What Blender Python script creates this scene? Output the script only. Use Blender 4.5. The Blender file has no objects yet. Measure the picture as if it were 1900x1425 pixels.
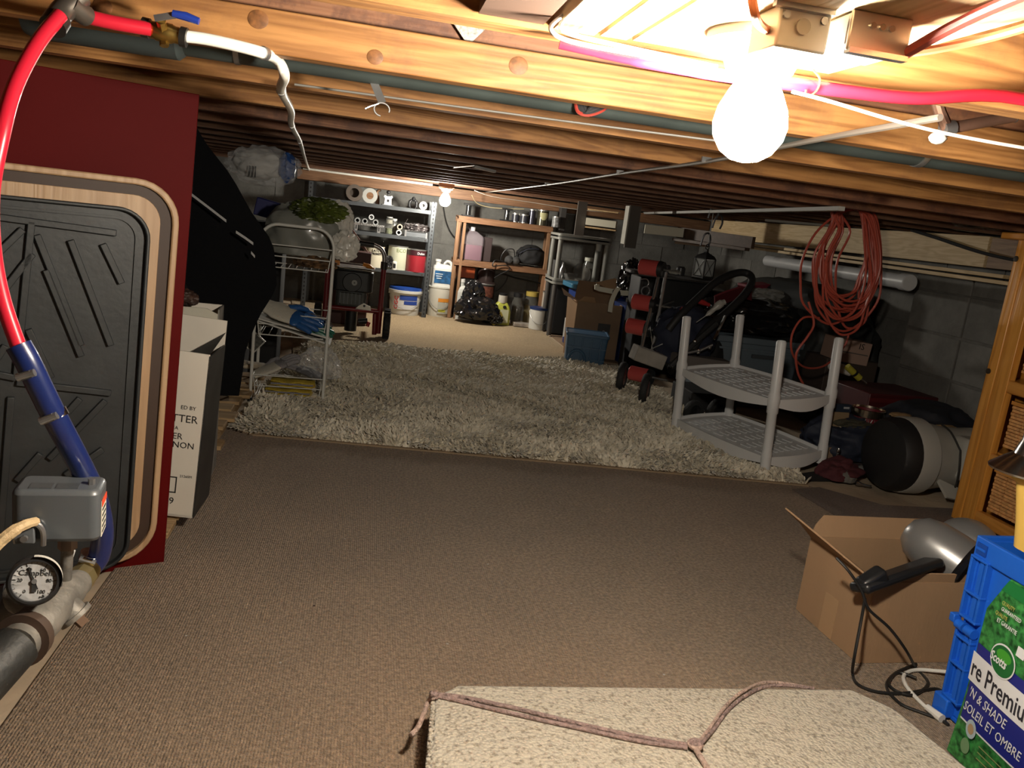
import bpy, bmesh, math, random
import numpy as np
from mathutils import Vector, Matrix, Euler, noise
R = math.radians
random.seed(7)
rnd = random.Random(11)
C = bpy.context.scene.collection
sc = bpy.context.scene

# ------------------------------------------------------------------ camera, world, lights, exposure
F = 1500.0
CAMP = Vector((0, 0, .90))
YAW, PITCH, ROLL = R(11), R(11.6), R(7.1)
FW = Vector((math.sin(YAW)*math.cos(PITCH), math.cos(YAW)*math.cos(PITCH), -math.sin(PITCH)))
_r0 = Vector((math.cos(YAW), -math.sin(YAW), 0)); _u0 = _r0.cross(FW)
RC = _r0*math.cos(ROLL) + _u0*math.sin(ROLL)
UC = _u0*math.cos(ROLL) - _r0*math.sin(ROLL)
cd = bpy.data.cameras.new('camera'); cam = bpy.data.objects.new('camera', cd); C.objects.link(cam)
cd.sensor_width = 36; cd.lens = F*36/1900; cd.clip_start = .02
mw = Matrix((RC, UC, -FW)).transposed().to_4x4(); mw.translation = CAMP
cam.matrix_world = mw
sc.camera = cam
sc.view_settings.view_transform = 'Standard'; sc.view_settings.look = 'None'
sc.view_settings.gamma = 1; sc.view_settings.use_curve_mapping = False
EXPOSURE = 0.3
BULB_NEAR = 930.0       # emission strength of the near bulb's glass
BULB_FAR = 540.0        # and of the far one
BULB_COL = (1.0, .90, .75)
BULB_FAR_COL = (1.0, .94, .82)
sc.view_settings.exposure = EXPOSURE
w = bpy.data.worlds.new('world'); sc.world = w; w.use_nodes = True
w.node_tree.nodes['Background'].inputs[0].default_value = (.5, .55, .6, 1)
w.node_tree.nodes['Background'].inputs[1].default_value = .02

def ray(px, py): return FW + RC*((px-950)/F) - UC*((py-712.5)/F)
def AZ(px, py, z=0.0):
    d = ray(px, py); return CAMP + d*((z-CAMP.z)/d.z)
def AY(px, py, y):
    d = ray(px, py); return CAMP + d*(y/d.y)
def AX(px, py, x):
    d = ray(px, py); return CAMP + d*(x/d.x)

# ------------------------------------------------------------------ materials
_mats = {}
def M(name, col, rough=.6, metal=0.0, var=0.0, vs=8.0, bump=0.0, bs=60.0, emit=0.0, spec=.5, coat=0.0, stretch=None, alpha=1.0, trans=0.0):
    """plain procedural material: base colour with noise variation and fine relief"""
    if name in _mats: return _mats[name]
    m = bpy.data.materials.new(name); m.use_nodes = True; nt = m.node_tree; N = nt.nodes; L = nt.links
    b = N['Principled BSDF']; b.inputs['Roughness'].default_value = rough; b.inputs['Metallic'].default_value = metal
    b.inputs['Specular IOR Level'].default_value = spec; b.inputs['Coat Weight'].default_value = coat
    b.inputs['Base Color'].default_value = (*col, 1); b.inputs['Alpha'].default_value = alpha
    b.inputs['Transmission Weight'].default_value = trans
    if emit: b.inputs['Emission Color'].default_value = (*col, 1); b.inputs['Emission Strength'].default_value = emit
    tc = N.new('ShaderNodeTexCoord'); mp = N.new('ShaderNodeMapping'); L.new(tc.outputs['Object'], mp.inputs[0])
    if stretch: mp.inputs['Scale'].default_value = stretch
    if var:
        n = N.new('ShaderNodeTexNoise'); n.inputs['Scale'].default_value = vs; n.inputs['Detail'].default_value = 5
        L.new(mp.outputs[0], n.inputs['Vector'])
        r = N.new('ShaderNodeValToRGB'); r.color_ramp.elements[0].position = .3; r.color_ramp.elements[1].position = .7
        lo = [max(0, c*(1-var)) for c in col]; hi = [min(1, c*(1+var*.6)) for c in col]
        r.color_ramp.elements[0].color = (*lo, 1); r.color_ramp.elements[1].color = (*hi, 1)
        L.new(n.outputs[0], r.inputs[0]); L.new(r.outputs[0], b.inputs['Base Color'])
    if bump:
        n2 = N.new('ShaderNodeTexNoise'); n2.inputs['Scale'].default_value = bs; n2.inputs['Detail'].default_value = 4
        L.new(mp.outputs[0], n2.inputs['Vector'])
        bp = N.new('ShaderNodeBump'); bp.inputs['Strength'].default_value = bump; bp.inputs['Distance'].default_value = .01
        L.new(n2.outputs[0], bp.inputs['Height']); L.new(bp.outputs[0], b.inputs['Normal'])
    _mats[name] = m
    return m

def wood(name, c1, c2, axis='X', rough=.6, scale=1.0, stain=0.0, knots=True, coat=0.0):
    """sawn timber: growth rings stretched along an axis, knots, optional mineral stains"""
    if name in _mats: return _mats[name]
    m = bpy.data.materials.new(name); m.use_nodes = True; nt = m.node_tree; N = nt.nodes; L = nt.links
    b = N['Principled BSDF']; b.inputs['Roughness'].default_value = rough; b.inputs['Coat Weight'].default_value = coat
    tc = N.new('ShaderNodeTexCoord'); oi = N.new('ShaderNodeObjectInfo')
    add = N.new('ShaderNodeVectorMath'); add.operation = 'ADD'
    mul = N.new('ShaderNodeVectorMath'); mul.operation = 'SCALE'; mul.inputs[0].default_value = (7.3, 3.1, 5.7)
    L.new(oi.outputs['Random'], mul.inputs['Scale']); L.new(tc.outputs['Object'], add.inputs[0]); L.new(mul.outputs[0], add.inputs[1])
    mp = N.new('ShaderNodeMapping'); L.new(add.outputs[0], mp.inputs[0])
    k = {'X': (.35, 5, 5), 'Y': (5, .35, 5), 'Z': (5, 5, .35)}[axis]
    mp.inputs['Scale'].default_value = [v*scale for v in k]
    n = N.new('ShaderNodeTexNoise'); n.inputs['Scale'].default_value = 3; n.inputs['Detail'].default_value = 3; n.inputs['Distortion'].default_value = .6
    L.new(mp.outputs[0], n.inputs['Vector'])
    mm = N.new('ShaderNodeMath'); mm.operation = 'MULTIPLY'; mm.inputs[1].default_value = 60
    L.new(n.outputs[0], mm.inputs[0])
    sn = N.new('ShaderNodeMath'); sn.operation = 'SINE'; L.new(mm.outputs[0], sn.inputs[0])
    fn = N.new('ShaderNodeTexNoise'); fn.inputs['Scale'].default_value = 30; fn.inputs['Detail'].default_value = 4; L.new(mp.outputs[0], fn.inputs['Vector'])
    mx = N.new('ShaderNodeMath'); mx.operation = 'MULTIPLY_ADD'; mx.inputs[1].default_value = .22; L.new(sn.outputs[0], mx.inputs[0]); L.new(fn.outputs[0], mx.inputs[2])
    r = N.new('ShaderNodeValToRGB'); r.color_ramp.elements[0].position = .2; r.color_ramp.elements[1].position = .75
    r.color_ramp.elements[0].color = (*c2, 1); r.color_ramp.elements[1].color = (*c1, 1); L.new(mx.outputs[0], r.inputs[0])
    out = r.outputs[0]
    if knots:
        mp2 = N.new('ShaderNodeMapping'); L.new(add.outputs[0], mp2.inputs[0])
        k2 = {'X': (2.6, 0, 6), 'Y': (0, 2.6, 6), 'Z': (6, 0, 2.6)}[axis]; mp2.inputs['Scale'].default_value = k2
        v = N.new('ShaderNodeTexVoronoi'); v.inputs['Scale'].default_value = 1; L.new(mp2.outputs[0], v.inputs['Vector'])
        kr = N.new('ShaderNodeValToRGB'); kr.color_ramp.elements[0].position = .03; kr.color_ramp.elements[1].position = .11
        kr.color_ramp.elements[0].color = (1, 1, 1, 1); kr.color_ramp.elements[1].color = (0, 0, 0, 1); L.new(v.outputs['Distance'], kr.inputs[0])
        mix = N.new('ShaderNodeMix'); mix.data_type = 'RGBA'; L.new(kr.outputs[0], mix.inputs['Factor']); L.new(out, mix.inputs[6])
        mix.inputs[7].default_value = (c2[0]*.45, c2[1]*.38, c2[2]*.35, 1); out = mix.outputs[2]
    if stain:
        s = N.new('ShaderNodeTexNoise'); s.inputs['Scale'].default_value = 9; s.inputs['Detail'].default_value = 6; s.inputs['Roughness'].default_value = .7; L.new(add.outputs[0], s.inputs['Vector'])
        sr = N.new('ShaderNodeValToRGB'); sr.color_ramp.elements[0].position = .5; sr.color_ramp.elements[1].position = .62
        sr.color_ramp.elements[0].color = (0, 0, 0, 1); sr.color_ramp.elements[1].color = (stain,)*3+(1,); L.new(s.outputs[0], sr.inputs[0])
        mix = N.new('ShaderNodeMix'); mix.data_type = 'RGBA'; L.new(sr.outputs[0], mix.inputs['Factor']); L.new(out, mix.inputs[6])
        mix.inputs[7].default_value = (.10, .045, .03, 1); out = mix.outputs[2]
    L.new(out, b.inputs['Base Color'])
    bp = N.new('ShaderNodeBump'); bp.inputs['Strength'].default_value = .25; bp.inputs['Distance'].default_value = .003
    L.new(mx.outputs[0], bp.inputs['Height']); L.new(bp.outputs[0], b.inputs['Normal'])
    _mats[name] = m
    return m

def film(name, col=(.8, .8, .8), a=.45, rough=.12):
    """thin clear plastic film: partly see-through, shiny"""
    if name in _mats: return _mats[name]
    m = bpy.data.materials.new(name); m.use_nodes = True; N = m.node_tree.nodes
    b = N['Principled BSDF']; b.inputs['Base Color'].default_value = (*col, 1); b.inputs['Alpha'].default_value = a
    b.inputs['Roughness'].default_value = rough; b.inputs['Coat Weight'].default_value = .4
    _mats[name] = m
    return m

# ------------------------------------------------------------------ mesh building
class B:
    def __init__(s): s.v = []; s.f = []
    def add(s, vs, fs):
        o = len(s.v); s.v += [tuple(v) for v in vs]; s.f += [tuple(i+o for i in f) for f in fs]; return s
    def box(s, c, d, rot=None):
        x, y, z = [k/2 for k in d]
        vs = [Vector(p) for p in ((-x,-y,-z),(x,-y,-z),(x,y,-z),(-x,y,-z),(-x,-y,z),(x,-y,z),(x,y,z),(-x,y,z))]
        if rot is not None:
            m = rot if isinstance(rot, Matrix) else Euler(rot).to_matrix(); vs = [m @ v for v in vs]
        c = Vector(c); return s.add([v+c for v in vs], [(0,3,2,1),(4,5,6,7),(0,1,5,4),(1,2,6,5),(2,3,7,6),(3,0,4,7)])
    def box2(s, a, b): return s.box([(a[i]+b[i])/2 for i in range(3)], [abs(b[i]-a[i]) for i in range(3)])
    def beam(s, a, b, w, h, up=(0,0,1)):
        a = Vector(a); b = Vector(b); d = b-a; L = d.length; d = d.normalized(); u = Vector(up)
        if abs(d.dot(u)) > .98: u = Vector((1,0,0))
        sd = d.cross(u).normalized(); u = sd.cross(d)
        return s.box((a+b)/2, (w, L, h), Matrix((sd, d, u)).transposed())
    def tube(s, pts, r, n=8, closed=False, sub=0, cap=True):
        pts = [Vector(p) for p in pts]
        if sub: pts = catmull(pts, sub, closed)
        m = len(pts); rr = r if isinstance(r, (list, tuple)) else [r]*m
        if len(rr) != m: rr = [rr[min(len(rr)-1, int(i*len(rr)/m))] for i in range(m)]
        o = len(s.v); prev = None; vs = []
        for i, p in enumerate(pts):
            if closed: t = (pts[(i+1) % m]-pts[i-1])
            else: t = pts[min(i+1, m-1)]-pts[max(i-1, 0)]
            t = t.normalized() if t.length > 1e-9 else Vector((0,0,1))
            if prev is None:
                u = Vector((0,0,1)) if abs(t.z) < .9 else Vector((1,0,0)); u = (u-t*u.dot(t)).normalized()
            else:
                u = (prev-t*prev.dot(t)); u = u.normalized() if u.length > 1e-9 else Vector((1,0,0))
            prev = u; w2 = t.cross(u)
            for k in range(n):
                a = 2*math.pi*k/n; vs.append(p+(u*math.cos(a)+w2*math.sin(a))*rr[i])
        fs = []
        for i in range(m if closed else m-1):
            j = (i+1) % m
            for k in range(n): fs.append((i*n+k, i*n+(k+1) % n, j*n+(k+1) % n, j*n+k))
        if cap and not closed: fs += [tuple(range(n))[::-1], tuple((m-1)*n+k for k in range(n))]
        return s.add(vs, fs)
    def cyl(s, a, b, r, r2=None, n=20): return s.tube([a, b], [r, r if r2 is None else r2], n)
    def lathe(s, prof, c=(0,0,0), n=24, rot=None, sx=1, sy=1):
        m = len(prof); vs = []
        mt = None if rot is None else (rot if isinstance(rot, Matrix) else Euler(rot).to_matrix())
        for r, z in prof:
            for k in range(n):
                a = 2*math.pi*k/n; v = Vector((r*math.cos(a)*sx, r*math.sin(a)*sy, z))
                if mt: v = mt @ v
                vs.append(v+Vector(c))
        fs = []
        for i in range(m-1):
            for k in range(n): fs.append((i*n+k, i*n+(k+1) % n, (i+1)*n+(k+1) % n, (i+1)*n+k))
        if prof[0][0] > 1e-5: fs.append(tuple(range(n))[::-1])
        if prof[-1][0] > 1e-5: fs.append(tuple((m-1)*n+k for k in range(n)))
        return s.add(vs, fs)
    def prism(s, poly, d, mt=None, inner=None):
        """outline (u,v) extruded by d along +w; mt maps (u,v,w) to place"""
        n = len(poly); vs = [Vector((p[0], p[1], w_)) for w_ in (0, d) for p in poly]
        fs = [(i, (i+1) % n, n+(i+1) % n, n+i) for i in range(n)]
        if inner is None: fs += [tuple(range(n))[::-1], tuple(range(n, 2*n))]
        else:
            vs += [Vector((p[0], p[1], w_)) for w_ in (0, d) for p in inner]
            for i in range(n):
                j = (i+1) % n
                fs += [(j, i, 2*n+i, 2*n+j), (n+i, n+j, 3*n+j, 3*n+i), (2*n+j, 2*n+i, 3*n+i, 3*n+j)]
        if mt: vs = [mt @ v for v in vs]
        return s.add(vs, fs)
    def sheet(s, rows, th=0.0):
        """grid of points, optional thickness along local normal"""
        rows = [[Vector(p) for p in r_] for r_ in rows]; a = len(rows); b = len(rows[0])
        vs = [p for r_ in rows for p in r_]
        fs = [(i*b+j, i*b+j+1, (i+1)*b+j+1, (i+1)*b+j) for i in range(a-1) for j in range(b-1)]
        if th:
            ns = []
            for i in range(a):
                for j in range(b):
                    du = rows[i][min(j+1, b-1)]-rows[i][max(j-1, 0)]; dv = rows[min(i+1, a-1)][j]-rows[max(i-1, 0)][j]
                    nn = du.cross(dv); ns.append(nn.normalized() if nn.length else Vector((0,0,1)))
            o = len(vs); vs += [v-n_*th for v, n_ in zip(vs, ns)]
            fs += [tuple(o+i for i in f[::-1]) for f in fs[:]]
            rim = [i for i in range(b)]+[i*b+b-1 for i in range(1, a)]+[(a-1)*b+j for j in range(b-2, -1, -1)]+[i*b for i in range(a-2, 0, -1)]
            for k in range(len(rim)):
                p, q = rim[k], rim[(k+1) % len(rim)]; fs.append((q, p, o+p, o+q))
        return s.add(vs, fs)
    def blob(s, c, d, amp=.25, freq=3.0, seed=0, sub=4, flat=True, ridge=True, sq=1.0):
        """crumpled soft mass (bags, cloth bundles)"""
        bm = bmesh.new(); bmesh.ops.create_icosphere(bm, subdivisions=sub, radius=1)
        vs = []; o = Vector((seed*3.7, seed*1.9, seed*5.3))
        for v in bm.verts:
            p = v.co.copy()
            if sq != 1: p = Vector([math.copysign(abs(k)**sq, k) for k in p])
            n1 = noise.noise(p*freq+o); n2 = noise.noise(p*freq*2.3+o*2); n3 = noise.noise(p*freq*5+o)
            k = 1+amp*((1-2*abs(n1)) if ridge else n1*1.5)+amp*.22*((.5-abs(n2)) if ridge else n2)+amp*.05*n3
            p = p*k
            if flat and p.z < -.55: p.z = -.55+(p.z+.55)*.12
            vs.append(Vector((p.x*d[0]/2, p.y*d[1]/2, p.z*d[2]/2))+Vector(c))
        fs = [tuple(v.index for v in f.verts) for f in bm.faces]; bm.free()
        return s.add(vs, fs)
    def rbox(s, c, d, r, n=4, rot=None, taper=1.0):
        """box with rounded vertical corners; taper scales the bottom"""
        x, y = d[0]/2, d[1]/2; poly = rrect(x, y, r, n); z = d[2]/2
        vs = [Vector((p[0]*taper, p[1]*taper, -z)) for p in poly]+[Vector((p[0], p[1], z)) for p in poly]
        if rot is not None:
            m = rot if isinstance(rot, Matrix) else Euler(rot).to_matrix(); vs = [m @ v for v in vs]
        k = len(poly); c = Vector(c)
        return s.add([v+c for v in vs], [(i, (i+1) % k, k+(i+1) % k, k+i) for i in range(k)]+[tuple(range(k))[::-1], tuple(range(k, 2*k))])

def rrect(x, y, r, n=4):
    out = []
    for cx, cy, a0 in ((x-r, y-r, 0), (-x+r, y-r, 90), (-x+r, -y+r, 180), (x-r, -y+r, 270)):
        for i in range(n+1):
            a = R(a0+90*i/n); out.append((cx+r*math.cos(a), cy+r*math.sin(a)))
    return out
def catmull(pts, sub, closed=False):
    n = len(pts); out = []
    for i in range(n if closed else n-1):
        g = (lambda k: pts[k % n]) if closed else (lambda k: pts[max(0, min(n-1, k))])
        p0, p1, p2, p3 = g(i-1), g(i), g(i+1), g(i+2)
        for j in range(sub):
            t = j/sub
            out.append(.5*((2*p1)+(p2-p0)*t+(2*p0-5*p1+4*p2-p3)*t*t+(3*p1-p0-3*p2+p3)*t**3))
    if not closed: out.append(pts[-1])
    return out

def mesh_of(name, b, mat, smooth=True, sharp=35):
    me = bpy.data.meshes.new(name); me.from_pydata(b.v, [], b.f); me.update()
    bm = bmesh.new(); bm.from_mesh(me); bmesh.ops.recalc_face_normals(bm, faces=bm.faces); bm.to_mesh(me); bm.free()
    if mat: me.materials.append(mat)
    if smooth:
        me.polygons.foreach_set('use_smooth', [True]*len(me.polygons)); me.set_sharp_from_angle(angle=R(sharp))
    return me
def tagp(o, label=None, cat=None, group=None, kind=None):
    if label: o['label'] = label
    if cat: o['category'] = cat
    if group: o['group'] = group
    if kind: o['kind'] = kind
    return o
def part(name, b, mat, parent=None, bevel=0, label=None, kind=None, sharp=35, smooth=True):
    me = b if isinstance(b, bpy.types.Mesh) else mesh_of(name, b, mat, smooth, sharp)
    o = bpy.data.objects.new(name, me); C.objects.link(o)
    if parent is not None: o.parent = parent
    if bevel:
        md = o.modifiers.new('bevel', 'BEVEL'); md.width = bevel; md.segments = 2; md.limit_method = 'ANGLE'; md.angle_limit = R(50)
    return tagp(o, label=label, kind=kind)
def thing(name, label, cat, loc=(0,0,0), rot=0, group=None):
    o = bpy.data.objects.new(name, None); C.objects.link(o); o.empty_display_size = .05
    o.location = loc; o.rotation_euler = rot if isinstance(rot, (tuple, Euler)) else (0, 0, rot)
    return tagp(o, label, cat, group)
def solo(name, b, mat, label, cat, loc=(0,0,0), rot=0, group=None, bevel=0, world=False, sharp=35, kind=None):
    """a thing that is one mesh; world=True: points are given in room coordinates"""
    if world:
        l = Vector(loc); b.v = [tuple(Vector(v)-l) for v in b.v]; rot = 0
    o = part(name, b, mat, None, bevel, sharp=sharp); o.location = loc
    o.rotation_euler = rot if isinstance(rot, (tuple, Euler)) else (0, 0, rot)
    return tagp(o, label, cat, group, kind)
def base_of(b):
    xs = [v[0] for v in b.v]; ys = [v[1] for v in b.v]; return ((min(xs)+max(xs))/2, (min(ys)+max(ys))/2, min(v[2] for v in b.v))
def wsolo(name, b, mat, label, cat, **k): return solo(name, b, mat, label, cat, loc=base_of(b), world=True, **k)
def copy_tree(o, parent=None):
    c = o.copy(); C.objects.link(c); c.parent = parent
    for ch in list(o.children): copy_tree(ch, c)
    return c
def place(o, loc, rot=None, label=None, group=None):
    o.location = loc
    if rot is not None: o.rotation_euler = rot if isinstance(rot, (tuple, Euler)) else (0, 0, rot)
    return tagp(o, label, None, group)

def text_mesh(s, size, depth=.0004, bend=0, align='CENTER', bold=0.0, shear=0.0):
    cu = bpy.data.curves.new('t', 'FONT'); cu.body = s; cu.size = size; cu.extrude = depth; cu.align_x = align; cu.align_y = 'CENTER'
    cu.offset = bold; cu.shear = shear; cu.resolution_u = 2
    ob = bpy.data.objects.new('t', cu); C.objects.link(ob)
    dg = bpy.context.evaluated_depsgraph_get(); dg.update()
    me = bpy.data.meshes.new_from_object(ob.evaluated_get(dg)); bpy.data.objects.remove(ob); bpy.data.curves.remove(cu)
    if bend:
        for v in me.vertices:
            a = v.co.x/bend; z = v.co.z; v.co.x = (bend+z)*math.sin(a); v.co.z = (bend+z)*math.cos(a)-bend
    me.name = 'lettering'
    return me
def text(s, size, mat, parent, loc, rot=(R(90), 0, 0), bend=0, align='CENTER', bold=0.0, name='lettering', depth=.0004, shear=0.0):
    me = text_mesh(s, size, depth, bend, align, bold, shear); me.materials.append(mat)
    o = bpy.data.objects.new(name, me); C.objects.link(o); o.parent = parent; o.location = loc
    o.rotation_euler = rot if not isinstance(rot, Matrix) else rot.to_euler()
    return o
def shell(r, z0, z1, a0, a1, n=12, th=.0006):
    """label wrapped on a cylinder from angle a0 to a1 (degrees, -90 = towards -Y)"""
    b = B(); rows = []
    for z in (z0, z1): rows.append([(r*math.cos(R(a0+(a1-a0)*i/n)), r*math.sin(R(a0+(a1-a0)*i/n)), z) for i in range(n+1)])
    b.sheet(rows); return b
# ------------------------------------------------------------------ common materials
BLACK = M('black_plastic', (.012, .012, .013), .45)
BLACKM = M('matt_black', (.008, .008, .009), .8)
RUBBER = M('black_rubber', (.018, .019, .02), .7, bump=.2, bs=120)
WHITE = M('white_plastic', (.72, .71, .68), .4)
OFFW = M('aged_white', (.55, .54, .49), .5)
CHROME = M('chrome', (.75, .75, .75), .15, 1)
STEEL = M('zinc_steel', (.42, .42, .42), .38, .9, var=.25, vs=30)
GALV = M('galvanised_iron', (.22, .205, .18), .6, .5, var=.55, vs=22, bump=.3, bs=60)
BRASS = M('brass', (.50, .34, .10), .33, 1, var=.3, vs=30)
DKGREY = M('dark_grey_steel', (.13, .14, .15), .5, .3, var=.2, vs=12)
INK = M('black_print', (.01, .01, .01), .6)
WINK = M('white_print', (.8, .8, .8), .6)
RINK = M('red_print', (.55, .03, .03), .6)
BINK = M('blue_print', (.02, .06, .32), .6)
CARD = M('brown_cardboard', (.36, .225, .125), .85, var=.12, vs=6, bump=.05, bs=200, stretch=(1, 1, .2))
CARDD = M('inner_cardboard', (.24, .16, .10), .9, var=.15, vs=6)
JOISTD = wood('shaded_fir_joist', (.20, .105, .06), (.12, .055, .03), 'X', .7, 1.0, stain=.5)
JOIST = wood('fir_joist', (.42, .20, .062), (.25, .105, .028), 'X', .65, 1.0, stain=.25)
JOISTR = wood('stained_shaded_fir_joist', (.26, .12, .06), (.16, .062, .03), 'X', .65, 1.0, stain=.8)
PLY = wood('subfloor_board', (.26, .15, .075), (.18, .095, .045), 'X', .75, .7, stain=.35)
PINEX = wood('pale_pine_x', (.60, .43, .23), (.44, .28, .13), 'X', .6, 1.0)
PINEY = wood('pale_pine_y', (.66, .50, .29), (.52, .37, .19), 'Y', .6, 1.0)
PINEZ = wood('pale_pine_z', (.52, .33, .16), (.38, .22, .10), 'Z', .6, 1.0)
REDPINEX = wood('reddish_pine_x', (.25, .13, .065), (.17, .08, .038), 'X', .6, 1.0)
REDPINEZ = wood('reddish_pine_z', (.28, .155, .08), (.19, .095, .045), 'Z', .6, 1.0)

def block_mat():
    m = bpy.data.materials.new('concrete_block'); m.use_nodes = True; nt = m.node_tree; N = nt.nodes; L = nt.links
    b = N['Principled BSDF']; b.inputs['Roughness'].default_value = .92
    tc = N.new('ShaderNodeTexCoord'); oi = N.new('ShaderNodeObjectInfo')
    ad = N.new('ShaderNodeVectorMath'); ad.operation = 'ADD'; L.new(tc.outputs['Object'], ad.inputs[0]); L.new(oi.outputs['Location'], ad.inputs[1])
    n = N.new('ShaderNodeTexNoise'); n.inputs['Scale'].default_value = 4; n.inputs['Detail'].default_value = 8; n.inputs['Roughness'].default_value = .7; L.new(ad.outputs[0], n.inputs['Vector'])
    r = N.new('ShaderNodeValToRGB'); r.color_ramp.elements[0].position = .3; r.color_ramp.elements[1].position = .72
    r.color_ramp.elements[0].color = (.095, .093, .085, 1); r.color_ramp.elements[1].color = (.20, .195, .18, 1); L.new(n.outputs[0], r.inputs[0])
    mx = N.new('ShaderNodeMix'); mx.data_type = 'RGBA'; mx.blend_type = 'MULTIPLY'; mx.inputs['Factor'].default_value = 1
    rr = N.new('ShaderNodeMapRange'); rr.inputs[3].default_value = .82; rr.inputs[4].default_value = 1.1; L.new(oi.outputs['Random'], rr.inputs[0])
    L.new(r.outputs[0], mx.inputs[6]); L.new(rr.outputs[0], mx.inputs[7]); L.new(mx.outputs[2], b.inputs['Base Color'])
    n2 = N.new('ShaderNodeTexNoise'); n2.inputs['Scale'].default_value = 90; n2.inputs['Detail'].default_value = 3; L.new(ad.outputs[0], n2.inputs['Vector'])
    bp = N.new('ShaderNodeBump'); bp.inputs['Strength'].default_value = .5; bp.inputs['Distance'].default_value = .004; L.new(n2.outputs[0], bp.inputs['Height']); L.new(bp.outputs[0], b.inputs['Normal'])
    return m
BLOCK = block_mat()
MORTAR = M('mortar', (.13, .125, .115), .95, var=.2, vs=20, bump=.3, bs=80)
CONC = M('dusty_concrete', (.48, .38, .27), .9, var=.3, vs=5, bump=.3, bs=40)

# ------------------------------------------------------------------ the setting
XL, XR, YB, YF, ZC = -1.75, 2.95, 7.12, -.9, 1.32
def struct(name, b, m, **k): o = part(name, b, m, None, **k); o['kind'] = 'structure'; return o
floor = struct('floor', B().box2((XL-.2, YF-.2, -.1), (XR+.2, YB+.2, 0)), CONC)
ceiling = struct('ceiling', B().box2((XL-.2, YF-.2, ZC), (XR+.2, YB+.2, ZC+.04)), PLY)
JZ = 1.083
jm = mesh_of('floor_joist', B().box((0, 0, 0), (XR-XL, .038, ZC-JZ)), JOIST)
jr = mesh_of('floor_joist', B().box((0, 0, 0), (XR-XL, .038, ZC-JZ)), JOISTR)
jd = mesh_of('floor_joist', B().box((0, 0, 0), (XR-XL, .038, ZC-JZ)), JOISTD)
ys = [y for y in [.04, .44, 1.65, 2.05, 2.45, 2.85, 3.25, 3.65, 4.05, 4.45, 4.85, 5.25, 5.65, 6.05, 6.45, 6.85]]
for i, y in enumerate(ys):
    o = part('floor_joist', jm if y < 2.3 else (jr if y < 3.0 else jd), None, ceiling); o.location = ((XL+XR)/2, y, (ZC+JZ)/2); o.rotation_euler = (0, 0, R(rnd.uniform(-.15, .15)))  # joists farther from the near lamp get darker wood: light falloff painted in
# the two nearest joists in view
part('floor_joist', B().box2((XL, .842, JZ), (XR, .88, ZC)), JOIST, ceiling)
part('floor_joist', B().box2((XL, 1.272, 1.095), (XR, 1.31, ZC)), JOISTR, ceiling)
part('joist_sister_board', B().box2((XL, 1.235, 1.08), (XR, 1.271, 1.138)), JOIST, ceiling, bevel=.002)
for px, py, r_ in ((479, 36, .012), (696, 106, .010), (962, 122, .0125), (190, 13, .011)):
    q = AY(px, py, 1.2345)
    part('wood_knot', B().lathe([(0, .0008), (r_, .0006), (r_*1.15, 0)], c=q, rot=(R(90), 0, 0), n=20, sy=.9), M('knot_brown', (.21, .085, .026), .6, var=.5, vs=90), ceiling)
# subfloor strips nailed under the joists around the near lamp
for i, (x0, x1) in enumerate(((.160, .203), (.207, .236), (.240, .458))):
    part('ceiling_board', B().box2((x0, .28, 1.086), (x1, .842-.004*i, 1.104)), PINEY, ceiling, bevel=.001, label='pale board nailed under the joists beside the near lamp')
part('ceiling_board', B().box2((.085, .28, 1.088), (.150, .84, 1.10)), M('panel_shade_brown', (.07, .035, .02), .8, var=.2), ceiling, label='dark brown strip painting the shade beside the pale boards')  # dark strip stands in for the panel's shadow on the joist
# subfloor boards between joists seen from below
for i, x in enumerate(np.arange(XL, XR, .14)):
    part('subfloor_board', B().box2((x+.003, YF, ZC-.012), (x+.137, YB, ZC)), PLY, ceiling)
# sill timber on the back wall
part('sill_beam', B().box2((-.62, 6.93, .99), (XR, 7.03, 1.072)), REDPINEX, ceiling, bevel=.003)

wall_back = struct('wall_back', B().box2((XL-.2, 7.095, 0), (XR+.2, 7.3, ZC)), MORTAR)
bb = mesh_of('concrete_block', B().box((0, 0, 0), (.394, .05, .194)), BLOCK)
def blocks(wall, along, fixed, a0, a1, z1, facing):
    k = 0
    for row in range(int(z1/.2)+1):
        z = row*.2+.098
        if z > z1+.1: break
        a = a0-(0 if row % 2 else .2)
        while a < a1:
            o = part('concrete_block', bb, None, wall)
            d = rnd.uniform(-.003, .003)
            if along == 'x': o.location = (a+.2, fixed+.025+d, z)
            else: o.location = (fixed+.025*facing+d, a+.2, z); o.rotation_euler = (0, 0, R(90))
            a += .4
blocks(wall_back, 'x', 7.09, -1.0, XR, .98, 1)
wall_right = struct('wall_right', B().box2((XR+.005, YF, 0), (XR+.2, YB, ZC)), MORTAR)
blocks(wall_right, 'y', XR, 2.0, 7.1, .9, 1)
wall_left = struct('wall_left', B().box2((XL-.2, YF, 0), (XL-.005, YB, ZC)), MORTAR)
blocks(wall_left, 'y', XL, 2.4, 5.2, .98, -1)
struct('wall_front', B().box2((XL-.2, YF-.25, 0), (XR+.2, YF-.1, ZC)), MORTAR)
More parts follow.
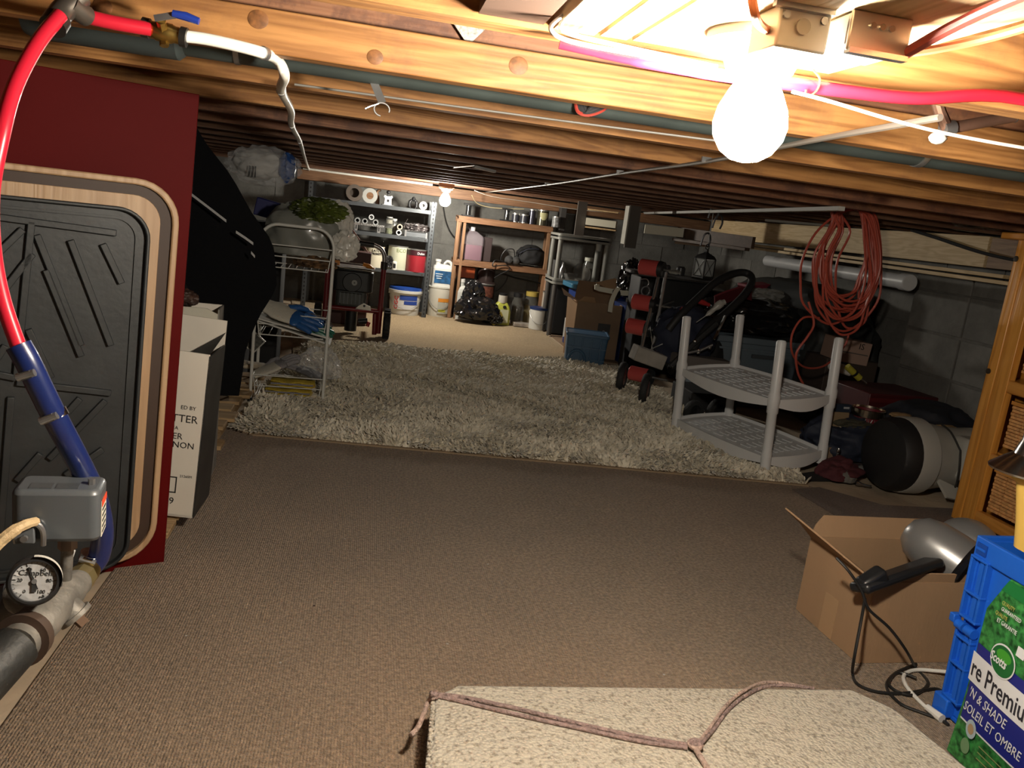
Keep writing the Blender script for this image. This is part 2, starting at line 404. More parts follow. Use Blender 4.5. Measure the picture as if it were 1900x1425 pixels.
# pilaster of blocks on the right wall, its corner to the camera
for row in range(5):
    z = row*.2+.1
    if row < 4: part('concrete_block', B().box((2.83, 3.52, z-.002), (.20, .388, .188)), BLOCK, wall_right, bevel=.003)
    if row < 4: part('concrete_block', B().box((2.83, 3.12, z-.002), (.20, .388, .188)), BLOCK, wall_right, bevel=.003)
part('concrete_block', B().box((2.83, 3.52, .84), (.20, .388, .08)), BLOCK, wall_right, bevel=.003)
part('concrete_block', B().box((2.83, 3.12, .84), (.20, .388, .08)), BLOCK, wall_right, bevel=.003)
part('mortar_core', B().box2((2.736, 2.93, 0), (2.93, 3.71, .876)), MORTAR, wall_right)
# wide sill beam on top of the right wall
part('sill_beam', B().box2((2.74, 3.30, .935), (2.80, 6.4, 1.075)), PINEY, wall_right, bevel=.002, label='wide pale timber beam over the right wall')
part('sill_beam', B().box2((2.745, 2.2, .935), (2.80, 3.29, 1.07)), wood('dull_pine_y', (.30, .19, .11), (.2, .12, .07), 'Y'), wall_right, bevel=.002)

# ------------------------------------------------------------------ floor coverings
def carpet_mat(name, c1, c2, scale=260, wave=0.0, blotch=.18):
    m = bpy.data.materials.new(name); m.use_nodes = True; nt = m.node_tree; N = nt.nodes; L = nt.links
    b = N['Principled BSDF']; b.inputs['Roughness'].default_value = .95; b.inputs['Specular IOR Level'].default_value = .15; b.inputs['Sheen Weight'].default_value = .15
    tc = N.new('ShaderNodeTexCoord')
    v = N.new('ShaderNodeTexVoronoi'); v.inputs['Scale'].default_value = scale; L.new(tc.outputs['Object'], v.inputs['Vector'])
    n = N.new('ShaderNodeTexNoise'); n.inputs['Scale'].default_value = scale*.5; n.inputs['Detail'].default_value = 3; L.new(tc.outputs['Object'], n.inputs['Vector'])
    r = N.new('ShaderNodeValToRGB'); r.color_ramp.elements[0].position = .36; r.color_ramp.elements[1].position = .66
    r.color_ramp.elements[0].color = (*c2, 1); r.color_ramp.elements[1].color = (*c1, 1); L.new(n.outputs[0], r.inputs[0])
    n3 = N.new('ShaderNodeTexNoise'); n3.inputs['Scale'].default_value = 2.2; n3.inputs['Detail'].default_value = 7; n3.inputs['Roughness'].default_value = .65; L.new(tc.outputs['Object'], n3.inputs['Vector'])
    mr = N.new('ShaderNodeMapRange'); mr.inputs[1].default_value = .3; mr.inputs[2].default_value = .7; mr.inputs[3].default_value = 1-blotch; mr.inputs[4].default_value = 1+blotch; L.new(n3.outputs[0], mr.inputs[0])
    mx = N.new('ShaderNodeMix'); mx.data_type = 'RGBA'; mx.blend_type = 'MULTIPLY'; mx.inputs['Factor'].default_value = 1; L.new(r.outputs[0], mx.inputs[6]); L.new(mr.outputs[0], mx.inputs[7])
    L.new(mx.outputs[2], b.inputs['Base Color'])
    wv = N.new('ShaderNodeTexWave'); wv.inputs['Scale'].default_value = 60; wv.inputs['Distortion'].default_value = 2.5; wv.inputs['Detail'].default_value = 2; wv.inputs['Detail Scale'].default_value = 4; L.new(tc.outputs['Object'], wv.inputs['Vector'])
    ad = N.new('ShaderNodeMath'); ad.operation = 'MULTIPLY_ADD'; ad.inputs[1].default_value = wave; L.new(wv.outputs[0], ad.inputs[0]); L.new(v.outputs['Distance'], ad.inputs[2])
    bp = N.new('ShaderNodeBump'); bp.inputs['Strength'].default_value = .9; bp.inputs['Distance'].default_value = .003; L.new(ad.outputs[0], bp.inputs['Height']); L.new(bp.outputs[0], b.inputs['Normal'])
    return m
def flat_poly(pts, z0, z1): 
    return B().prism([(p[0], p[1]) for p in pts], z1-z0, Matrix.Translation((0, 0, z0)))
brown = carpet_mat('brown_berber', (.35, .25, .165), (.195, .136, .088), 230, .7, .14)
solo('carpet', flat_poly([(-.525, -.5), (1.95, -.5), (1.95, 1.6), (1.79, 2.78), (1.70, 2.86), (.9, 2.93), (.2, 2.97), (-.50, 3.05)], 0, .008), brown, 'large brown ribbed carpet covering the near half of the floor', 'carpet')
pts = [AZ(1470, 908, .01), AZ(1575, 972, .01), AZ(1640, 1030, .01), (2.3, 1.9, .01), (2.5, 2.62, .01), AZ(1640, 938, .01), AZ(1520, 905, .01)]
solo('floor_mat', flat_poly(pts, .0085, .0125), carpet_mat('dark_brown_mat', (.15, .095, .065), (.08, .05, .035), 300, .2), 'dark brown mat on the floor in front of the golf bag', 'mat')
solo('carpet', flat_poly([(-.35, 4.4), (1.46, 4.6), (1.47, 6.98), (-.6, 6.98)], 0, .007), carpet_mat('beige_berber', (.46, .35, .21), (.34, .25, .145), 200, .5, .08), 'flat beige carpet in front of the back shelves', 'carpet')
solo('cardboard_sheet', flat_poly([(1.48, 5.3), (2.2, 5.2), (2.25, 6.6), (1.5, 6.7)], 0, .006), CARDD, 'flattened brown cardboard on the floor beside the beige carpet', 'cardboard')
solo('cardboard_sheet', flat_poly([(1.6, 5.7), (2.4, 5.55), (2.45, 6.2), (1.62, 6.3)], .0065, .012), M('dusty_cardboard', (.24, .18, .11), .9, var=.2), 'second flattened cardboard sheet lying over the first by the right racks', 'cardboard')

def shag_rug():
    t = thing('shag_rug', 'thick cream shag rug in the middle of the floor', 'rug', (0, 0, .009))
    c = [Vector((-.44, 2.97, 0)), Vector((1.77, 2.79, 0)), Vector((1.70, 5.02, 0)), Vector((-.30, 4.98, 0))]
    part('rug_backing', flat_poly([(-.42, 3.0), (-.36, 2.95), (1.77, 2.775), (1.70, 5.02), (-.30, 4.98)], 0, .006), M('rug_backing', (.30, .22, .14), .95), t)
    rg = np.random.default_rng(5); n = 92000
    u = rg.random(n); v = rg.random(n)
    # denser towards the near edge, where it shows largest
    v = v**1.25
    C4 = [np.array(p) for p in c]
    P = (1-v)[:, None]*((1-u)[:, None]*C4[0]+u[:, None]*C4[1])+v[:, None]*((1-u)[:, None]*C4[3]+u[:, None]*C4[2])
    keep = ~((P[:, 0] < -.34) & (P[:, 1] < 3.03) & ((P[:, 0]+.34)**2+(P[:, 1]-3.07)**2 > .0121)); P = P[keep]; u = u[keep]; v = v[keep]; n = len(P)
    # tuft directions wander in clumps
    fx = np.sin(P[:, 0]*7+np.sin(P[:, 1]*5)*2)+.7*np.sin(P[:, 1]*13+P[:, 0]*9); ang = fx*1.6+rg.normal(0, .9, n)
    lean = rg.uniform(.4, 1.25, n); ln = rg.uniform(.028, .052, n)*(1+.25*np.sin(P[:, 0]*11)*np.sin(P[:, 1]*9))
    D = np.stack([np.cos(ang)*np.sin(lean), np.sin(ang)*np.sin(lean), np.cos(lean)], 1)
    W = np.stack([-np.sin(ang), np.cos(ang), np.zeros(n)], 1)*(rg.uniform(.0028, .0052, n)*(1+.35*v))[:, None]
    P[:, 2] = .005
    mid = P+D*(ln*.55)[:, None]; mid[:, 2] += ln*.1
    tip = P+D*ln[:, None]; tip[:, 2] -= ln*.12; tip[:, 2] = np.maximum(tip[:, 2], .004)
    V = np.stack([P-W, P+W, mid-W*1.25, mid+W*1.25, tip-W*.5, tip+W*.5], 1).reshape(-1, 3)
    base = (np.arange(n)*6)[:, None]
    Fq = np.concatenate([base+np.array([[0, 1, 3, 2]]), base+np.array([[2, 3, 5, 4]])], 1).reshape(-1, 4)
    me = bpy.data.meshes.new('pile'); me.vertices.add(len(V)); me.vertices.foreach_set('co', V.ravel())
    me.loops.add(Fq.size); me.loops.foreach_set('vertex_index', Fq.ravel().astype(np.int32))
    me.polygons.add(len(Fq)); me.polygons.foreach_set('loop_start', np.arange(0, Fq.size, 4, dtype=np.int32)); me.polygons.foreach_set('loop_total', np.full(len(Fq), 4, np.int32))
    me.update(calc_edges=True)
    m = bpy.data.materials.new('shag_wool'); m.use_nodes = True; N = m.node_tree.nodes; L = m.node_tree.links; b = N['Principled BSDF']
    b.inputs['Roughness'].default_value = .85; b.inputs['Sheen Weight'].default_value = .3
    g = N.new('ShaderNodeTexCoord'); nz = N.new('ShaderNodeTexNoise'); nz.inputs['Scale'].default_value = 26; nz.inputs['Detail'].default_value = 4; L.new(g.outputs['Object'], nz.inputs['Vector'])
    r = N.new('ShaderNodeValToRGB'); r.color_ramp.elements[0].position = .3; r.color_ramp.elements[1].position = .7
    r.color_ramp.elements[0].color = (.56, .50, .38, 1); r.color_ramp.elements[1].color = (.90, .84, .70, 1); L.new(nz.outputs[0], r.inputs[0]); L.new(r.outputs[0], b.inputs['Base Color'])
    me.materials.append(m)
    o = bpy.data.objects.new('pile', me); C.objects.link(o); o.parent = t; o['kind'] = 'stuff'
shag_rug()
# ------------------------------------------------------------------ lamps
def bulb_mat(name, col, s):
    m = bpy.data.materials.new(name); m.use_nodes = True; N = m.node_tree.nodes; b = N['Principled BSDF']
    b.inputs['Base Color'].default_value = (1, .95, .85, 1); b.inputs['Emission Color'].default_value = (*col, 1); b.inputs['Emission Strength'].default_value = s
    return m
PORC = M('white_porcelain', (.75, .72, .66), .3)
def lamp(label, x, y, zc, ztop, r, mat, group=None):
    t = thing('ceiling_lamp', label, 'lamp', (x, y, ztop))
    part('lampholder', B().lathe([(.0, 0), (.052, 0), (.052, -.008), (.036, -.016), (.030, -.03)], n=28), PORC, t)
    part('screw_cap', B().lathe([(.0135, -.02), (.0135, -.036)], n=16), CHROME, t)
    h = ztop-zc
    prof = [(0.0, -h-r), (r*.38, -h-r*.93), (r*.7, -h-r*.72), (r*.93, -h-r*.36), (r, -h), (r*.93, -h+r*.4), (r*.72, -h+r*.85), (r*.52, -h+r*1.2), (.0145, -.034)]
    part('bulb', B().lathe(prof, n=44), mat, t, sharp=80)
    return t
near = lamp('bare lit bulb in a porcelain holder near the camera', .335, .735, 1.009, 1.086, .034, bulb_mat('near_bulb', BULB_COL, BULB_NEAR))
far = lamp('bare lit bulb hanging over the back shelves', .53, 6.25, .955, 1.052, .042, bulb_mat('far_bulb', BULB_FAR_COL, BULB_FAR))
part('mounting_block', B().box((0, 0, .016), (.11, .11, .03)), REDPINEX, far)

# electrical boxes beside the near lamp
t = thing('junction_box', 'punched metal ceiling box beside the near lamp', 'electrical box', (.318, .655, 1.086))
b = B().box((0, 0, -.016), (.044, .05, .032)); part('box_body', b, M('painted_box', (.55, .5, .42), .5, .2), t, bevel=.002)
part('knockout', B().cyl((-.002, -.0255, -.015), (-.002, -.028, -.015), .006), M('knockout_grey', (.35, .3, .24), .5, .4), t)
for s in (-1, 1): part('screw', B().cyl((s*.016-.001, -.0255, -.008), (s*.016-.001, -.0275, -.008), .003, n=10), STEEL, t)
part('bracket', B().box((-.004, -.028, -.002), (.05, .006, .004)), STEEL, t)
t = thing('switch_box', 'shiny steel box with a bright lower edge beside the near lamp', 'electrical box', (.372, .64, 1.086))
part('box_body', B().box((0, 0, -.014), (.05, .05, .026)), STEEL, t, bevel=.003)
part('cover_plate', B().box((0, -.027, -.015), (.052, .003, .030)), M('brushed_plate', (.6, .52, .46), .3, .8), t, bevel=.002)
for x in (-.008, 0, .008): part('screw', B().cyl((x, -.0285, -.010), (x, -.0305, -.010), .0025, n=10), CHROME, t)
part('lip', B().box((0, -.028, -.030), (.05, .008, .004)), CHROME, t)
ORW = M('orange_cable', (.55, .16, .06), .5)
wsolo('house_wire', B().tube([(.255, .6, 1.084), (.262, .6, 1.067), (.275, .62, 1.066), (.29, .64, 1.068), (.297, .65, 1.070)], .0035, 8, sub=5), ORW, 'short orange cable entering the left side of the punched metal box', 'cable')
wsolo('house_wire', B().tube([(.398, .62, 1.060), (.403, .58, 1.072), (.405, .53, 1.080), (.40, .46, 1.082), (.39, .38, 1.083)], .0045, 8, sub=5), M('dark_red_cable', (.30, .045, .03), .5), 'dark red cable rising from the steel box beside the near lamp', 'cable')
wsolo('house_wire', B().tube([(.40, .64, 1.066), (.42, .62, 1.068), (.445, .58, 1.075), (.452, .52, 1.081), (.43, .47, 1.083), (.40, .44, 1.083)], .0035, 8, sub=6), ORW, 'orange cable curling right from the steel box', 'cable')

# ------------------------------------------------------------------ water pipes
PEXR = M('red_pex', (.50, .012, .03), .3, coat=.3)
PEXW = M('white_pex', (.80, .78, .70), .3, coat=.2, var=.06, vs=30)
PEXB = M('blue_hose', (.006, .014, .08), .3, coat=.4)
t = thing('drain_pipe', 'dark green-grey drain pipe running along the big joist', 'pipe', (0, 1.362, 1.10))
DRAIN = M('drain_grey', (.045, .058, .055), .5, .1, var=.3, vs=10)
part('pipe', B().cyl((-.50, 0, .008), (XR-.02, 0, .008), .032, n=24), DRAIN, t)
part('coupling', B().lathe([(.030, -.22), (.038, -.21), (.038, -.015), (.033, 0)], c=(-.515, -.0, .006), rot=(0, R(-90), 0), n=24), M('rubber_coupling', (.035, .045, .045), .6), t)
part('seam_ring', B().lathe([(.0332, -.004), (.0338, 0), (.0332, .004)], c=(-.22, 0, .008), rot=(0, R(-90), 0), n=24), STEEL, t)
for x in (.95, 2.1): part('strap', B().lathe([(.0335, -.006), (.034, 0), (.0335, .006)], c=(x, 0, .008), rot=(0, R(-90), 0), n=24), STEEL, t)

# hanging strap under the drain pipe
p = AY(705, 160, 1.36)
t = thing('pipe_hanger', 'grey metal strap with a split ring hanging below the drain pipe', 'pipe hanger', (p.x, 1.36, 1.083))
part('strap', B().beam((-.012, 0, .0), (.006, -.01, -.034), .012, .002, up=(0, 1, 0)), STEEL, t)
ring = [(.006+.012*math.cos(a), -.01, -.044+.010*math.sin(a)) for a in np.linspace(-.3, 4.6, 16)]
part('split_ring', B().tube(ring, .0014, 6), STEEL, t)
part('screw_tail', B().tube([(.0, -.01, -.036), (-.012, -.014, -.042), (-.02, -.016, -.047)], .0014, 6), STEEL, t)

# red pipe from the elbow down to the pressure switch, with tee at the joist
def P(px, py, y): return AY(px, py, y)
RED1 = [P(112, 28, 1.10), P(70, 80, 1.07), P(28, 160, 1.03), P(3, 250, 1.0), P(-16, 360, .99), P(-12, 470, .985), P(6, 560, .985), P(37, 650, .985)]
t = thing('water_pipe', 'red water pipe curving down the left edge into the blue hose', 'pipe', RED1[-1])
l = Vector(RED1[-1]); part('pipe', B().tube([p-l for p in RED1], .0085, 14, sub=6), PEXR, t)
a = P(125, 12, 1.12)
ELB = M('dark_crimp', (.06, .055, .05), .4, .8)
part('elbow', B().tube([P(100, 45, 1.105)-l, P(112, 25, 1.12)-l, P(130, 8, 1.13)-l, P(150, -8, 1.14)-l], .0135, 14, sub=4), M('grey_brass', (.16, .14, .12), .35, .8), t)
part('crimp_ring', B().cyl(P(98, 50, 1.10)-l, P(107, 36, 1.11)-l, .0150, n=18), ELB, t)
part('elbow', B().tube([P(128, 5, 1.125)-l, P(148, 22, 1.14)-l, P(160, 30, 1.15)-l], .0125, 14, sub=4), M('grey_brass', (.16, .14, .12), .35, .8), t)

V0 = P(150, 28, 1.15); V1 = P(278, 55, 1.17)
l = Vector(P(305, 60, 1.18))
t = thing('shutoff_valve', 'brass ball valve with a blue lever between red and white pipes', 'valve', l)
ax = (P(335, 66, 1.18)-P(278, 52, 1.18)).normalized()
part('valve_body', B().tube([-ax*.018, -ax*.013, -ax*.009, ax*.009, ax*.013, ax*.020], [.0105, .0105, .0125, .0125, .0105, .0105], 16), BRASS, t)
part('packing_nut', B().cyl((0, -.008, .002), (0, -.018, .010), .006, n=6), BRASS, t)
part('cap_nut', B().cyl((0, 0, -.01), (.001, -.002, -.017), .006, n=6), BRASS, t)
part('crimp_ring', B().cyl(-ax*.027, -ax*.018, .0125, n=18), ELB, t)
part('crimp_ring', B().cyl(ax*.020, ax*.028, .0125, n=18), ELB, t)
lv = B().beam((-.008, -.018, .012), (.018, -.02, .020), .008, .0025, up=(0, -1, 0)); lvo = part('lever', lv, STEEL, t)
part('lever_grip', B().tube([(.014, -.02, .021), (.03, -.02, .020), (.046, -.02, .0165)], [.0045, .0055, .0045], 10), M('blue_vinyl', (.015, .04, .28), .35), lvo, label='blue vinyl lever grip')
wsolo('water_pipe', B().tube([V0, P(210, 42, 1.16), P(279, 54, 1.175)], .0088, 14, sub=4), PEXR, 'short red pipe between the elbow and the brass valve', 'pipe')
WP = [P(332, 66, 1.18), P(380, 72, 1.19), P(440, 85, 1.20), P(490, 99, 1.22), P(515, 112, 1.28), AZ(528, 140, 1.062), AZ(522, 168, 1.064), AZ(540, 205, 1.064), AZ(541, 232, 1.066), AZ(556, 262, 1.068), AZ(565, 292, 1.069), AZ(574, 317, 1.070)]
WP = [Vector(p) for p in WP]
t = thing('water_pipe', 'white water pipe winding under the joists towards the back wall', 'pipe', WP[0])
part('pipe', B().tube([p-WP[0] for p in WP], .0078, 12, sub=6), PEXW, t)
q = WP[3]; d = (WP[4]-WP[2]).normalized(); part('pipe_clip', B().tube([q-WP[0]-d*.004, q-WP[0]+d*.004], .0092, 14), STEEL, t)
for k in (6, 8, 9): q = WP[k]; d = (WP[k+1]-WP[k-1]).normalized(); part('pipe_clip', B().tube([q-WP[0]-d*.006, q-WP[0]+d*.006], .0088, 12), STEEL, t)
endw = WP[-1]
wsolo('conduit', B().tube([(endw.x, 6.60, 1.069), (-.2, 6.60, 1.067), (.45, 6.62, 1.07)], .0085, 10, sub=3), PEXW, 'straight white pipe running along the last joist to the far lamp', 'pipe')
# red pipe under the first joist, right half of the frame
RP = [AY(1038, 82, .835), AY(1120, 100, .83), AY(1200, 116, .82), AY(1330, 138, .82), AY(1480, 157, .82), AY(1560, 168, .82), AY(1700, 182, .82), AY(1900, 184, .82), (.9, .82, 1.065), (1.4, .82, 1.06)]
t = thing('water_pipe', 'red water pipe passing behind the near bulb to the right edge', 'pipe', RP[0]); l = Vector(RP[0])
part('pipe', B().tube([Vector(p)-l for p in RP], [.0045, .005, .006, .0065, .0068, .0068, .0068, .0068, .0068, .0068], 14, sub=6), PEXR, t)
q = AY(1503, 160, .82)-l; part('wire_tie', B().tube([q+Vector((0, 0, .016)), q+Vector((.004, -.01, .006)), q+Vector((.002, -.011, -.006)), q+Vector((-.006, -.008, -.012)), q+Vector((-.009, -.01, -.006))], .0012, 6, sub=4), M('brown_wire', (.12, .07, .04), .4, .6), t)
# cables
CBW = M('white_cable', (.72, .68, .6), .45)
for k, (lab, pts, r) in enumerate((
    ('white cable pair looping at the top left of the planks, outer strand', [(1100, -10), (1070, 12), (1030, 40), (1022, 55), (1040, 70), (1090, 84), (1200, 104), (1330, 130)], .0022),
    ('white cable pair looping at the top left of the planks, inner strand', [(1112, -10), (1085, 12), (1050, 34), (1040, 52), (1062, 64), (1110, 76), (1210, 98), (1330, 124)], .0022),
    ('white twin cable drooping from behind the near bulb to the right edge', [(1470, 170), (1540, 188), (1640, 218), (1740, 244), (1830, 262), (1905, 275)], .0018))):
    pp = [AY(x, y, .80) for x, y in pts]
    wsolo('cable', B().tube(pp, r, 8, sub=6), CBW, lab, 'cable')
wsolo('cable', B().tube([(-.15, 1.52, 1.077), (.3, 1.5, 1.080), (.6, 1.42, 1.076)], .002, 6, sub=4), M('grey_cable', (.2, .19, .17), .5), 'thin grey cable along the second joist', 'cable')
pp = [AZ(900, 357, 1.074), AZ(1015, 343, 1.072), AZ(1150, 322, 1.071), AZ(1310, 300, 1.072), AZ(1500, 262, 1.073), AZ(1700, 226, 1.074), AZ(1745, 218, 1.075)]
t = thing('cable', 'dark electrical cable crossing under the joists from the far lamp to the right', 'cable', pp[0])
part('sheath', B().tube([p-pp[0] for p in pp], .0045, 8, sub=6), M('grey_sheath', (.22, .19, .16), .45, .3), t)
for k in (1, 2, 3): q = pp[k]-pp[0]; part('staple', B().box(q+Vector((0, 0, .004)), (.022, .006, .012)), STEEL, t)
wsolo('cable', B().tube([(.75, 6.3, 1.062), (.9, 6.35, 1.035), (1.2, 6.4, 1.03), (1.6, 6.42, 1.02), (1.95, 6.4, 1.035)], .003, 6, sub=6), CBW, 'sagging white cable under the last joist at the back', 'cable')
wsolo('cable', B().tube([(.78, 6.7, 1.03), (.85, 6.8, .97), (1.0, 6.86, .955), (1.25, 6.86, .975)], .003, 6, sub=6), M('yellowed_cable', (.55, .45, .25), .5), 'yellowed cable hanging behind the cans on the wooden rack', 'cable')
wsolo('cable', B().tube([(.56, 6.9, .99), (.62, 7.0, .80), (.70, 7.05, .68), (.8, 7.06, .64)], .004, 6, sub=6), BLACKM, 'black cable on the block wall between the two racks', 'cable')
# bundle of black cables over the joist
q = AY(1085, 205, 1.33)
t = thing('cable_bundle', 'bundle of black cables looped over the drain pipe', 'cable', q)
for k in range(5):
    o_ = k*.004; part('strand', B().tube([Vector((-.018, 0, .02+o_)), Vector((-.014+o_, -.01, -.004)), Vector((.004, -.014, -.008+o_*.6)), Vector((.028, -.01, .004+o_)), Vector((.04, 0, .022+o_))], .003, 6, sub=5), BLACKM if k else M('red_strand', (.25, .03, .02), .5), t)
# copper stub at the right
a, b_ = AY(1795, 232, 1.0), AY(1882, 216, 1.0)
t = thing('copper_pipe', 'cut-off copper pipe stub at the upper right', 'pipe', a)
COP = M('dull_copper', (.30, .17, .12), .5, .8, var=.3, vs=20)
d = (b_-a)
part('pipe', B().tube([d*-.35, d], .0075, 14), COP, t)
part('open_end', B().tube([d, d*1.015], [.0078, .0082], 14), M('bore_dark', (.02, .015, .012), .8), t)
part('tee_fitting', B().tube([d*-.52, d*-.30], .010, 12), STEEL, t)
part('branch', B().tube([d*-.42, d*-.48+Vector((-.012, 0, .02)), d*-.5+Vector((-.02, 0, .035))], .0075, 10), COP, t)
part('solder_blob', B().blob(d*-.5+Vector((-.006, 0, -.012)), (.022, .016, .014), .2, 2, 3, 2, flat=False), PORC, t)
# joist connectors and small fittings far away
q = AZ(865, 305, 1.081)
t = thing('joist_bracket', 'bent bright metal bracket under the middle joists', 'bracket', q)
part('plate', B().beam((-.05, 0, -.02), (.03, 0, -.002), .05, .003), CHROME, t)
part('lug', B().beam((.03, 0, -.004), (.12, .02, -.012), .03, .01), STEEL, t)
# wire mesh vent / insulation triangle above the knotted board
q = AY(872, 50, 1.262)
wsolo('joist_plate', B().prism([(-.035, .012), (.026, .004), (.0, -.026)], .002, Matrix.Translation(q) @ Matrix.Rotation(R(90), 4, 'X')), M('foil_grid', (.55, .55, .5), .35, .6, var=.5, vs=260), 'small triangular foil patch on the stained joist', 'patch')
def joist_nail(px, py, y):
    p = AY(px, py, y); return p
# ------------------------------------------------------------------ dark red panel, wooden tray, rubber boot tray (left)
PO = Vector((-.402, 1.885, 0)); PUV = Vector((-.284, -.125, 0)).normalized(); PN = Vector((PUV.y, -PUV.x, 0)).normalized()
if PN.y > 0: PN = -PN
VD = Vector((0, 0, 1))-PUV*.034
PMAT = Matrix((PUV, VD, PN)).transposed()
def on_panel(px, py, off=0.0):
    d = ray(px, py); o = PO+PN*off; t = (o-CAMP).dot(PN)/d.dot(PN); q = CAMP+d*t-PO
    return (q-VD*(q.z/VD.z)).dot(PUV), q.z/VD.z
def pmat(off): 
    m = PMAT.to_4x4(); m.translation = PN*off; return m
b = B().prism([(.012, 0), (.95, 0), (.95, 1.072), (.012, 1.072)], -.018, pmat(0))
MAROON = M('maroon_melamine', (.088, .003, .003), .6, var=.1, vs=3, spec=.08)
solo('board', b, MAROON, 'large dark red board standing upright behind the tray', 'board', PO, bevel=.0015)
ur, vt = on_panel(318, 600, .03)[0], on_panel(150, 318, .03)[1]
def ring(u0, v0, u1, v1, r, n=8): return [((u0+u1)/2+p[0], (v0+v1)/2+p[1]) for p in rrect((u1-u0)/2, (v1-v0)/2, r, n)]
TW = wood('maple_tray', (.50, .33, .19), (.40, .25, .135), 'Z', .5, .6, knots=False)
t = thing('wooden_tray', 'light wooden tray with rounded corners and a dark band of groove shade leaning on the red board', 'tray', PO+PN*.02)
u0, v0, u1, v1 = ur, .035, ur+.62, vt
part('tray_back', B().prism(ring(u0+.004, v0+.004, u1, v1-.004, .085), -.012, pmat(.002)), TW, t)
part('rim', B().prism(ring(u0, v0, u1+.01, v1, .088), .016, pmat(.0), ring(u0+.013, v0+.013, u1-.003, v1-.013, .076)), TW, t, bevel=.003)
part('groove_shade_band', B().prism(ring(u0+.013, v0+.013, u1-.003, v1-.013, .076), .004, pmat(.001), ring(u0+.036, v0+.034, u1-.026, v1-.034, .055)), M('groove_shade_brown', (.045, .024, .015), .6), t, label='dark brown band painting the groove shade')  # dark colour paints the shade on the tray's inner wall
part('inner_border', B().prism(ring(u0+.036, v0+.034, u1-.026, v1-.034, .055), .008, pmat(.001), ring(u0+.075, v0+.07, u1-.065, v1-.07, .03)), TW, t, bevel=.001)
# boot tray
uk, vk = on_panel(268, 600, .05)[0], on_panel(120, 373, .05)[1]
t = thing('boot_tray', 'black ribbed rubber boot tray standing in front of the wooden tray', 'boot tray', PO+PN*.036)
RUB2 = M('tray_rubber', (.022, .025, .027), .5, bump=.05, bs=90, var=.3, vs=12)
a0, c0, a1, c1 = uk, .03, uk+.55, vk
part('tray_base', B().prism(ring(a0+.004, c0+.004, a1, c1-.004, .06), .004, pmat(0)), RUB2, t)
part('raised_lip', B().prism(ring(a0, c0, a1+.004, c1, .064), .020, pmat(0), ring(a0+.007, c0+.007, a1-.003, c1-.007, .057)), RUB2, t, bevel=.002)
part('inner_step', B().prism(ring(a0+.022, c0+.02, a1-.018, c1-.02, .045), .009, pmat(0), ring(a0+.027, c0+.025, a1-.023, c1-.025, .04)), RUB2, t)
def bar(p, q, w_=.013, h=.011):
    p1 = on_panel(*p, .04); q1 = on_panel(*q, .04); m = pmat(.004+h/2)
    A_ = m @ Vector((p1[0], p1[1], 0)); Q_ = m @ Vector((q1[0], q1[1], 0))
    part('rib', B().beam(A_, Q_, w_, h, up=PN), RUB2, t, bevel=.0015)
for p, q in (((-20, 400), (215, 432)), ((58, 410), (30, 700)), ((-20, 485), (42, 425)), ((68, 435), (150, 640)), ((130, 445), (205, 640)), ((190, 452), (225, 525)), ((52, 610), (95, 700)), ((85, 500), (150, 660)), ((-20, 690), (30, 700)), ((30, 708), (205, 728)), ((20, 735), (0, 1000)),
             ((100, 790), (148, 738)), ((90, 850), (195, 742)), ((30, 890), (75, 840)), ((120, 880), (190, 832)), ((40, 990), (100, 930)), ((-30, 700), (10, 640)), ((-10, 560), (60, 470)), ((110, 980), (185, 900))):
    bar(p, q)

# ------------------------------------------------------------------ pallet and white cartons
t = thing('pallet', 'low wooden pallet under the white cartons', 'pallet', (-.80, 2.9, 0))
PAL = wood('pallet_wood', (.46, .31, .16), (.30, .19, .09), 'X', .75, 1)
for y in np.arange(-.93, .85, .118):
    dx = rnd.uniform(-.015, .02); part('slat', B().box((.0+dx, y, .052), (.72+dx, .092+rnd.uniform(-.01, .01), .014), (0, 0, rnd.uniform(-.01, .01))), PAL, t, bevel=.002)
for x in (-.30, 0, .31): part('stringer', B().box((x, -.05, .029), (.06, 1.76, .030)), PAL, t, bevel=.003)
for y in (-.9, -.3, .3, .78): part('bottom_slat', B().box((0, y, .007), (.72, .09, .013)), PAL, t)
# near white wine carton
WC = M('white_carton', (.66, .61, .53), .7, var=.08, vs=5)
t = thing('carton', 'tall white printed carton with black inside flaps on the pallet', 'box', (-.515, 2.03, .068), (0, R(3.2), R(-2)))
W_, D_, H_ = .27, .17, .425
fp = part('front_panel', B().box((0, .002, H_/2), (W_, .004, H_)), WC, t)
part('side_panel', B().box((W_/2, D_/2, H_/2-.002), (.004, D_, H_-.004)), M('black_carton_side', (.02, .019, .018), .5, var=.5, vs=16), t, label='black printed side')
part('side_panel', B().box((-W_/2, D_/2, H_/2), (.004, D_, H_)), WC, t)
part('back_panel', B().box((0, D_, H_/2+.03), (W_, .004, H_+.06)), WC, t)
part('bottom', B().box((0, D_/2, .003), (W_, D_, .004)), WC, t)
part('flap', B().add([(W_/2, 0, H_), (W_/2, D_, H_+.03), (.045, D_*.45, H_-.04), (.02, .06, H_-.03)], [(0, 1, 2, 3)]), BLACKM, t, label='black flap folded inwards')
part('flap', B().sheet([[(-W_/2, .02+.35*i/6, H_+.02+.03*math.sin(i)) for i in range(7)], [(-.03+.02*i/6, .02+.3*i/6, H_-.01+.03*math.cos(i)) for i in range(7)]], .003), BLACKM, t, label='black curled flap')
for s_, x, z, sz in (('ED BY', .105, .285, .0135), ('TTER', .112, .256, .027), ('IA', .068, .231, .013), ('ER', .080, .210, .022), ('GNON', .110, .188, .022), ('g', .060, .125, .024), ('21265M', .112, .108, .009), ('79', .075, .040, .025)):
    text(s_, sz, INK, fp, (x+.011, -.0004, z), align='RIGHT')
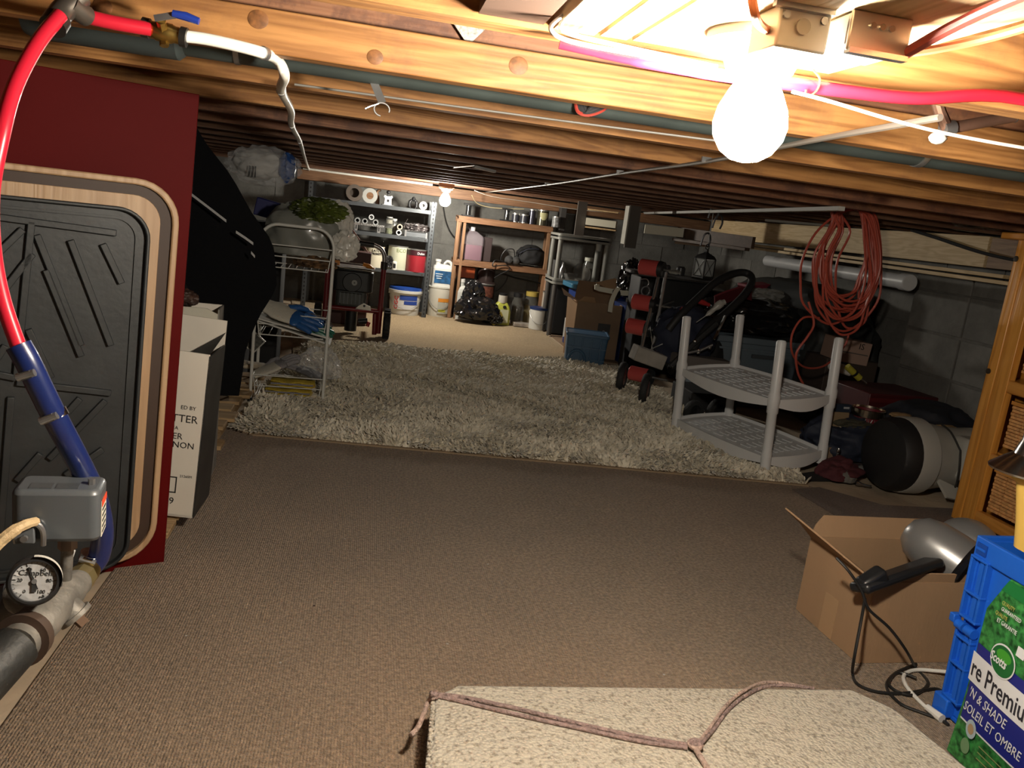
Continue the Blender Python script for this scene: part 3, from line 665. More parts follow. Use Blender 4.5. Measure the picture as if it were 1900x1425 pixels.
part('printed_box', B().prism([(.03, .062), (.088, .062), (.088, .105), (.03, .105)], .0004, Matrix.Rotation(R(90), 4, 'X'), [(.033, .065), (.085, .065), (.085, .102), (.033, .102)]), INK, fp)
# second carton, with a handle hole
q = AY(412, 576, 2.34)
t = thing('carton', 'white carton with a hand hole behind the tall one', 'box', (q.x-.195, 2.34, .060), R(3))
W2, D2, H2 = .37, .10, q.z-.06
m4 = Matrix.Rotation(R(90), 4, 'X')
HZ = H2-.075
hole = [(x*.9+.02, z+HZ) for x, z in rrect(.045, .02, .019, 5)]
outer = []
for k in range(len(hole)):
    a = math.atan2(hole[k][1]-HZ, hole[k][0]-.02); ca, sa = math.cos(a), math.sin(a)
    s1 = (W2/2)/abs(ca) if abs(ca) > 1e-6 else 1e9; s2 = ((H2-HZ) if sa > 0 else HZ)/abs(sa) if abs(sa) > 1e-6 else 1e9
    s_ = min(s1, s2); outer.append((ca*s_, HZ+sa*s_))
part('front_panel', B().prism(outer, -.004, m4, hole), M('cream_carton', (.50, .48, .40), .75, var=.1, vs=6), t, sharp=20)
part('side_panel', B().box((W2/2, D2/2, H2/2), (.004, D2, H2)), M('grey_carton_side', (.22, .21, .19), .7, var=.5, vs=20), t)
part('back_panel', B().box((0, D2, H2/2), (W2, .004, H2)), WC, t)
part('side_panel', B().box((-W2/2, D2/2, H2/2), (.004, D2, H2)), WC, t)
solo('cloth_bundle', B().blob((0, 0, 0), (.15, .12, .11), .15, 2.2, 4, 4, flat=False), M('purple_cloth', (.14, .10, .19), .9), 'dull purple cloth bulging over the carton with the hand hole', 'cloth', (q.x-.145, 2.26, q.z-.09))
solo('bag_of_toys', B().blob((0, 0, 0), (.07, .06, .05), .3, 3.5, 8, 4), M('mixed_brown', (.04, .018, .012), .6, var=.9, vs=40), 'dark brown bundle on top behind the white cartons', 'bundle', (q.x-.12, 2.41, q.z+.012))
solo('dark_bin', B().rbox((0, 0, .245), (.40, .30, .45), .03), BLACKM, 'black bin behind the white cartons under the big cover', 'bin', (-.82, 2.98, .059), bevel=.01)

# ------------------------------------------------------------------ large black cover with white stripes
t = thing('trampoline_cover', 'large folded black fabric bundle with pale stripes leaning behind the red board', 'cover', (-.95, 3.15, 0))
CLOTH = M('black_nylon', (.0035, .0038, .005), .85, spec=.15, bump=.3, bs=30)
top = [(-.55, 1.075), (.30, 1.075), (.37, .98), (.45, .90), (.52, .80), (.60, .70), (.62, .55), (.57, .44), (.52, .30), (.50, .06), (-.55, .06)]
def wav(x, z, y): return y+.025*noise.noise(Vector((x*3, z*3, 1)))
rows = []
for i in range(25):
    z = .13+i*(1.075-.13)/24
    xr = np.interp(z, [.06, .30, .44, .55, .70, .80, .90, .98, 1.075], [.50, .52, .57, .62, .60, .52, .45, .37, .30])
    rows.append([(-.55+(xr+.55)*j/24, wav(-.55+(xr+.55)*j/24, z, 0)-.05*math.sin(j/24*3.1), z) for j in range(25)])
part('fabric', B().sheet(rows, -.10), CLOTH, t, sharp=60)
def stripe(pts):
    l = t.location; rr = []
    for px, py in pts: q = AY(px, py, 2.93)-l; rr.append([q+Vector((0, 0, .004)), q-Vector((0, 0, .005))])
    part('pale_stripe', B().sheet(list(map(list, zip(*rr))), .002), M('reflective_tape', (.42, .42, .42), .5), t)
stripe([(352, 358), (385, 383), (420, 410)]); stripe([(438, 430), (455, 441), (470, 452)]); stripe([(466, 468), (473, 476)])

# clear plastic bag of foam under the joists; blue box
t = thing('plastic_bag', 'clear plastic bag of white packing stuffed under the joists', 'bag', tuple(AY(488, 335, 3.62)))
part('contents', B().blob((-.02, .03, .065), (.19, .13, .11), .2, 2, 5, 4, flat=False), M('foam_white', (.62, .61, .58), .7, var=.3, vs=10), t, sharp=60)
part('film', B().blob((0, 0, .06), (.25, .17, .135), .28, 3.2, 9, 4, flat=False), film('clear_film', (.75, .76, .78), .22, .1), t, sharp=25)
part('blue_wrap', B().blob((.095, -.01, .065), (.06, .07, .10), .3, 2, 4, 3, flat=False), M('blue_wrap', (.03, .09, .30), .35), t)
for k in range(3): part('bar_code', B().box((-.045+k*.012, -.088, .03), (.005, .001, .045)), INK, t)
q = AY(508, 402, 4.22)
solo('box', B().box((0, 0, 0), (.17, .12, .085), (0, R(10), 0)), M('navy_box', (.008, .012, .12), .5), 'dark blue box under the clear bag beside the black bundle', 'box', (q.x, q.y, q.z+.03), bevel=.004)
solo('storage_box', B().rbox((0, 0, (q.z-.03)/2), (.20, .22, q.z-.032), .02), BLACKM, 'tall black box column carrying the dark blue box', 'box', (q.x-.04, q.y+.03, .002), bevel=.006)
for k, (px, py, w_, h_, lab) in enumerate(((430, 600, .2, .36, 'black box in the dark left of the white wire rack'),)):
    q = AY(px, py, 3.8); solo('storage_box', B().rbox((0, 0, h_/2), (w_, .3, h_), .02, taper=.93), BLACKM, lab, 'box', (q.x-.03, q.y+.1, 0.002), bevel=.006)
# framed picture corner left of the rack
q = AY(462, 620, 3.55)
t = thing('framed_picture', 'small framed picture tilted on its corner left of the white rack', 'picture', (q.x-.015, q.y, q.z-.05), (0, R(40), 0))
part('frame', B().prism([(-.05, 0), (.05, 0), (.05, .075), (-.05, .075)], .008, m4, [(-.045, .005), (.045, .005), (.045, .07), (-.045, .07)]), M('silver_frame', (.45, .45, .42), .4, .5), t)
part('print', B().box((0, -.002, .0375), (.092, .003, .068)), M('dark_print', (.06, .06, .05), .5, var=.9, vs=70), t)

# ------------------------------------------------------------------ white wire rack and what it carries
WIRE = M('white_wire', (.62, .62, .58), .4)
RX, RY, RW, RD = -.293, 3.48, .30, .26
t = thing('wire_rack', 'white three-tier wire basket rack standing at the corner of the shag rug', 'rack', (RX, RY, .0), R(2))
def arch(y, top=.755):
    w2 = RW/2; pts = [(-w2, y, .014), (-w2, y, top-.085)]
    for k in range(1, 8): a = R(180-90*k/8); pts.append((-w2+.075+.075*math.cos(a), y, top-.085+.085*math.sin(a)))
    pts += [(-w2+.075, y, top), (w2-.075, y, top)]
    for k in range(1, 8): a = R(90-90*k/8); pts.append((w2-.075+.075*math.cos(a), y, top-.085+.085*math.sin(a)))
    pts += [(w2, y, top-.085), (w2, y, .014)]
    return pts
part('front_frame', B().tube(arch(0), .0068, 10), WIRE, t); part('rear_frame', B().tube(arch(RD, .74), .0068, 10), WIRE, t)
for x in (-RW/2, RW/2):
    for y in (0, RD): part('foot', B().cyl((x, y, 0), (x, y, .02), .010, n=12), BLACK, t)
for zt in (.672, .385, .118):
    bk = B(); r = .0024; w2 = RW/2-.006
    for dz in (0, -.047, -.094):
        k = 1+dz*.9; x_ = w2*k; y0 = .006-dz*.15; y1 = RD-.006+dz*.15
        bk.tube([(-x_, y0, zt+dz), (x_, y0, zt+dz), (x_, y1, zt+dz), (-x_, y1, zt+dz)], r, 6, closed=True)
    for x in (-w2, w2):
        for y in (.02, RD/2, RD-.02): bk.tube([(x, y, zt), (x*.91, y, zt-.094)], r, 5)
    for x in np.linspace(-w2*.85, w2*.85, 9): bk.tube([(x, .02, zt-.094), (x, RD-.02, zt-.094)], r*.8, 5)
    part('wire_basket', bk, WIRE, t)
# contents
BG = film('milky_film', (.23, .235, .21), .92, .3)
t = thing('plastic_bag', 'big milky plastic bag filling the top basket of the white wire rack', 'bag', (-.27, 3.62, .592), 0)
part('bag_film', B().blob((0, .04, .115), (.31, .19, .27), .14, 1.6, 21, 5, sq=.8), BG, t, sharp=30)
part('knot', B().blob((.17, -.06, .10), (.09, .05, .10), .4, 3, 2, 4, flat=False), film('white_film', (.70, .68, .62), .85, .25), t, sharp=30)
part('neck', B().blob((.13, .0, .20), (.10, .06, .13), .4, 3, 7, 4, flat=False), film('white_film', (.62, .6, .55), .85, .25), t, sharp=30)
solo('leafy_bag', B().blob((0, 0, .03), (.19, .13, .085), .35, 4.5, 31, 5, flat=False), M('green_foil', (.085, .11, .02), .35, var=.9, vs=14), 'crumpled green bag on top of the milky bag', 'bag', (-.22, 3.60, .795), sharp=30)
solo('kindling', B().blob((0, 0, .02), (.14, .12, .05), .4, 5, 17, 4), M('brown_tangle', (.16, .09, .04), .7, var=.8, vs=40), 'brown tangle at the bottom of the top basket under the milky bag', 'bundle', (-.22, 3.57, .584))
# gloves on a white sheet in the middle basket
t = thing('folded_board', 'white card folder sticking out of the middle basket', 'folder', (-.31, 3.58, .335), (0, R(11), 0))
part('sheet', B().box((0, 0, .0), (.36, .20, .008)), M('grimy_white', (.55, .54, .50), .6, var=.2, vs=8), t, bevel=.002)
part('sheet', B().box((.02, .01, -.02), (.34, .18, .006), (0, R(3), 0)), M('grimy_white', (.5, .5, .5)), t)
part('end_label', B().box((-.181, 0, .0), (.003, .08, .012)), M('pinkish_label', (.5, .25, .2), .6), t)
def glove(name, label, loc, rot, cm, cp, sc_=1.0, group=None, spread=.16):
    """knitted work glove lying flat: cuff and back of cm, palm and fingers dipped in cp"""
    t = thing(name, label, 'glove', loc, rot, group)
    b = B(); rows = []
    for i in range(9):
        x = -.085+i*.016; w_ = (.040+.010*math.sin(i/8*math.pi)-(.006 if i < 3 else 0))*sc_
        rows.append([(x*sc_, w_*math.cos(a), .011*sc_*math.sin(a)+.012) for a in np.linspace(0, 2*math.pi, 14)])
    b.sheet(rows); part('cuff_and_back', b, cm, t, sharp=70)
    pb = B().blob((.045*sc_, 0, .012), (.065*sc_, .088*sc_, .026*sc_), .05, 2, 3, 3, flat=False); part('palm', pb, cp, t, sharp=70)
    for k, (dy, ln) in enumerate(((.033, .062), (.012, .078), (-.011, .074), (-.033, .056))):
        a = (dy/.033)*spread; x0 = .062
        part('finger', B().tube([Vector((x0*sc_, dy*sc_, .013)), Vector(((x0+ln*.5)*sc_, (dy+ln*.5*math.sin(a))*sc_, .015)), Vector(((x0+ln*.9)*sc_, (dy+ln*.9*math.sin(a))*sc_, .011)), Vector(((x0+ln)*sc_, (dy+ln*math.sin(a))*sc_, .009))], [v*sc_ for v in (.0115, .0115, .0095, .004)], 10), cp, t)
    part('thumb', B().tube([Vector((.0, .036*sc_, .012)), Vector((.03*sc_, .062*sc_, .014)), Vector((.058*sc_, .072*sc_, .010)), Vector((.066*sc_, .074*sc_, .009))], [v*sc_ for v in (.014, .012, .010, .004)], 10), cp, t)
    return t
KN = M('knit_white', (.56, .53, .45), .9, bump=.5, bs=220); KG = M('knit_grey', (.24, .23, .24), .9, bump=.5, bs=200)
DIP = M('blue_latex', (.018, .085, .26), .4, bump=.2, bs=60); DIPG = M('green_latex', (.02, .12, .08), .4)
glove('work_glove', 'white knitted work glove with blue dipped fingers, uppermost in the middle basket', (-.325, 3.50, .378), (R(28), R(17), R(-8)), KN, DIP, 1.15)
glove('work_glove', 'blue dipped work glove lying under the uppermost one in the middle basket', (-.30, 3.56, .355), (R(24), R(15), R(-2)), KN, DIP, 1.15)
glove('work_glove', 'green-fingered work glove at the right end of the middle basket', (-.26, 3.53, .338), (R(20), R(16), R(4)), KN, DIPG, 1.05)
# yellow cloths and grey gloves in the low basket
YC = M('yellow_suede', (.50, .36, .035), .9, bump=.4, bs=120, var=.25, vs=20)
def folded(label, loc, w_, rz):
    t = thing('folded_glove', label, 'glove', loc, rz, 'yellow folded gloves in the low basket'); 
    for k, (z, s_) in enumerate(((.010, 1), (.024, .97))):
        rows = []
        for i in range(15):
            x = (-.5+i/14)*w_*s_; rows.append([(x, .05*math.cos(a)*(1-.3*abs(i/7-1)**6), z+.0085*math.sin(a)*(1-.5*abs(i/7-1)**8)+.003*math.sin(i*.9)) for a in np.linspace(0, 2*math.pi, 12)])
        part('fold', B().sheet(rows), YC, t, sharp=70)
    part('grey_trim', B().tube([(-w_*.48, -.045, .017), (0, -.052, .019), (w_*.45, -.048, .018)], .004, 6, sub=4), KG, t)
folded('yellow folded work glove lowest in the bottom basket', (-.29, 3.54, .030), .20, R(1)); folded('yellow folded work glove lying on the lowest one', (-.275, 3.54, .068), .19, R(3))
glove('work_glove', 'grey knitted glove hanging over the left side above the yellow ones', (-.37, 3.56, .125), (R(5), R(-22), R(25)), KN, KG, 1.0)
glove('work_glove', 'grey knitted glove crumpled over the yellow ones', (-.28, 3.60, .125), (R(-10), R(8), R(-30)), KG, M('grey_palm', (.12, .12, .13), .8), 1.05)
glove('work_glove', 'pale leather glove reaching past the left post of the wire rack', (-.455, 3.62, .12), (R(0), R(-8), R(200)), M('pale_leather', (.45, .38, .28), .8, var=.3), M('pale_leather', (.4, .3, .2)), .95)
solo('plastic_bag', B().blob((0, 0, .05), (.15, .14, .14), .35, 3, 33, 4), film('clear_film', (.7, .7, .7), .3), 'empty clear bag bulging at the right of the bottom basket', 'bag', (-.17, 3.60, .10), sharp=25)
solo('fabric_roll', B().blob((0, 0, .04), (.24, .16, .09), .25, 3, 40, 4), M('taupe_cloth', (.14, .12, .11), .9), 'taupe cloth under the white card folder in the middle basket', 'cloth', (-.28, 3.63, .293))

# ------------------------------------------------------------------ pressure switch, gauge and manifold (near left)
BOX = M('switch_grey', (.085, .095, .105), .38, .2, coat=.2)
q = AY(112, 992, 1.0)
t = thing('pressure_switch', 'grey metal pressure switch box above the gauge', 'switch', (q.x, q.y, q.z), R(8))
part('cover', B().rbox((0, .0, .034), (.094, .058, .066), .012, 5), BOX, t, bevel=.006)
part('top_recess', B().box((-.018, -.012, .0672), (.024, .018, .0012)), M('switch_dark', (.05, .055, .06), .4), t); part('top_recess', B().box((.010, -.012, .0672), (.024, .018, .0012)), M('switch_dark', (.05, .055, .06)), t)
part('top_nut', B().cyl((.034, -.004, .066), (.034, -.004, .074), .0042, n=6), STEEL, t)
lm = Matrix.Rotation(R(90), 4, 'Z')
wl = part('warning_label', B().box((.0476, -.003, .028), (.0008, .032, .046)), M('label_paper', (.62, .58, .48), .6), t)
part('label_stripe', B().box((.0482, -.003, .0475), (.0008, .032, .008)), M('label_red', (.65, .06, .02), .6), wl)
for k in range(5): part('label_print', B().box((.0482, -.004, .038-k*.007), (.0006, .022, .0022)), INK, wl)
part('cable_clamp', B().tube([(-.040, -.032, .004), (-.040, -.034, .024), (-.030, -.035, .031), (-.018, -.034, .028), (-.012, -.033, .018), (-.012, -.031, .0)], .0032, 8, sub=4), STEEL, t)
part('clamp_plate', B().box((-.030, -.032, .014), (.020, .006, .022)), DKGREY, t, bevel=.002)
part('clamp_screw', B().cyl((-.030, -.036, .028), (-.030, -.036, .036), .003, n=8), CHROME, t)
part('clamp_screw', B().cyl((-.030, -.037, .012), (-.030, -.042, .012), .004, n=10), STEEL, t)
part('hex_nut', B().cyl((.008, .0, .0), (.008, .0, -.018), .011, n=6), M('nickel_brown', (.25, .19, .15), .4, .8), t)
part('nipple', B().tube([(.008, 0, -.016), (.006, 0, -.06)], [.0072, .0072], 14), GALV, t)
cab = [AY(66, 968, .965), AY(50, 972, .95), AY(25, 985, .94), AY(-5, 1010, .93), AY(-30, 1040, .92)]
wsolo('cable', B().tube(cab, [.0055, .006, .007, .007, .007], 8, sub=5), M('old_rubber_cable', (.55, .40, .22), .6, bump=.5, bs=60, var=.3), 'yellowed two-core cable entering the pressure switch from the left', 'cable')
# manifold
t = thing('pipe_manifold', 'galvanised tee fitting with side plug below the gauge', 'pipe fitting', tuple(AY(80, 1150, .97)))
l = t.location; Wp = lambda x, y, Y_: AY(x, y, Y_)-l
A0, A1 = Wp(30, 1200, .90), Wp(165, 1065, 1.06); ax = (A1-A0).normalized()
part('tee_body', B().tube([Wp(50, 1180, .92), Wp(62, 1165, .935), Wp(85, 1140, .96), Wp(120, 1103, 1.0), Wp(140, 1085, 1.03), Wp(146, 1080, 1.04)], [.024, .025, .0235, .021, .018, .016], 24, sub=3), GALV, t, sharp=60)
part('collar', B().tube([Wp(38, 1190, .905), Wp(52, 1178, .922)], [.031, .029], 28), M('rusty_collar', (.09, .06, .045), .6, .6, var=.4), t)
part('spigot', B().tube([Wp(28, 1201, .893), Wp(42, 1187, .91)], .0225, 24), GALV, t)
part('plug_boss', B().tube([Wp(118, 1122, .985), Wp(140, 1143, .985)], [.017, .0165], 24), GALV, t); part('plug_rim', B().tube([Wp(136, 1139, .985), Wp(142, 1145, .985)], [.0205, .0205], 26), GALV, t)
part('square_plug', B().tube([Wp(142, 1145, .985), Wp(156, 1158, .985)], [.008, .008], 4), M('rust_plug', (.10, .055, .03), .7, .4), t)
part('side_branch', B().tube([Wp(75, 1135, .97), Wp(48, 1112, .99), Wp(30, 1105, 1.0)], [.021, .020, .020], 20), GALV, t)
part('brass_nut', B().tube([Wp(140, 1086, 1.035), Wp(156, 1068, 1.06)], [.0175, .0175], 8), M('brass_pale', (.62, .5, .24), .35, .9), t)
part('brass_barb', B().tube([Wp(152, 1072, 1.055), Wp(160, 1062, 1.07), Wp(168, 1050, 1.085)], [.0155, .0165, .0145], 20), BRASS, t)
part('rear_pipe', B().tube([Wp(30, 1105, 1.0), Wp(-40, 1150, 1.0)], .02, 18), BLACK, t)
part('white_tag', B().box(Wp(127, 1040, 1.02), (.008, .004, .03), (0, R(15), 0)), WHITE, t)
wsolo('suction_pipe', B().tube([AY(34, 1196, .897), AY(0, 1228, .875), AY(-70, 1300, .83)], [.0255, .0275, .029], 24), M('black_poly_pipe', (.010, .0105, .010), .6, bump=.2, bs=80), 'black plastic pipe leaving the galvanised tee at the lower left', 'pipe')
# gauge
q = AY(64, 1077, .925)
to = (CAMP-q).normalized(); yawg = math.atan2(to.x, -to.y)
t = thing('pressure_gauge', 'round black pressure gauge with a white dial', 'gauge', (q.x, q.y, q.z), (R(-16), R(7), yawg-R(4)))
r_ = .0262
part('case', B().lathe([(0, -.018), (r_*.9, -.018), (r_+.001, -.012), (r_+.0015, .006), (r_-.001, .0085), (r_-.0035, .0085), (r_-.004, .004)], rot=(R(90), 0, 0), n=40), BLACK, t)
dial = part('dial', B().lathe([(0, .0045), (r_-.0035, .0045)], rot=(R(90), 0, 0), n=40), M('dial_white', (.62, .62, .62), .5), t)
for k in range(21):
    a = R(235-290*k/20); big = k % 4 == 0; r0 = r_*(.70 if big else .75)
    part('tick', B().box(((r0+r_*.82)/2*math.cos(a), -.0050, (r0+r_*.82)/2*math.sin(a)), (r_*.82-r0, .0004, .0008 if big else .0004), (0, -a, 0)), INK, dial)
for k, s_ in enumerate(('0', '20', '40', '60', '80', '100')):
    a = R(235-290*k/5); text(s_, .0058, INK, dial, (r_*.55*math.cos(a), -.0050, r_*.55*math.sin(a)), depth=.0002)
text('psi', .004, INK, dial, (r_*.36, -.0050, -r_*.66), depth=.0002)
text('Campbell', .0088, INK, dial, (0, -.0050, r_*.34), depth=.0002)
a = R(116); part('needle', B().beam((-.010*math.cos(a), -.0062, -.010*math.sin(a)), (r_*.66*math.cos(a), -.0062, r_*.66*math.sin(a)), .0016, .0006, up=(0, -1, 0)), INK, t)
part('needle_tail', B().beam((0, -.0062, 0), (.001, -.0062, -.012), .0045, .0006, up=(0, -1, 0)), INK, t)
part('hub', B().cyl((0, -.005, 0), (0, -.0075, 0), .0028, n=16), STEEL, t)
part('white_sticker', shell(r_+.0021, -.004, .012, -100, 10, 16), M('sticker', (.6, .58, .52), .5), t).rotation_euler = (R(90), R(-88), 0)
wsolo('pipe_nipple', B().tube([AY(70, 1100, .95), AY(88, 1128, .965)], .007, 14), GALV, 'short nipple joining the gauge to the galvanised tee', 'pipe fitting')
# blue hose with clamps
H = [AY(34, 640, .985), AY(52, 672, .985), AY(75, 720, .99), AY(105, 780, 1.0), AY(150, 865, 1.03), AY(178, 925, 1.06), AY(190, 985, 1.08), AY(184, 1030, 1.088), AY(170, 1052, 1.085)]
t = thing('hose', 'dark blue hose with steel clamps bending down to the brass fitting', 'hose', H[-1]); l = H[-1]
part('hose_body', B().tube([p-l for p in H], .0138, 18, sub=6), PEXB, t)
for k, (pa, pb, y) in enumerate((((56, 684), (62, 697), .988), ((97, 763), (104, 776), 1.0), ((172, 1026), (168, 1038), 1.087))):
    a, b_ = AY(*pa, y)-l, AY(*pb, y)-l; d = (b_-a).normalized()
    part('hose_clamp', B().tube([a, b_], .0152, 20), CHROME, t)
    sd = d.cross(Vector((0, -1, 0))).normalized(); c_ = (a+b_)/2+Vector((0, -.0165, 0))
    part('clamp_screw', B().cyl(c_-sd*.010, c_+sd*.010, .0045, n=10), STEEL, t); part('clamp_housing', B().beam(c_-sd*.006, c_+sd*.006, .009, .006, up=(0, -1, 0)), CHROME, t)
# ------------------------------------------------------------------ grey steel shelving at the back
SH = M('shelf_grey', (.075, .083, .09), .42, .3, var=.15, vs=10)
t = thing('steel_shelving', 'grey slotted steel shelving unit against the block wall', 'shelving', (0, 6.80, .007))
for x, h in ((-.5, .975), (.5, .93)):
    for y in (-.15, .15):
        s_ = 1 if x > 0 else -1; f = -1 if y < 0 else 1
        b = B().box((x, y, h/2), (.004, .036, h)).box((x-s_*.017, y+f*.016, h/2), (.036, .004, h)); up = part('upright', b, SH, t)
        if y < 0:
            b = B()
            for k in range(int(h/.032)): b.box((x-s_*.017, y-.0185, .03+k*.032), (.009, .001, .014))
            part('slots', b, BLACKM, up, kind='stuff')
SHZ = (.845, .622, .345)
for z in SHZ:
    part('shelf', B().box((0, 0, z+.012), (.965, .29, .004)), SH, t)
    part('shelf_lip', B().box((0, -.146, z+.001), (.97, .004, .030)), SH, t, bevel=.001); part('shelf_lip', B().box((0, .146, z), (.97, .004, .028)), SH, t)
    for x in (.44, .475): part('bolt', B().cyl((x, -.147, z), (x, -.151, z), .006, n=8), CHROME, t)
SY = 6.80; S1, S2, S3 = [z+.007+.0145 for z in SHZ]
# ---- top shelf
def at_shelf(px, py, y): return AY(px, py, y).x
x = at_shelf(657, 365, 6.76)
t = thing('tape_roll', 'dark ring-shaped roll standing at the left of the top steel shelf', 'roll', (x, 6.76, S1), (R(-6), 0, R(4)))
part('ring', B().lathe([(.037, -.02), (.066, -.02), (.066, .02), (.037, .02), (.037, -.02)], c=(0, 0, .066), rot=(R(90), 0, 0), n=36), M('brown_tape', (.085, .065, .05), .6), t)
x = at_shelf(686, 368, 6.76)
t = thing('cable_spool', 'pale grey spool with a brown core on the top steel shelf', 'spool', (x, 6.76, S1), (R(-6), 0, R(-6)))
part('flange', B().lathe([(.028, 0), (.060, 0), (.060, .004), (.028, .004), (.028, 0)], c=(0, 0, .06), rot=(R(90), 0, 0), n=36), M('spool_grey', (.45, .45, .42), .5), t)
part('core', B().lathe([(.012, -.05), (.03, -.05), (.03, .002), (.012, .002)], c=(0, 0, .06), rot=(R(90), 0, 0), n=30), REDPINEX, t)
part('flange', B().lathe([(.028, -.05), (.060, -.05), (.060, -.046), (.028, -.046), (.028, -.05)], c=(0, 0, .06), rot=(R(90), 0, 0), n=36), M('spool_grey', (.45, .45, .42)), t)
x = at_shelf(720, 372, 6.72)
t = thing('wall_bracket', 'glossy white bracket with a black ball knob on the top steel shelf', 'bracket', (x, 6.72, S1), R(6))
poly = [(-.036, 0), (.036, 0), (.030, .012), (.026, .055), (.037, .066), (.03, .082), (.018, .075), (0, .072), (-.018, .075), (-.03, .082), (-.037, .066), (-.026, .055), (-.030, .012)]
part('plate', B().prism(poly, -.012, m4), M('gloss_white', (.8, .8, .8), .15), t, bevel=.003)
part('square_hole', B().box((0, -.0005, .038), (.018, .001, .02)), BLACKM, t); part('foot', B().box((0, .01, .004), (.09, .06, .006)), DKGREY, t)
part('stem', B().tube([(0, .02, .07), (.0, .022, .095)], .005), BLACK, t); part('ball_knob', B().blob((0, .022, .105), (.032, .032, .032), 0, 1, 1, 3, flat=False), BLACK, t)
x = at_shelf(703, 372, 6.80)
solo('fitting', B().tube([(-.01, 0, .0), (-.012, 0, .06), (-.02, 0, .10), (.01, 0, .115)], [.016, .013, .011, .009], 12, sub=3), M('brown_metal', (.16, .09, .05), .5, .5), 'small brown metal fitting behind the white bracket', 'fitting', (x, 6.80, S1))
x = at_shelf(766, 385, 6.75)
t = thing('caliper_clamp', 'black two-legged clamp standing on the right of the top steel shelf', 'clamp', (x, 6.75, S1))
for s_ in (-1, 1): part('leg', B().tube([(s_*.008, 0, .07), (s_*.026, 0, .055), (s_*.028, 0, .02), (s_*.02, 0, .006)], [.010, .013, .012, .008], 10, sub=4), BLACK, t)
part('head', B().lathe([(0, .095), (.012, .09), (.018, .07), (.010, .058), (0, .056)], n=14), BLACK, t)
x = at_shelf(784, 385, 6.78)
t = thing('tape_roll', 'small pale grey roll beside the black clamp', 'roll', (x, 6.78, S1), R(10))
part('ring', B().lathe([(.012, -.02), (.034, -.02), (.034, .02), (.012, .02), (.012, -.02)], c=(0, 0, .034), rot=(R(90), 0, 0), n=28), M('grey_tape', (.3, .3, .29), .5), t)
# ---- second shelf: tubes on a ribbed tray, jars, wire basket
TUBEM = M('tube_grey', (.26, .27, .27), .45)
tx = at_shelf(683, 425, 6.68)
t = thing('ribbed_tray', 'bright ribbed metal tray on legs carrying grey tubes on the second steel shelf', 'tray', (tx, 6.76, S2))
part('tray_plate', B().box((0, 0, .055), (.255, .16, .006)), STEEL, t)
for k in range(20): part('rib', B().box((-.119+k*.0125, -.083, .055), (.006, .008, .018)), CHROME, t)
for xx in (-.095, .085): part('leg', B().box((xx, -.07, .026), (.024, .01, .052)), STEEL, t); part('leg_slot', B().box((xx, -.0755, .028), (.008, .002, .03)), BLACKM, t)
def tubeobj(px, py, label, r=.021, zl=None, wall=.008, mat=None, y=6.70, grp='grey tubes on the second shelf'):
    q = AY(px, py, y)
    t = thing('cardboard_tube', label, 'tube', (q.x, y, q.z-r), 0, grp)
    part('tube_wall', B().lathe([(r-wall, -.13), (r, -.13), (r, .02), (r-wall, .02), (r-wall, -.13)], c=(0, 0, r), rot=(R(90), 0, 0), n=24), mat or TUBEM, t)
    return t
ztray = S2+.058
for (px, zc_, lab) in ((664, ztray+.0225, 'open grey tube at the left end of the ribbed tray'), (678, ztray+.0225, 'open grey tube second from the left on the ribbed tray'), (698, ztray+.0225, 'open grey tube at the right end of the ribbed tray')):
    q = AY(px, 402, 6.70)
    tt = thing('pipe_tube', lab, 'tube', (q.x, 6.70, zc_-.0225), 0, 'grey tubes on the ribbed tray')
    part('tube_wall', B().lathe([(.0135, -.13), (.0222, -.13), (.0222, .02), (.0135, .02), (.0135, -.13)], c=(0, 0, .0225), rot=(R(90), 0, 0), n=24), TUBEM, tt)
q = AY(690, 394, 6.69)
tt = thing('pipe_tube', 'clear-ended grey tube resting on top of the other tubes', 'tube', (q.x, 6.69, ztray+.038))
part('tube_wall', B().lathe([(.0145, -.13), (.0212, -.13), (.0212, .02), (.0145, .02), (.0145, -.13)], c=(0, 0, .0215), rot=(R(90), 0, 0), n=24), M('clear_tube', (.6, .62, .62), .15), tt)
part('coil_inside', B().tube([(.009*math.cos(a), -.02+a*.001, .0215+.009*math.sin(a)) for a in np.linspace(0, 9, 20)], .0015, 6), CHROME, tt)
JAR = M('jar_glass', (.2, .2, .18), .1, spec=.8, alpha=.35)
def jar(label, loc, r, h, fill, lid=None, rot=0):
    t = thing('jar', label, 'jar', loc, rot)
    part('glass', B().lathe([(0, 0), (r, 0), (r, h*.72), (r*.75, h*.84), (r*.75, h), (r*.68, h)], n=22), JAR, t)
    part('contents', B().lathe([(0, .004), (r*.86, .004), (r*.86, h*.6), (0, h*.62)], n=16), fill, t)
    if lid: part('lid', B().lathe([(r*.8, h*.9), (r*.8, h*1.04), (0, h*1.04)], n=22), lid, t)
    return t
xj = at_shelf(722, 430, 6.72)
jar('squat glass jar with green contents beside the ribbed tray', (xj, 6.74, S2), .034, .075, M('green_bits', (.24, .28, .12), .7, var=.8, vs=120))
jar('glass jar with pale contents balanced over the green one', (xj-.004, 6.75, S2+.079), .030, .055, M('pale_bits', (.5, .48, .38), .7, var=.4, vs=90), M('lid_grey', (.4, .4, .38), .4))
jar('small glass jar behind the pair of stacked jars', (xj+.035, 6.82, S2), .030, .12, M('pale_bits', (.5, .48, .38)), M('lid_grey', (.4, .4, .38)))
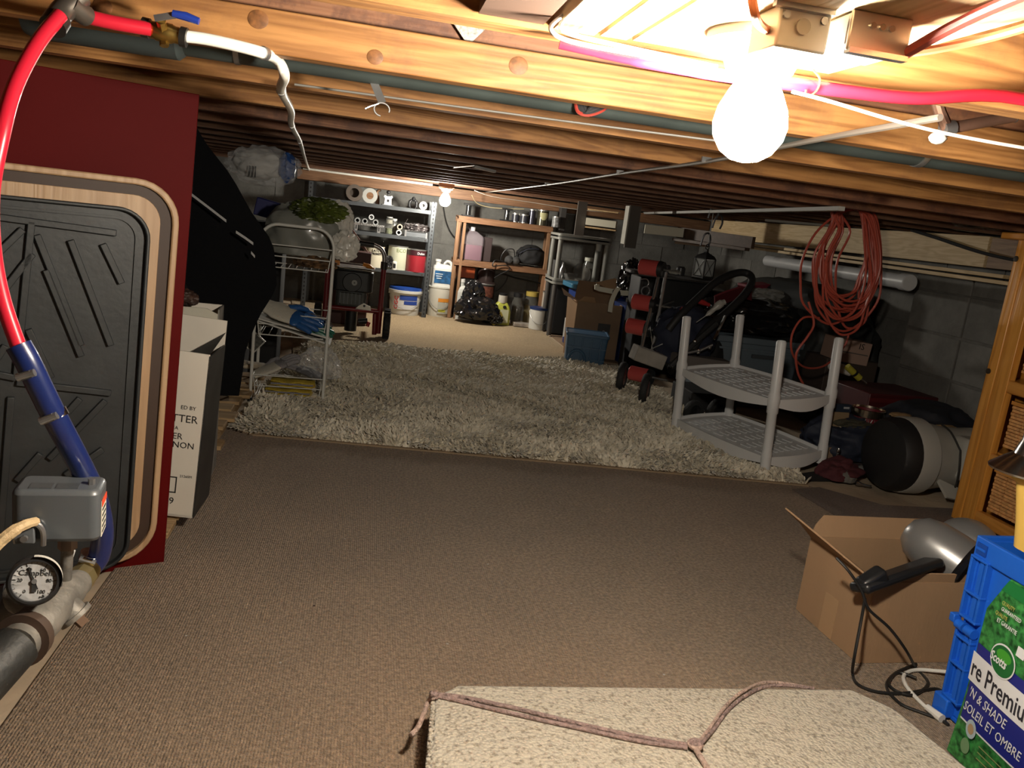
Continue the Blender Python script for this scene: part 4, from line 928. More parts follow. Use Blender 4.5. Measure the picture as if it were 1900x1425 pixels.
for px, dz, lab, m_ in ((740, .0225, 'open white tube lying on the second shelf right of the jars', M('white_tube', (.55, .55, .52), .45)), (741, .0680, 'open copper-lined tube resting over the white tube', M('tan_tube', (.42, .36, .28), .5))):
    q = AY(px, 430, 6.69); tt = thing('pipe_tube', lab, 'tube', (q.x, 6.69, S2+dz-.0225))
    part('tube_wall', B().lathe([(.0135, -.12), (.0222, -.12), (.0222, .02), (.0135, .02), (.0135, -.12)], c=(0, 0, .0225), rot=(R(90), 0, 0), n=24), m_, tt)
x = at_shelf(772, 435, 6.70)
t = thing('wire_basket', 'low chrome wire basket of small hardware at the right of the second shelf', 'basket', (x, 6.76, S2))
b = B(); 
for z in (.045, .10):
    k = 1 if z > .05 else .95; b.tube([(-.10*k, -.06, z), (.10*k, -.06, z), (.10*k, .06, z), (-.10*k, .06, z)], .0022, 6, closed=True)
for k in range(9): b.tube([(-.10+k*.025, -.06, .1), (-.095+k*.0235, -.06, .045)], .0012, 5)
part('wire_frame', b, CHROME, t)
for xx in (-.085, .085): part('leg', B().box((xx, -.06, .022), (.014, .006, .045)), STEEL, t)
part('tray_panel', B().box((0, 0, .02), (.19, .12, .036)), DKGREY, t)
part('hardware', B().blob((0, 0, .07), (.17, .10, .06), .4, 6, 5, 4), M('mixed_hardware', (.14, .12, .12), .4, .4, var=.9, vs=70), t, kind='stuff')
part('handle', B().tube([(-.095, -.06, .1), (-.085, -.062, .125), (-.078, -.062, .138)], .003, 6), CHROME, t)

# ---- cans
LIDM = M('tin_lid', (.5, .5, .48), .3, .8)
def can(name, label, cat, loc, r, h, body, wrap=None, wrapz=(.08, .92), lid=LIDM, words=(), rot=0, handle=False, taper=1.0, group=None, rim=True):
    t = thing(name, label, cat, loc, rot, group)
    part('body', B().lathe([(0, 0), (r*taper, 0), (r*(taper+(1-taper)*.3), h*.06), (r, h), (r*.9, h)], n=36), body, t)
    if rim: part('rim', B().lathe([(r*.84, h-.003), (r*.86, h+.003), (r*1.03, h+.003), (r*1.03, h-.005), (r, h-.006)], n=36), lid, t)
    part('lid', B().lathe([(0, h-.001), (r*.83, h-.001), (r*.84, h+.002), (r*.86, h+.002)], n=36), lid, t)
    lw = t
    if wrap: lw = part('label_wrap', shell(r*1.012, h*wrapz[0], h*wrapz[1], -178, -2, 24), wrap, t)
    for s_, sz, m_, z, a in words: 
        o = text(s_, sz, m_, lw, (r*1.03*math.cos(R(a)), r*1.03*math.sin(R(a)), h*z), (R(90), 0, R(a+90)), bend=r*1.03, bold=sz*.01)
    if handle:
        pts = [(r*1.04*math.cos(a), -abs(math.sin(a))*r*1.1, h*.82-math.sin(a)*h*.55) for a in np.linspace(0, math.pi, 18)]
        part('wire_handle', B().tube(pts, .0022, 6), STEEL, t)
        for s_ in (-1, 1): part('handle_ear', B().cyl((s_*r*.98, 0, h*.82), (s_*r*1.08, 0, h*.82), .008, n=12), body, t)
    return t
x = at_shelf(693, 480, 6.70)
can('paint_pail', 'squat cream pail with black lettering at the left of the third shelf', 'pail', (x, 6.74, S3), .082, .165, M('cream_plastic', (.56, .52, .40), .5), words=(('LATEX', .026, INK, .82, -75), ('PRIMER', .026, INK, .67, -75)), lid=M('cream_lid', (.5, .45, .34), .5))
x = at_shelf(738, 480, 6.72)
can('paint_can', 'cream and green paint can reading ECO', 'can', (x, 6.76, S3), .080, .190, M('eco_cream', (.55, .56, .44), .5), M('eco_label', (.52, .53, .40), .5), words=(('ECO', .042, M('eco_green', (.22, .27, .12), .5), .82, -72),))
x = at_shelf(773, 485, 6.70)
can('paint_can', 'red paint can with a dark top band on the third shelf', 'can', (x, 6.73, S3), .083, .180, M('can_red', (.30, .02, .03), .35), M('can_dark_band', (.05, .015, .02), .4), (.74, .98), words=(('Dulux', .026, WINK, .84, -70),))
t = thing('spray_cap', 'small white bottle with a dark print in front of the ECO can', 'bottle', (at_shelf(732, 490, 6.66), 6.668, S3))
part('body', B().lathe([(0, 0), (.020, 0), (.020, .06), (.012, .068), (0, .07)], n=20), M('bottle_white', (.66, .65, .6), .4), t)
part('label_wrap', shell(.0205, .014, .05, -120, -60, 10), INK, t)
solo('rubber_glove', B().blob((0, 0, .045), (.055, .04, .10), .45, 4, 19, 4), BLACK, 'crumpled black rubber glove between the cream pail and the small white bottle', 'glove', (at_shelf(723, 485, 6.67)-.005, 6.675, S3), sharp=30)
x = at_shelf(752, 548, 6.75)
t = can('plaster_pail', 'wide white pail with a blue lid under the steel shelves', 'pail', (x, 6.75, .007), .128, .205, M('pail_white', (.66, .66, .62), .4), handle=True, taper=.92, rim=False, lid=M('pail_lid', (.5, .5, .5)))
part('lid_rim', B().lathe([(.128, .180), (.140, .182), (.140, .202), (.134, .204)], n=40), M('pail_white', (.66, .66, .62)), t)
part('blue_lid', B().lathe([(.136, .203), (.134, .222), (.05, .228), (0, .228)], n=40), M('lid_blue', (.015, .06, .30), .4), t)
part('label_panel', shell(.127, .05, .172, -140, -40, 20), M('label_white', (.7, .7, .68), .5), t)
part('label_band', shell(.1285, .125, .165, -112, -42, 14), BINK, t); part('label_band', shell(.1285, .09, .12, -95, -42, 12), BINK, t)
text('CGC', .050, RINK, t, (.131*math.cos(R(-124)), .131*math.sin(R(-124)), .10), (R(90), R(-90), R(-34)), bold=.001)
x = at_shelf(815, 560, 6.82)
t = can('bucket', 'cream bucket with an orange label beside the steel shelving', 'bucket', (x, 6.84, .007), .098, .245, M('cream_bucket', (.62, .60, .52), .5), taper=.9, lid=M('bucket_lid', (.6, .58, .5), .5), handle=True)
part('label_panel', shell(.0995, .03, .16, -100, -30, 14), M('label_grey', (.42, .42, .36), .5), t); part('orange_band', shell(.1005, .128, .158, -100, -38, 12), M('label_orange', (.65, .25, .03), .5), t)
part('yellow_band', shell(.1008, .045, .065, -95, -60, 10), M('label_yellow', (.5, .5, .06), .5), t)
def jug(name, label, loc, w_, d_, h, body, rot=0, lab=None, cap=WHITE, side=1):
    t = thing(name, label, 'jug', loc, rot)
    part('body', B().rbox((0, 0, h*.34), (w_, d_, h*.68), min(w_, d_)*.25, 4).sheet([[(a[0]*k, a[1]*k, z) for a in rrect(w_/2, d_/2, min(w_, d_)*.25, 4)+[rrect(w_/2, d_/2, min(w_, d_)*.25, 4)[0]]] for k, z in ((1, h*.68), (.93, h*.76), (.6, h*.82), (.3, h*.84))]), body, t, bevel=0)
    part('handle', B().tube([(side*w_*.05, 0, h*.84), (side*w_*.18, 0, h*.95), (side*w_*.36, 0, h*.92), (side*w_*.44, 0, h*.78), (side*w_*.42, 0, h*.62)], [.010, .012, .012, .012, .012], 10, sub=4), body, t)
    part('neck', B().cyl((-side*w_*.26, 0, h*.74), (-side*w_*.26, 0, h*.93), w_*.13, n=18), body, t)
    part('cap', B().cyl((-side*w_*.26, 0, h*.92), (-side*w_*.26, 0, h), w_*.155, n=20), cap, t)
    if lab: part('label_panel', B().box((w_*lab[3], -d_/2-.001, h*lab[1]), (w_*lab[2], .002, h*lab[4])), lab[0], t)
    return t
t = jug('washer_jug', 'white jug with a blue label standing on the cream bucket', (x+.003, 6.84, .007+.2485), .165, .12, .225, M('jug_white', (.66, .66, .62), .4), lab=(M('label_teal_blue', (.02, .10, .24), .4, var=.6, vs=30), .37, .82, 0, .46))
for k in range(3): part('label_print', B().box((-.03, -.0625, .108-k*.018), (.06-.01*k, .001, .005)), WINK, t)

# ------------------------------------------------------------------ reddish wooden rack
t = thing('wooden_rack', 'open two-shelf rack nailed from reddish timber against the wall', 'rack', (1.10, 6.90, .007))
for x0, y0 in ((-.395, -.12), (-.360, .10), (.375, -.12), (.40, .10)): part('post', B().box((x0, y0, .41), (.030, .035, .82)), REDPINEZ, t, bevel=.002)
part('post', B().box((-.345, -.135, .40), (.022, .030, .80)), REDPINEZ, t, bevel=.002)
for z in (.822, .468):
    part('front_rail', B().box((0, -.138, z), (.80, .020, .042)), REDPINEX, t, bevel=.002); part('rear_rail', B().box((0, .105, z), (.80, .02, .04)), REDPINEX, t)
    for y0 in (-.08, -.0, .07): part('shelf_board', B().box((0, y0, z+.024), (.80, .072, .010)), REDPINEX, t)
WS1, WS2 = .007+.822+.030, .007+.468+.030
xa = AY(862, 470, 6.82).x
t = thing('fluid_jug', 'clear jug half full of pink fluid on the wooden rack', 'jug', (xa+.055, 6.86, WS2))
CL = M('cloudy_plastic', (.36, .31, .34), .35, alpha=.42)
poly = rrect(.095, .065, .02, 4); poly.append(poly[0])
part('body', B().sheet([[(a[0]*k, a[1]*k, z) for a in poly] for k, z in ((.98, 0), (1, .01), (1, .185), (.9, .205), (.45, .232), (.28, .24))]), CL, t)
part('fluid', B().rbox((0, 0, .065), (.184, .124, .122), .02), M('pink_fluid', (.22, .03, .085), .3), t)
part('handle', B().tube([(-.02, 0, .235), (-.055, 0, .275), (-.085, 0, .255), (-.088, 0, .20)], .009, 10, sub=4), CL, t)
part('cap', B().cyl((.0, 0, .24), (.0, 0, .272), .02, n=20), M('cap_cloudy', (.5, .48, .5), .4), t)
solo('dark_box', B().box((0, 0, .10), (.07, .10, .20)), M('dark_brown_box', (.04, .025, .025), .6), 'narrow dark box beside the jug of pink fluid', 'box', (xa+.19, 6.88, WS2), bevel=.003)
q = AY(988, 470, 6.82)
t = thing('kit_bag', 'rounded black bag on the right end of the wooden rack shelf', 'bag', (q.x-.01, 6.84, WS2))
part('bag_body', B().blob((0, 0, .075), (.25, .18, .20), .1, 2, 44, 4), BLACKM, t, sharp=60)
part('zip', B().tube([(-.11, -.06, .10), (-.04, -.085, .15), (.05, -.08, .155)], .003, 6, sub=4), M('navy_trim', (.015, .02, .04), .5), t)
for k in range(2): part('strap', B().tube([(-.10-.02*k, -.05, .03), (-.09-.02*k, -.06, .12), (-.02, -.06, .165-.01*k)], .005, 6, sub=5), BLACK, t)
for k, (dx, z) in enumerate(((-.14, .05), (-.20, .055))):
    solo('headlamp', B().lathe([(0, -.02), (.034, -.015), (.04, .02), (.02, .05), (0, .055)], rot=(R(90), 0, 0), n=22), M('dim_reflector', (.10, .10, .10), .3, .5), ('round dark lamp next to the black bag on the rack', 'round dark lamp farther left on the rack shelf')[k], 'lamp', (q.x+dx, 6.80, WS2+.036))
t = thing('power_cord', 'black power cord looping off the wooden rack shelf', 'cord', (1.14, 6.78, WS2+.006))
pc = [(.25, .05, 0), (.12, .02, .004), (.02, 0, .005), (-.05, -.0, .03), (-.02, -.01, .11), (.05, -.01, .12), (.06, -.0, .03), (.0, -.02, .012), (-.10, -.05, .02), (-.12, -.06, -.03), (-.06, -.05, -.02), (.0, -.05, -.015), (.03, -.04, -.04), (-.04, -.03, -.09), (-.09, -.02, -.13)]
part('cord', B().tube(pc, .0045, 7, sub=7), BLACK, t)
t = thing('power_cord', 'black cord strung across the gap under the rack shelf', 'cord', (1.14, 6.92, .40)); part('cord', B().tube([(-.10, 0, -.02), (0, .0, .01), (.12, .02, -.01), (.35, .02, -.035)], .006, 7, sub=7), BLACK, t)
t = thing('hose_loop', 'thin grey hose loop hanging on the wall behind the rack', 'hose', (1.12, 7.083, .40)); part('hose', B().tube([(.09*math.cos(a)+.02*math.sin(2*a), 0, -.06+.10*math.sin(a)) for a in np.linspace(1.2, 7, 30)], .005, 7), M('grey_hose', (.07, .07, .065), .5), t)
# things on top of the rack
BT = M('black_tin', (.02, .02, .022), .25, .3); 
for k, (px, lab) in enumerate(((868, 'black bottle jack at the left end of the rack top'), (940, 'black bottle jack left of the two small tins on the rack top'))):
    x = AY(px, 402, 6.84).x
    t = thing('bottle_jack', lab, 'jack', (x, 6.84, WS1))
    part('base', B().box((0, 0, .006), (.10, .07, .012)), BLACK, t, bevel=.002); part('ram', B().cyl((0, 0, .012), (0, 0, .09), .022, n=20), M('dark_steel_tube', (.04, .04, .04), .3, .6), t)
    part('head', B().box((0, 0, .098), (.085, .04, .014)), BLACK, t, bevel=.003); part('bright_sleeve', B().cyl((-.005, -.02, .03), (-.005, -.02, .08), .007, n=12), CHROME, t)
def small_can(px, label, r, h, body, y=6.84, wrap=None, shape=None, z=WS1, cat='can', words=()):
    x = AY(px, 405, y).x
    return can('tin', label, cat, (x, y, z), r, h, body, wrap, (.12, .85), words=words)
TIN = M('tin_plate', (.38, .38, .38), .22, .9)
small_can(957, 'small tin with a black label, left of the pair on the rack top', .034, .072, TIN, wrap=M('tin_black_label', (.03, .03, .04), .35))
small_can(973, 'small tin with a black label, right of the pair on the rack top', .034, .070, TIN, wrap=M('tin_black_label', (.03, .03, .04)), y=6.83)
t = small_can(987, 'slim dark spray can on the rack top', .027, .118, M('spray_dark', (.05, .05, .07), .25, .5), cat='spray can')
t = small_can(1007, 'dark can with a pale shield on the rack top', .048, .125, M('can_umber', (.06, .055, .035), .25, .4), cat='can')
part('shield_emblem', B().sheet([[(.0488*math.cos(R(a)), .0488*math.sin(R(a)), .105-.0*k) if k == 0 else (.0488*math.cos(R(-90+(a+90)*(.95, .8, .35)[k-1])), .0488*math.sin(R(-90+(a+90)*(.95, .8, .35)[k-1])), (.085, .065, .045)[k-1]) for a in range(-135, -44, 9)] for k in range(4)]), M('shield_cream', (.45, .43, .22), .5), t)
small_can(1033, 'grey capped can hanging over the right end of the rack top', .036, .085, M('can_grey_print', (.25, .25, .25), .4, var=.8, vs=50), y=6.80)
# floor row in and before the rack
x = AY(864, 505, 6.86).x
t = thing('battery_box', 'black box with an orange top under the rack shelf', 'box', (x+.01, 6.93, .007), 0)
part('body', B().box((0, 0, .17), (.14, .10, .34)), M('box_black_print', (.02, .02, .022), .45, var=.8, vs=30), t, bevel=.003); part('orange_top', B().box((0, 0, .385), (.145, .105, .09)), M('box_orange', (.50, .09, .02), .5), t, bevel=.004)
x = AY(868, 550, 6.78).x
t = jug('fluid_jug', 'white jug with a black label behind the garbage bag', (x-.015, 6.80, .007), .17, .12, .335, M('jug_white2', (.55, .56, .53), .4), lab=(M('jug_black_label', (.03, .04, .045), .4, var=.7, vs=40), .38, .7, .06, .42))
x = AY(900, 530, 6.86).x
t = thing('gas_lantern', 'dark cylindrical heater canister in the rack behind the garbage bag', 'canister', (x+.005, 6.90, .007))
part('body', B().lathe([(0, 0), (.085, 0), (.088, .30), (.092, .305), (.092, .315), (.075, .33), (.075, .42), (.06, .45), (0, .45)], n=28), M('canister_brown', (.045, .03, .028), .3, .3), t)
part('label_wrap', shell(.0895, .20, .29, -150, -40, 16), M('canister_label', (.16, .05, .03), .5, var=.6, vs=50), t)
part('bright_ring', B().lathe([(.0925, .302), (.094, .308), (.0925, .314)], n=28), STEEL, t)
GB = M('garbage_film', (.010, .010, .011), .16, spec=.7)
x = AY(885, 560, 6.62).x
t = thing('garbage_bag', 'shiny black garbage bag on the beige carpet before the rack', 'bag', (x+.01, 6.62, .009))
part('bag_film', B().blob((0, 0, .095), (.30, .20, .21), .30, 2.4, 52, 5), GB, t, sharp=25); part('bag_top', B().blob((-.04, .02, .21), (.15, .12, .22), .3, 2.6, 61, 5, flat=False), GB, t, sharp=25); part('bag_tail', B().blob((.13, -.02, .045), (.14, .12, .10), .35, 3, 66, 5), GB, t, sharp=25)
q = AY(910, 560, 6.60)
t = thing('caution_sign', 'small yellow panel sticking out beside the garbage bag', 'sign', (q.x+.02, 6.56, .02), (R(-12), R(38), R(8))); part('panel', B().prism([(-.03, 0), (.028, 0), (.034, .12), (.0, .135), (-.028, .10)], .01, m4), M('sign_yellow', (.42, .33, .06), .6), t, bevel=.002)
x = AY(932, 570, 6.66).x
t = thing('sprayer_bottle', 'yellow-green bottle with a white collar and label', 'bottle', (x, 6.68, .009))
YG = M('yellow_green', (.42, .44, .07), .4)
part('body', B().sheet([[(a[0]*k, a[1]*k, z) for a in (lambda p: p+[p[0]])(rrect(.072, .05, .02, 4))] for k, z in ((.01, 0), (.97, 0), (1, .01), (1, .11), (.85, .15), (.6, .18), (.45, .19), (.01, .19))]), YG, t)
part('collar', B().lathe([(.036, .18), (.038, .19), (.036, .245), (0, .245)], n=24), M('collar_white', (.55, .52, .45), .5), t); part('cap', B().lathe([(.036, .243), (.037, .262), (0, .264)], n=24), BLACK, t)
part('label_panel', B().box((.018, -.0515, .075), (.07, .002, .11)), M('pale_label', (.55, .56, .38), .5), t); part('knob', B().cyl((.015, -.04, .15), (.015, -.052, .15), .014, n=16), BLACK, t)
x = AY(963, 560, 6.74).x
jar('tall dark glass jar with a black lid right of the yellow-green bottle', (x, 6.80, .009), .05, .255, M('dark_jar_fill', (.08, .07, .06), .5, var=.8, vs=40), BLACK)
x = AY(990, 560, 6.80).x
t = jar('amber plastic canister with a yellow lid in the rack', (x, 6.88, .009), .07, .27, M('amber_fill', (.36, .26, .06), .5), M('lid_yellow', (.48, .36, .08), .4))
solo('tile', B().box((0, 0, .02), (.19, .10, .028)), M('marble_tile', (.38, .34, .30), .4, var=.5, vs=20), 'small mottled slab lying before the amber canister', 'slab', (AY(968, 590, 6.70).x+.02, 6.66, .006), bevel=.002)
x = AY(1000, 580, 6.58).x
t = can('paint_pail', 'white pail with a dark blue lid at the right end of the wooden rack', 'pail', (x+.005, 6.60, .009), .078, .175, M('pail_white', (.66, .66, .62)), handle=True, taper=.93, lid=M('lid_navy', (.015, .035, .13), .4), rim=False)
part('blue_lid', B().lathe([(.081, .165), (.083, .185), (0, .187)], n=36), M('lid_navy', (.015, .035, .13)), t); part('picture_patch', shell(.0785, .06, .11, -45, -15, 8), M('patch_brown', (.12, .07, .05), .5), t)
x = AY(1012, 545, 6.66).x
for k, (z, lab, mb, wr) in enumerate(((.009, 'plain grey can at the bottom of the stack right of the rack', TIN, M('can_grey_print', (.25, .25, .25))), (.175, 'cream can with dark lettering in the middle of the stack right of the rack', M('can_cream_print', (.50, .45, .38), .5), None), (.325, 'tan can with a brown picture on top of the stack right of the rack', M('can_tan', (.42, .27, .19), .5), M('can_tan_print', (.40, .24, .16), .5, var=.8, vs=25)))):
    can('paint_can', lab, 'can', (x+.055, 6.72, z), .062, .158 if k == 0 else .142, mb, wr, (.15, .85), words=(('DECO', .020, INK, .62, -100), ('PAINT', .020, INK, .42, -100)) if False and k == 1 else ())
solo('post_board', B().box((0, 0, .51), (.05, .09, 1.02)), M('dark_post', (.05, .045, .042), .6), 'dark upright board right of the wooden rack', 'board', (1.585, 6.86, .007), bevel=.003)
# ------------------------------------------------------------------ beige plastic shelf unit at the back right and its glassware
PS = M('shelf_beige', (.22, .22, .20), .5)
t = thing('plastic_shelving', 'beige plastic shelf unit with glassware right of the wooden rack', 'shelving', (1.66, 6.42, .012))
for x in (-.19, .19):
    for y in (-.13, .13):
        part('post', B().cyl((x, y, .45), (x, y, .80), .020, n=14), PS, t); part('lower_post', B().cyl((x, y, 0), (x, y, .43), .020, n=14), M('shelf_shade_grey', (.07, .065, .06), .6), t)  # lower posts get a darker grey: shade under the shelf painted in
for z in (.435, .785): 
    part('shelf', B().rbox((0, 0, z), (.44, .32, .012), .03), PS, t); part('shelf_apron', B().prism(rrect(.22, .16, .03, 4), .048, Matrix.Translation((0, 0, z-.024)), rrect(.208, .148, .02, 4)), PS, t, bevel=.002)
GL = M('clear_glass', (.22, .22, .21), .06, spec=.9, alpha=.4)
z0 = .012+.442
solo('glass_plate', B().lathe([(0, 0), (.05, .002), (.078, .014), (.080, .018), (.05, .008), (0, .006)], n=32), GL, 'round pressed-glass plate standing on edge on the beige shelf', 'plate', (1.685, 6.36, z0+.07), (R(62), R(28), 0))
solo('glass_bowl', B().lathe([(0, 0), (.03, .0), (.055, .04), (.06, .06), (.055, .058), (.03, .008), (0, .006)], n=28), GL, 'clear glass bowl beside the glass plate', 'bowl', (1.60, 6.36, z0))
solo('glass_jug', B().lathe([(0, 0), (.028, 0), (.03, .08), (.012, .11), (.012, .14), (.02, .145)], n=20), M('dim_chrome', (.3, .3, .3), .2, .8), 'slim shiny bottle at the left of the beige shelf', 'bottle', (1.535, 6.38, z0))
solo('glass_vase', B().lathe([(0, 0), (.03, 0), (.036, .10), (.034, .15), (.03, .15), (.03, .004)], n=20), M('smoked_glass', (.10, .10, .10), .1, alpha=.7), 'smoked glass vase at the left end of the beige shelf', 'vase', (1.50, 6.45, z0))
t = jar('tall glass jar with a cream lid on the beige shelf', (1.76, 6.45, z0), .042, .19, M('cream_fill', (.30, .27, .22), .6), M('lid_cream', (.5, .5, .42), .5))
solo('white_cup', B().lathe([(0, 0), (.018, 0), (.022, .06), (.018, .06)], n=16), M('dull_white', (.45, .45, .42), .5), 'small white cup hanging under the top of the beige shelf', 'cup', (1.80, 6.35, .715))
for k, (x, lab) in enumerate(((1.70, 'white and black printed tin below the beige shelf'), (1.60, 'low printed carton left of the tin below the beige shelf'))):
    t = thing('tin_box', lab, 'box', (x, 6.30 if k == 0 else 6.10, .012))
    h = .34 if k == 0 else .17
    part('body', B().box((0, 0, h/2), (.10, .10, h)), M('print_white', (.42, .42, .40), .5), t, bevel=.003)
    for j in range(4): part('label_print', B().box((.0, -.0505, h*(.9-.2*j)), (.07, .001, h*.07)), M('print_dark', (.06, .05, .05), .6), t)
solo('storage_box', B().rbox((0, 0, .205), (.33, .24, .40), .02), BLACKM, 'black bin added to keep the space under the beige shelf dark', 'bin', (1.66, 6.48, .013), bevel=.005)  # black block added so the space below the shelf reads dark
solo('blue_tray', B().rbox((0, 0, .02), (.24, .16, .04), .02), M('navy_plastic', (.01, .025, .14), .4), 'flat dark blue tray on the floor below the beige shelf', 'tray', (1.63, 5.92, .013), bevel=.003)

# ------------------------------------------------------------------ lumber stored under the joists on the right
DKP = M('dark_stained_plank', (.085, .052, .035), .6, var=.3, vs=4, stretch=(1, 8, 8))
solo('hanger_board', B().box((0, 0, -.14), (.075, .02, .28)), M('grey_old_wood', (.10, .09, .08), .7), 'dark grey hanger board holding the lumber, far one', 'board', (1.62, 6.35, 1.083)) 
solo('hanger_board', B().box((0, 0, -.14), (.010, .09, .27)), M('pale_edge', (.34, .33, .29), .7), 'thin pale upright edge board at the lumber rack', 'board', (1.795, 5.72, 1.082))
solo('hanger_board', B().box((0, 0, -.15), (.085, .02, .30)), M('grey_old_wood', (.10, .09, .08), .7), 'wide dark hanger board beside the pale edge board', 'board', (1.86, 5.75, 1.083))
CW = M('cream_painted', (.62, .60, .48), .5)
def plank(label, a, b, w_, h, m_, cat='board', name='plank'):
    a = Vector(a); b = Vector(b); l = (a+b)/2; return solo(name, B().beam(a-l, b-l, w_, h), m_, label, cat, tuple(l), bevel=.0015)
plank('cream painted board left of the pale edge board', (1.665, 6.33, .937), (1.885, 6.24, .937), .10, .055, CW)
plank('thin natural lath under the cream painted board', (1.665, 6.33, .893), (1.89, 6.24, .893), .10, .012, PINEX)
plank('pale lath above the cream painted board', (1.665, 6.33, 1.03), (1.89, 6.24, 1.03), .06, .012, PINEX)
plank('cream painted board right of the pale edge board', (1.90, 5.60, .93), (2.16, 5.52, .935), .10, .062, CW)
t = plank('dark brown wide plank running right from the cream board', (2.14, 5.56, .935), (2.42, 4.95, .925), .03, .075, DKP)
plank('dark narrow strip below the wide dark plank', (2.12, 5.56, .884), (2.40, 4.98, .878), .05, .020, DKP)
a, b = AZ(1182, 396, 1.071), AZ(1562, 387, 1.071)
plank('long white trim strip lying under the joists towards the hanging cord', a, b, .024, .016, M('trim_white', (.42, .41, .38), .6))
plank('upper long thin pine board under the right-hand beam', (2.60, 6.3, .915), (2.64, 3.0, .905), .09, .016, PINEY)
plank('lower long thin pine board under the right-hand beam', (2.58, 5.6, .893), (2.62, 2.9, .880), .09, .016, PINEY)
plank('brown round-edged strip at the left of the thin pine boards', (2.14, 5.6, .866), (2.36, 5.5, .868), .03, .022, M('tan_strip', (.22, .14, .08), .6))
t = thing('plastic_pipe', 'white plastic pipe slung below the pine boards on the right', 'pipe', (2.50, 4.15, .825))
part('tube', B().lathe([(.030, -.72), (.035, -.72), (.035, .70), (.030, .70)], rot=(R(90), 0, 0), n=24), M('pvc_grey_white', (.55, .56, .57), .4), t); part('end_coupler', B().lathe([(.036, .64), (.040, .645), (.040, .70), (.036, .705)], rot=(R(90), 0, 0), n=24), M('pvc_grey_white', (.5, .5, .5)), t)
for k, (px, py, y, lab) in enumerate(((1325, 393, 4.6, 'dark spring clip on the lumber rack, left'), (1310, 445, 5.0, 'striped strap holding the thin pine boards'), (1332, 412, 4.8, 'dark spring clip above the dark wide plank'))):
    q = AY(px, py, y); tt = thing('strap_clip', lab, 'clip', q)
    part('loop', B().tube([(-.03, 0, -.04), (-.02, -.01, .03), (.01, -.012, .04), (.03, 0, .0), (.02, 0, -.04)], .006, 8, sub=4), M('clip_grey', (.06, .06, .065), .4, .4), tt)
solo('lumber_scrap', B().beam((-.12, .15, 0), (.22, -.1, .012), .10, .012), M('grey_lath', (.28, .27, .24), .7), 'grey lath lying over the wide timber beam', 'board', (2.40, 4.4, 1.06))
solo('plastic_sheet', B().blob((0, 0, 0), (.35, .2, .05), .3, 3, 71, 4, flat=False), film('milk_film', (.45, .45, .43), .5, .2), 'crumpled clear plastic between the joists above the beam', 'plastic', (2.62, 3.30, 1.115))
solo('duct', B().cyl((-.3, 0, 0), (.4, .02, 0), .05, n=20), M('white_duct', (.5, .5, .5), .5), 'pale round duct between the joists at the far right', 'duct', (2.75, 2.66, 1.15))
t = thing('cable', 'pair of dark cables running down over the sill beam on the right', 'cable', (2.72, 3.5, 1.08))
for k in (0, .03): part('strand', B().tube([(0, .3+k, .0), (.0, .1+k, -.03), (-.005, -.3+k, -.09), (-.0, -.8+k, -.12)], .006, 7, sub=5), BLACKM, t)

# ------------------------------------------------------------------ hanging orange-red extension cord
CORD = M('cord_red', (.42, .075, .048), .42)
t = thing('extension_cord', 'coiled red extension cord hanging from a joist on the right', 'cord', (2.0, 3.22, 1.135))
cb = Vector(t.location)
def cp(px, py, dy=0): return AY(px, py, 3.20+dy)-cb
pts = []
rr = random.Random(3); NL = 19
for i in range(NL):
    tcx = 1588+rr.uniform(-10, 10); lx = 1497+rr.uniform(0, 48); rx = 1636-rr.uniform(0, 34)
    by = 575+rr.uniform(-28, 48); yy = 378+rr.uniform(-6, 12); dy = rr.uniform(-.06, .05)
    if i == 4: lx = 1478; by = 600
    h = by-yy
    loop = [(tcx, yy), (tcx+(rx-tcx)*.62, yy+h*.08), (rx-4, yy+h*.30), (rx, yy+h*.58), (rx-10, yy+h*.78), ((lx+rx)/2+22, yy+h*.96), ((lx+rx)/2-12, by), (lx+12, yy+h*.84), (lx-3+10, yy+h*.66), (lx+12, yy+h*.45), (lx+34, yy+h*.22), (tcx-34, yy+h*.06)]
    pts += [cp(a+rr.uniform(-3, 3), c, dy+rr.uniform(-.006, .006)) for a, c in loop]
part('coil', B().tube(pts, .0052, 7, sub=5), CORD, t)
tail = [(1500, 560, .0), (1510, 600, -.02), (1498, 625, -.03), (1478, 655, -.03), (1480, 690, .0), (1490, 712, .02)]
part('tail', B().tube([cp(*p) for p in tail], .0052, 7, sub=6), CORD, t)
tail = [(1520, 590, .02), (1490, 590, .0), (1470, 620, .0), (1470, 655, .02), (1490, 680, .1), (1520, 682, .15), (1545, 668, .2), (1568, 640, .2), (1575, 620, .2)]
part('tail', B().tube([cp(*p) for p in tail], .0048, 7, sub=6), CORD, t)
q = cp(1602, 386, -.06); part('paper_tag', B().box(q, (.05, .002, .016), (0, R(-4), 0)), M('tag_paper', (.5, .48, .44), .6), t); part('tag_print', B().box(q+Vector((.008, -.0015, 0)), (.018, .001, .010), (0, R(-4), 0)), INK, t)
part('hook', B().tube([(cp(1590, 378)+Vector((0, 0, .06))), cp(1590, 378)+Vector((.0, -.03, .03)), cp(1590, 384)+Vector((0, -.03, -.01)), cp(1590, 384)+Vector((0, .02, -.01))], .004, 7, sub=4), STEEL, t)

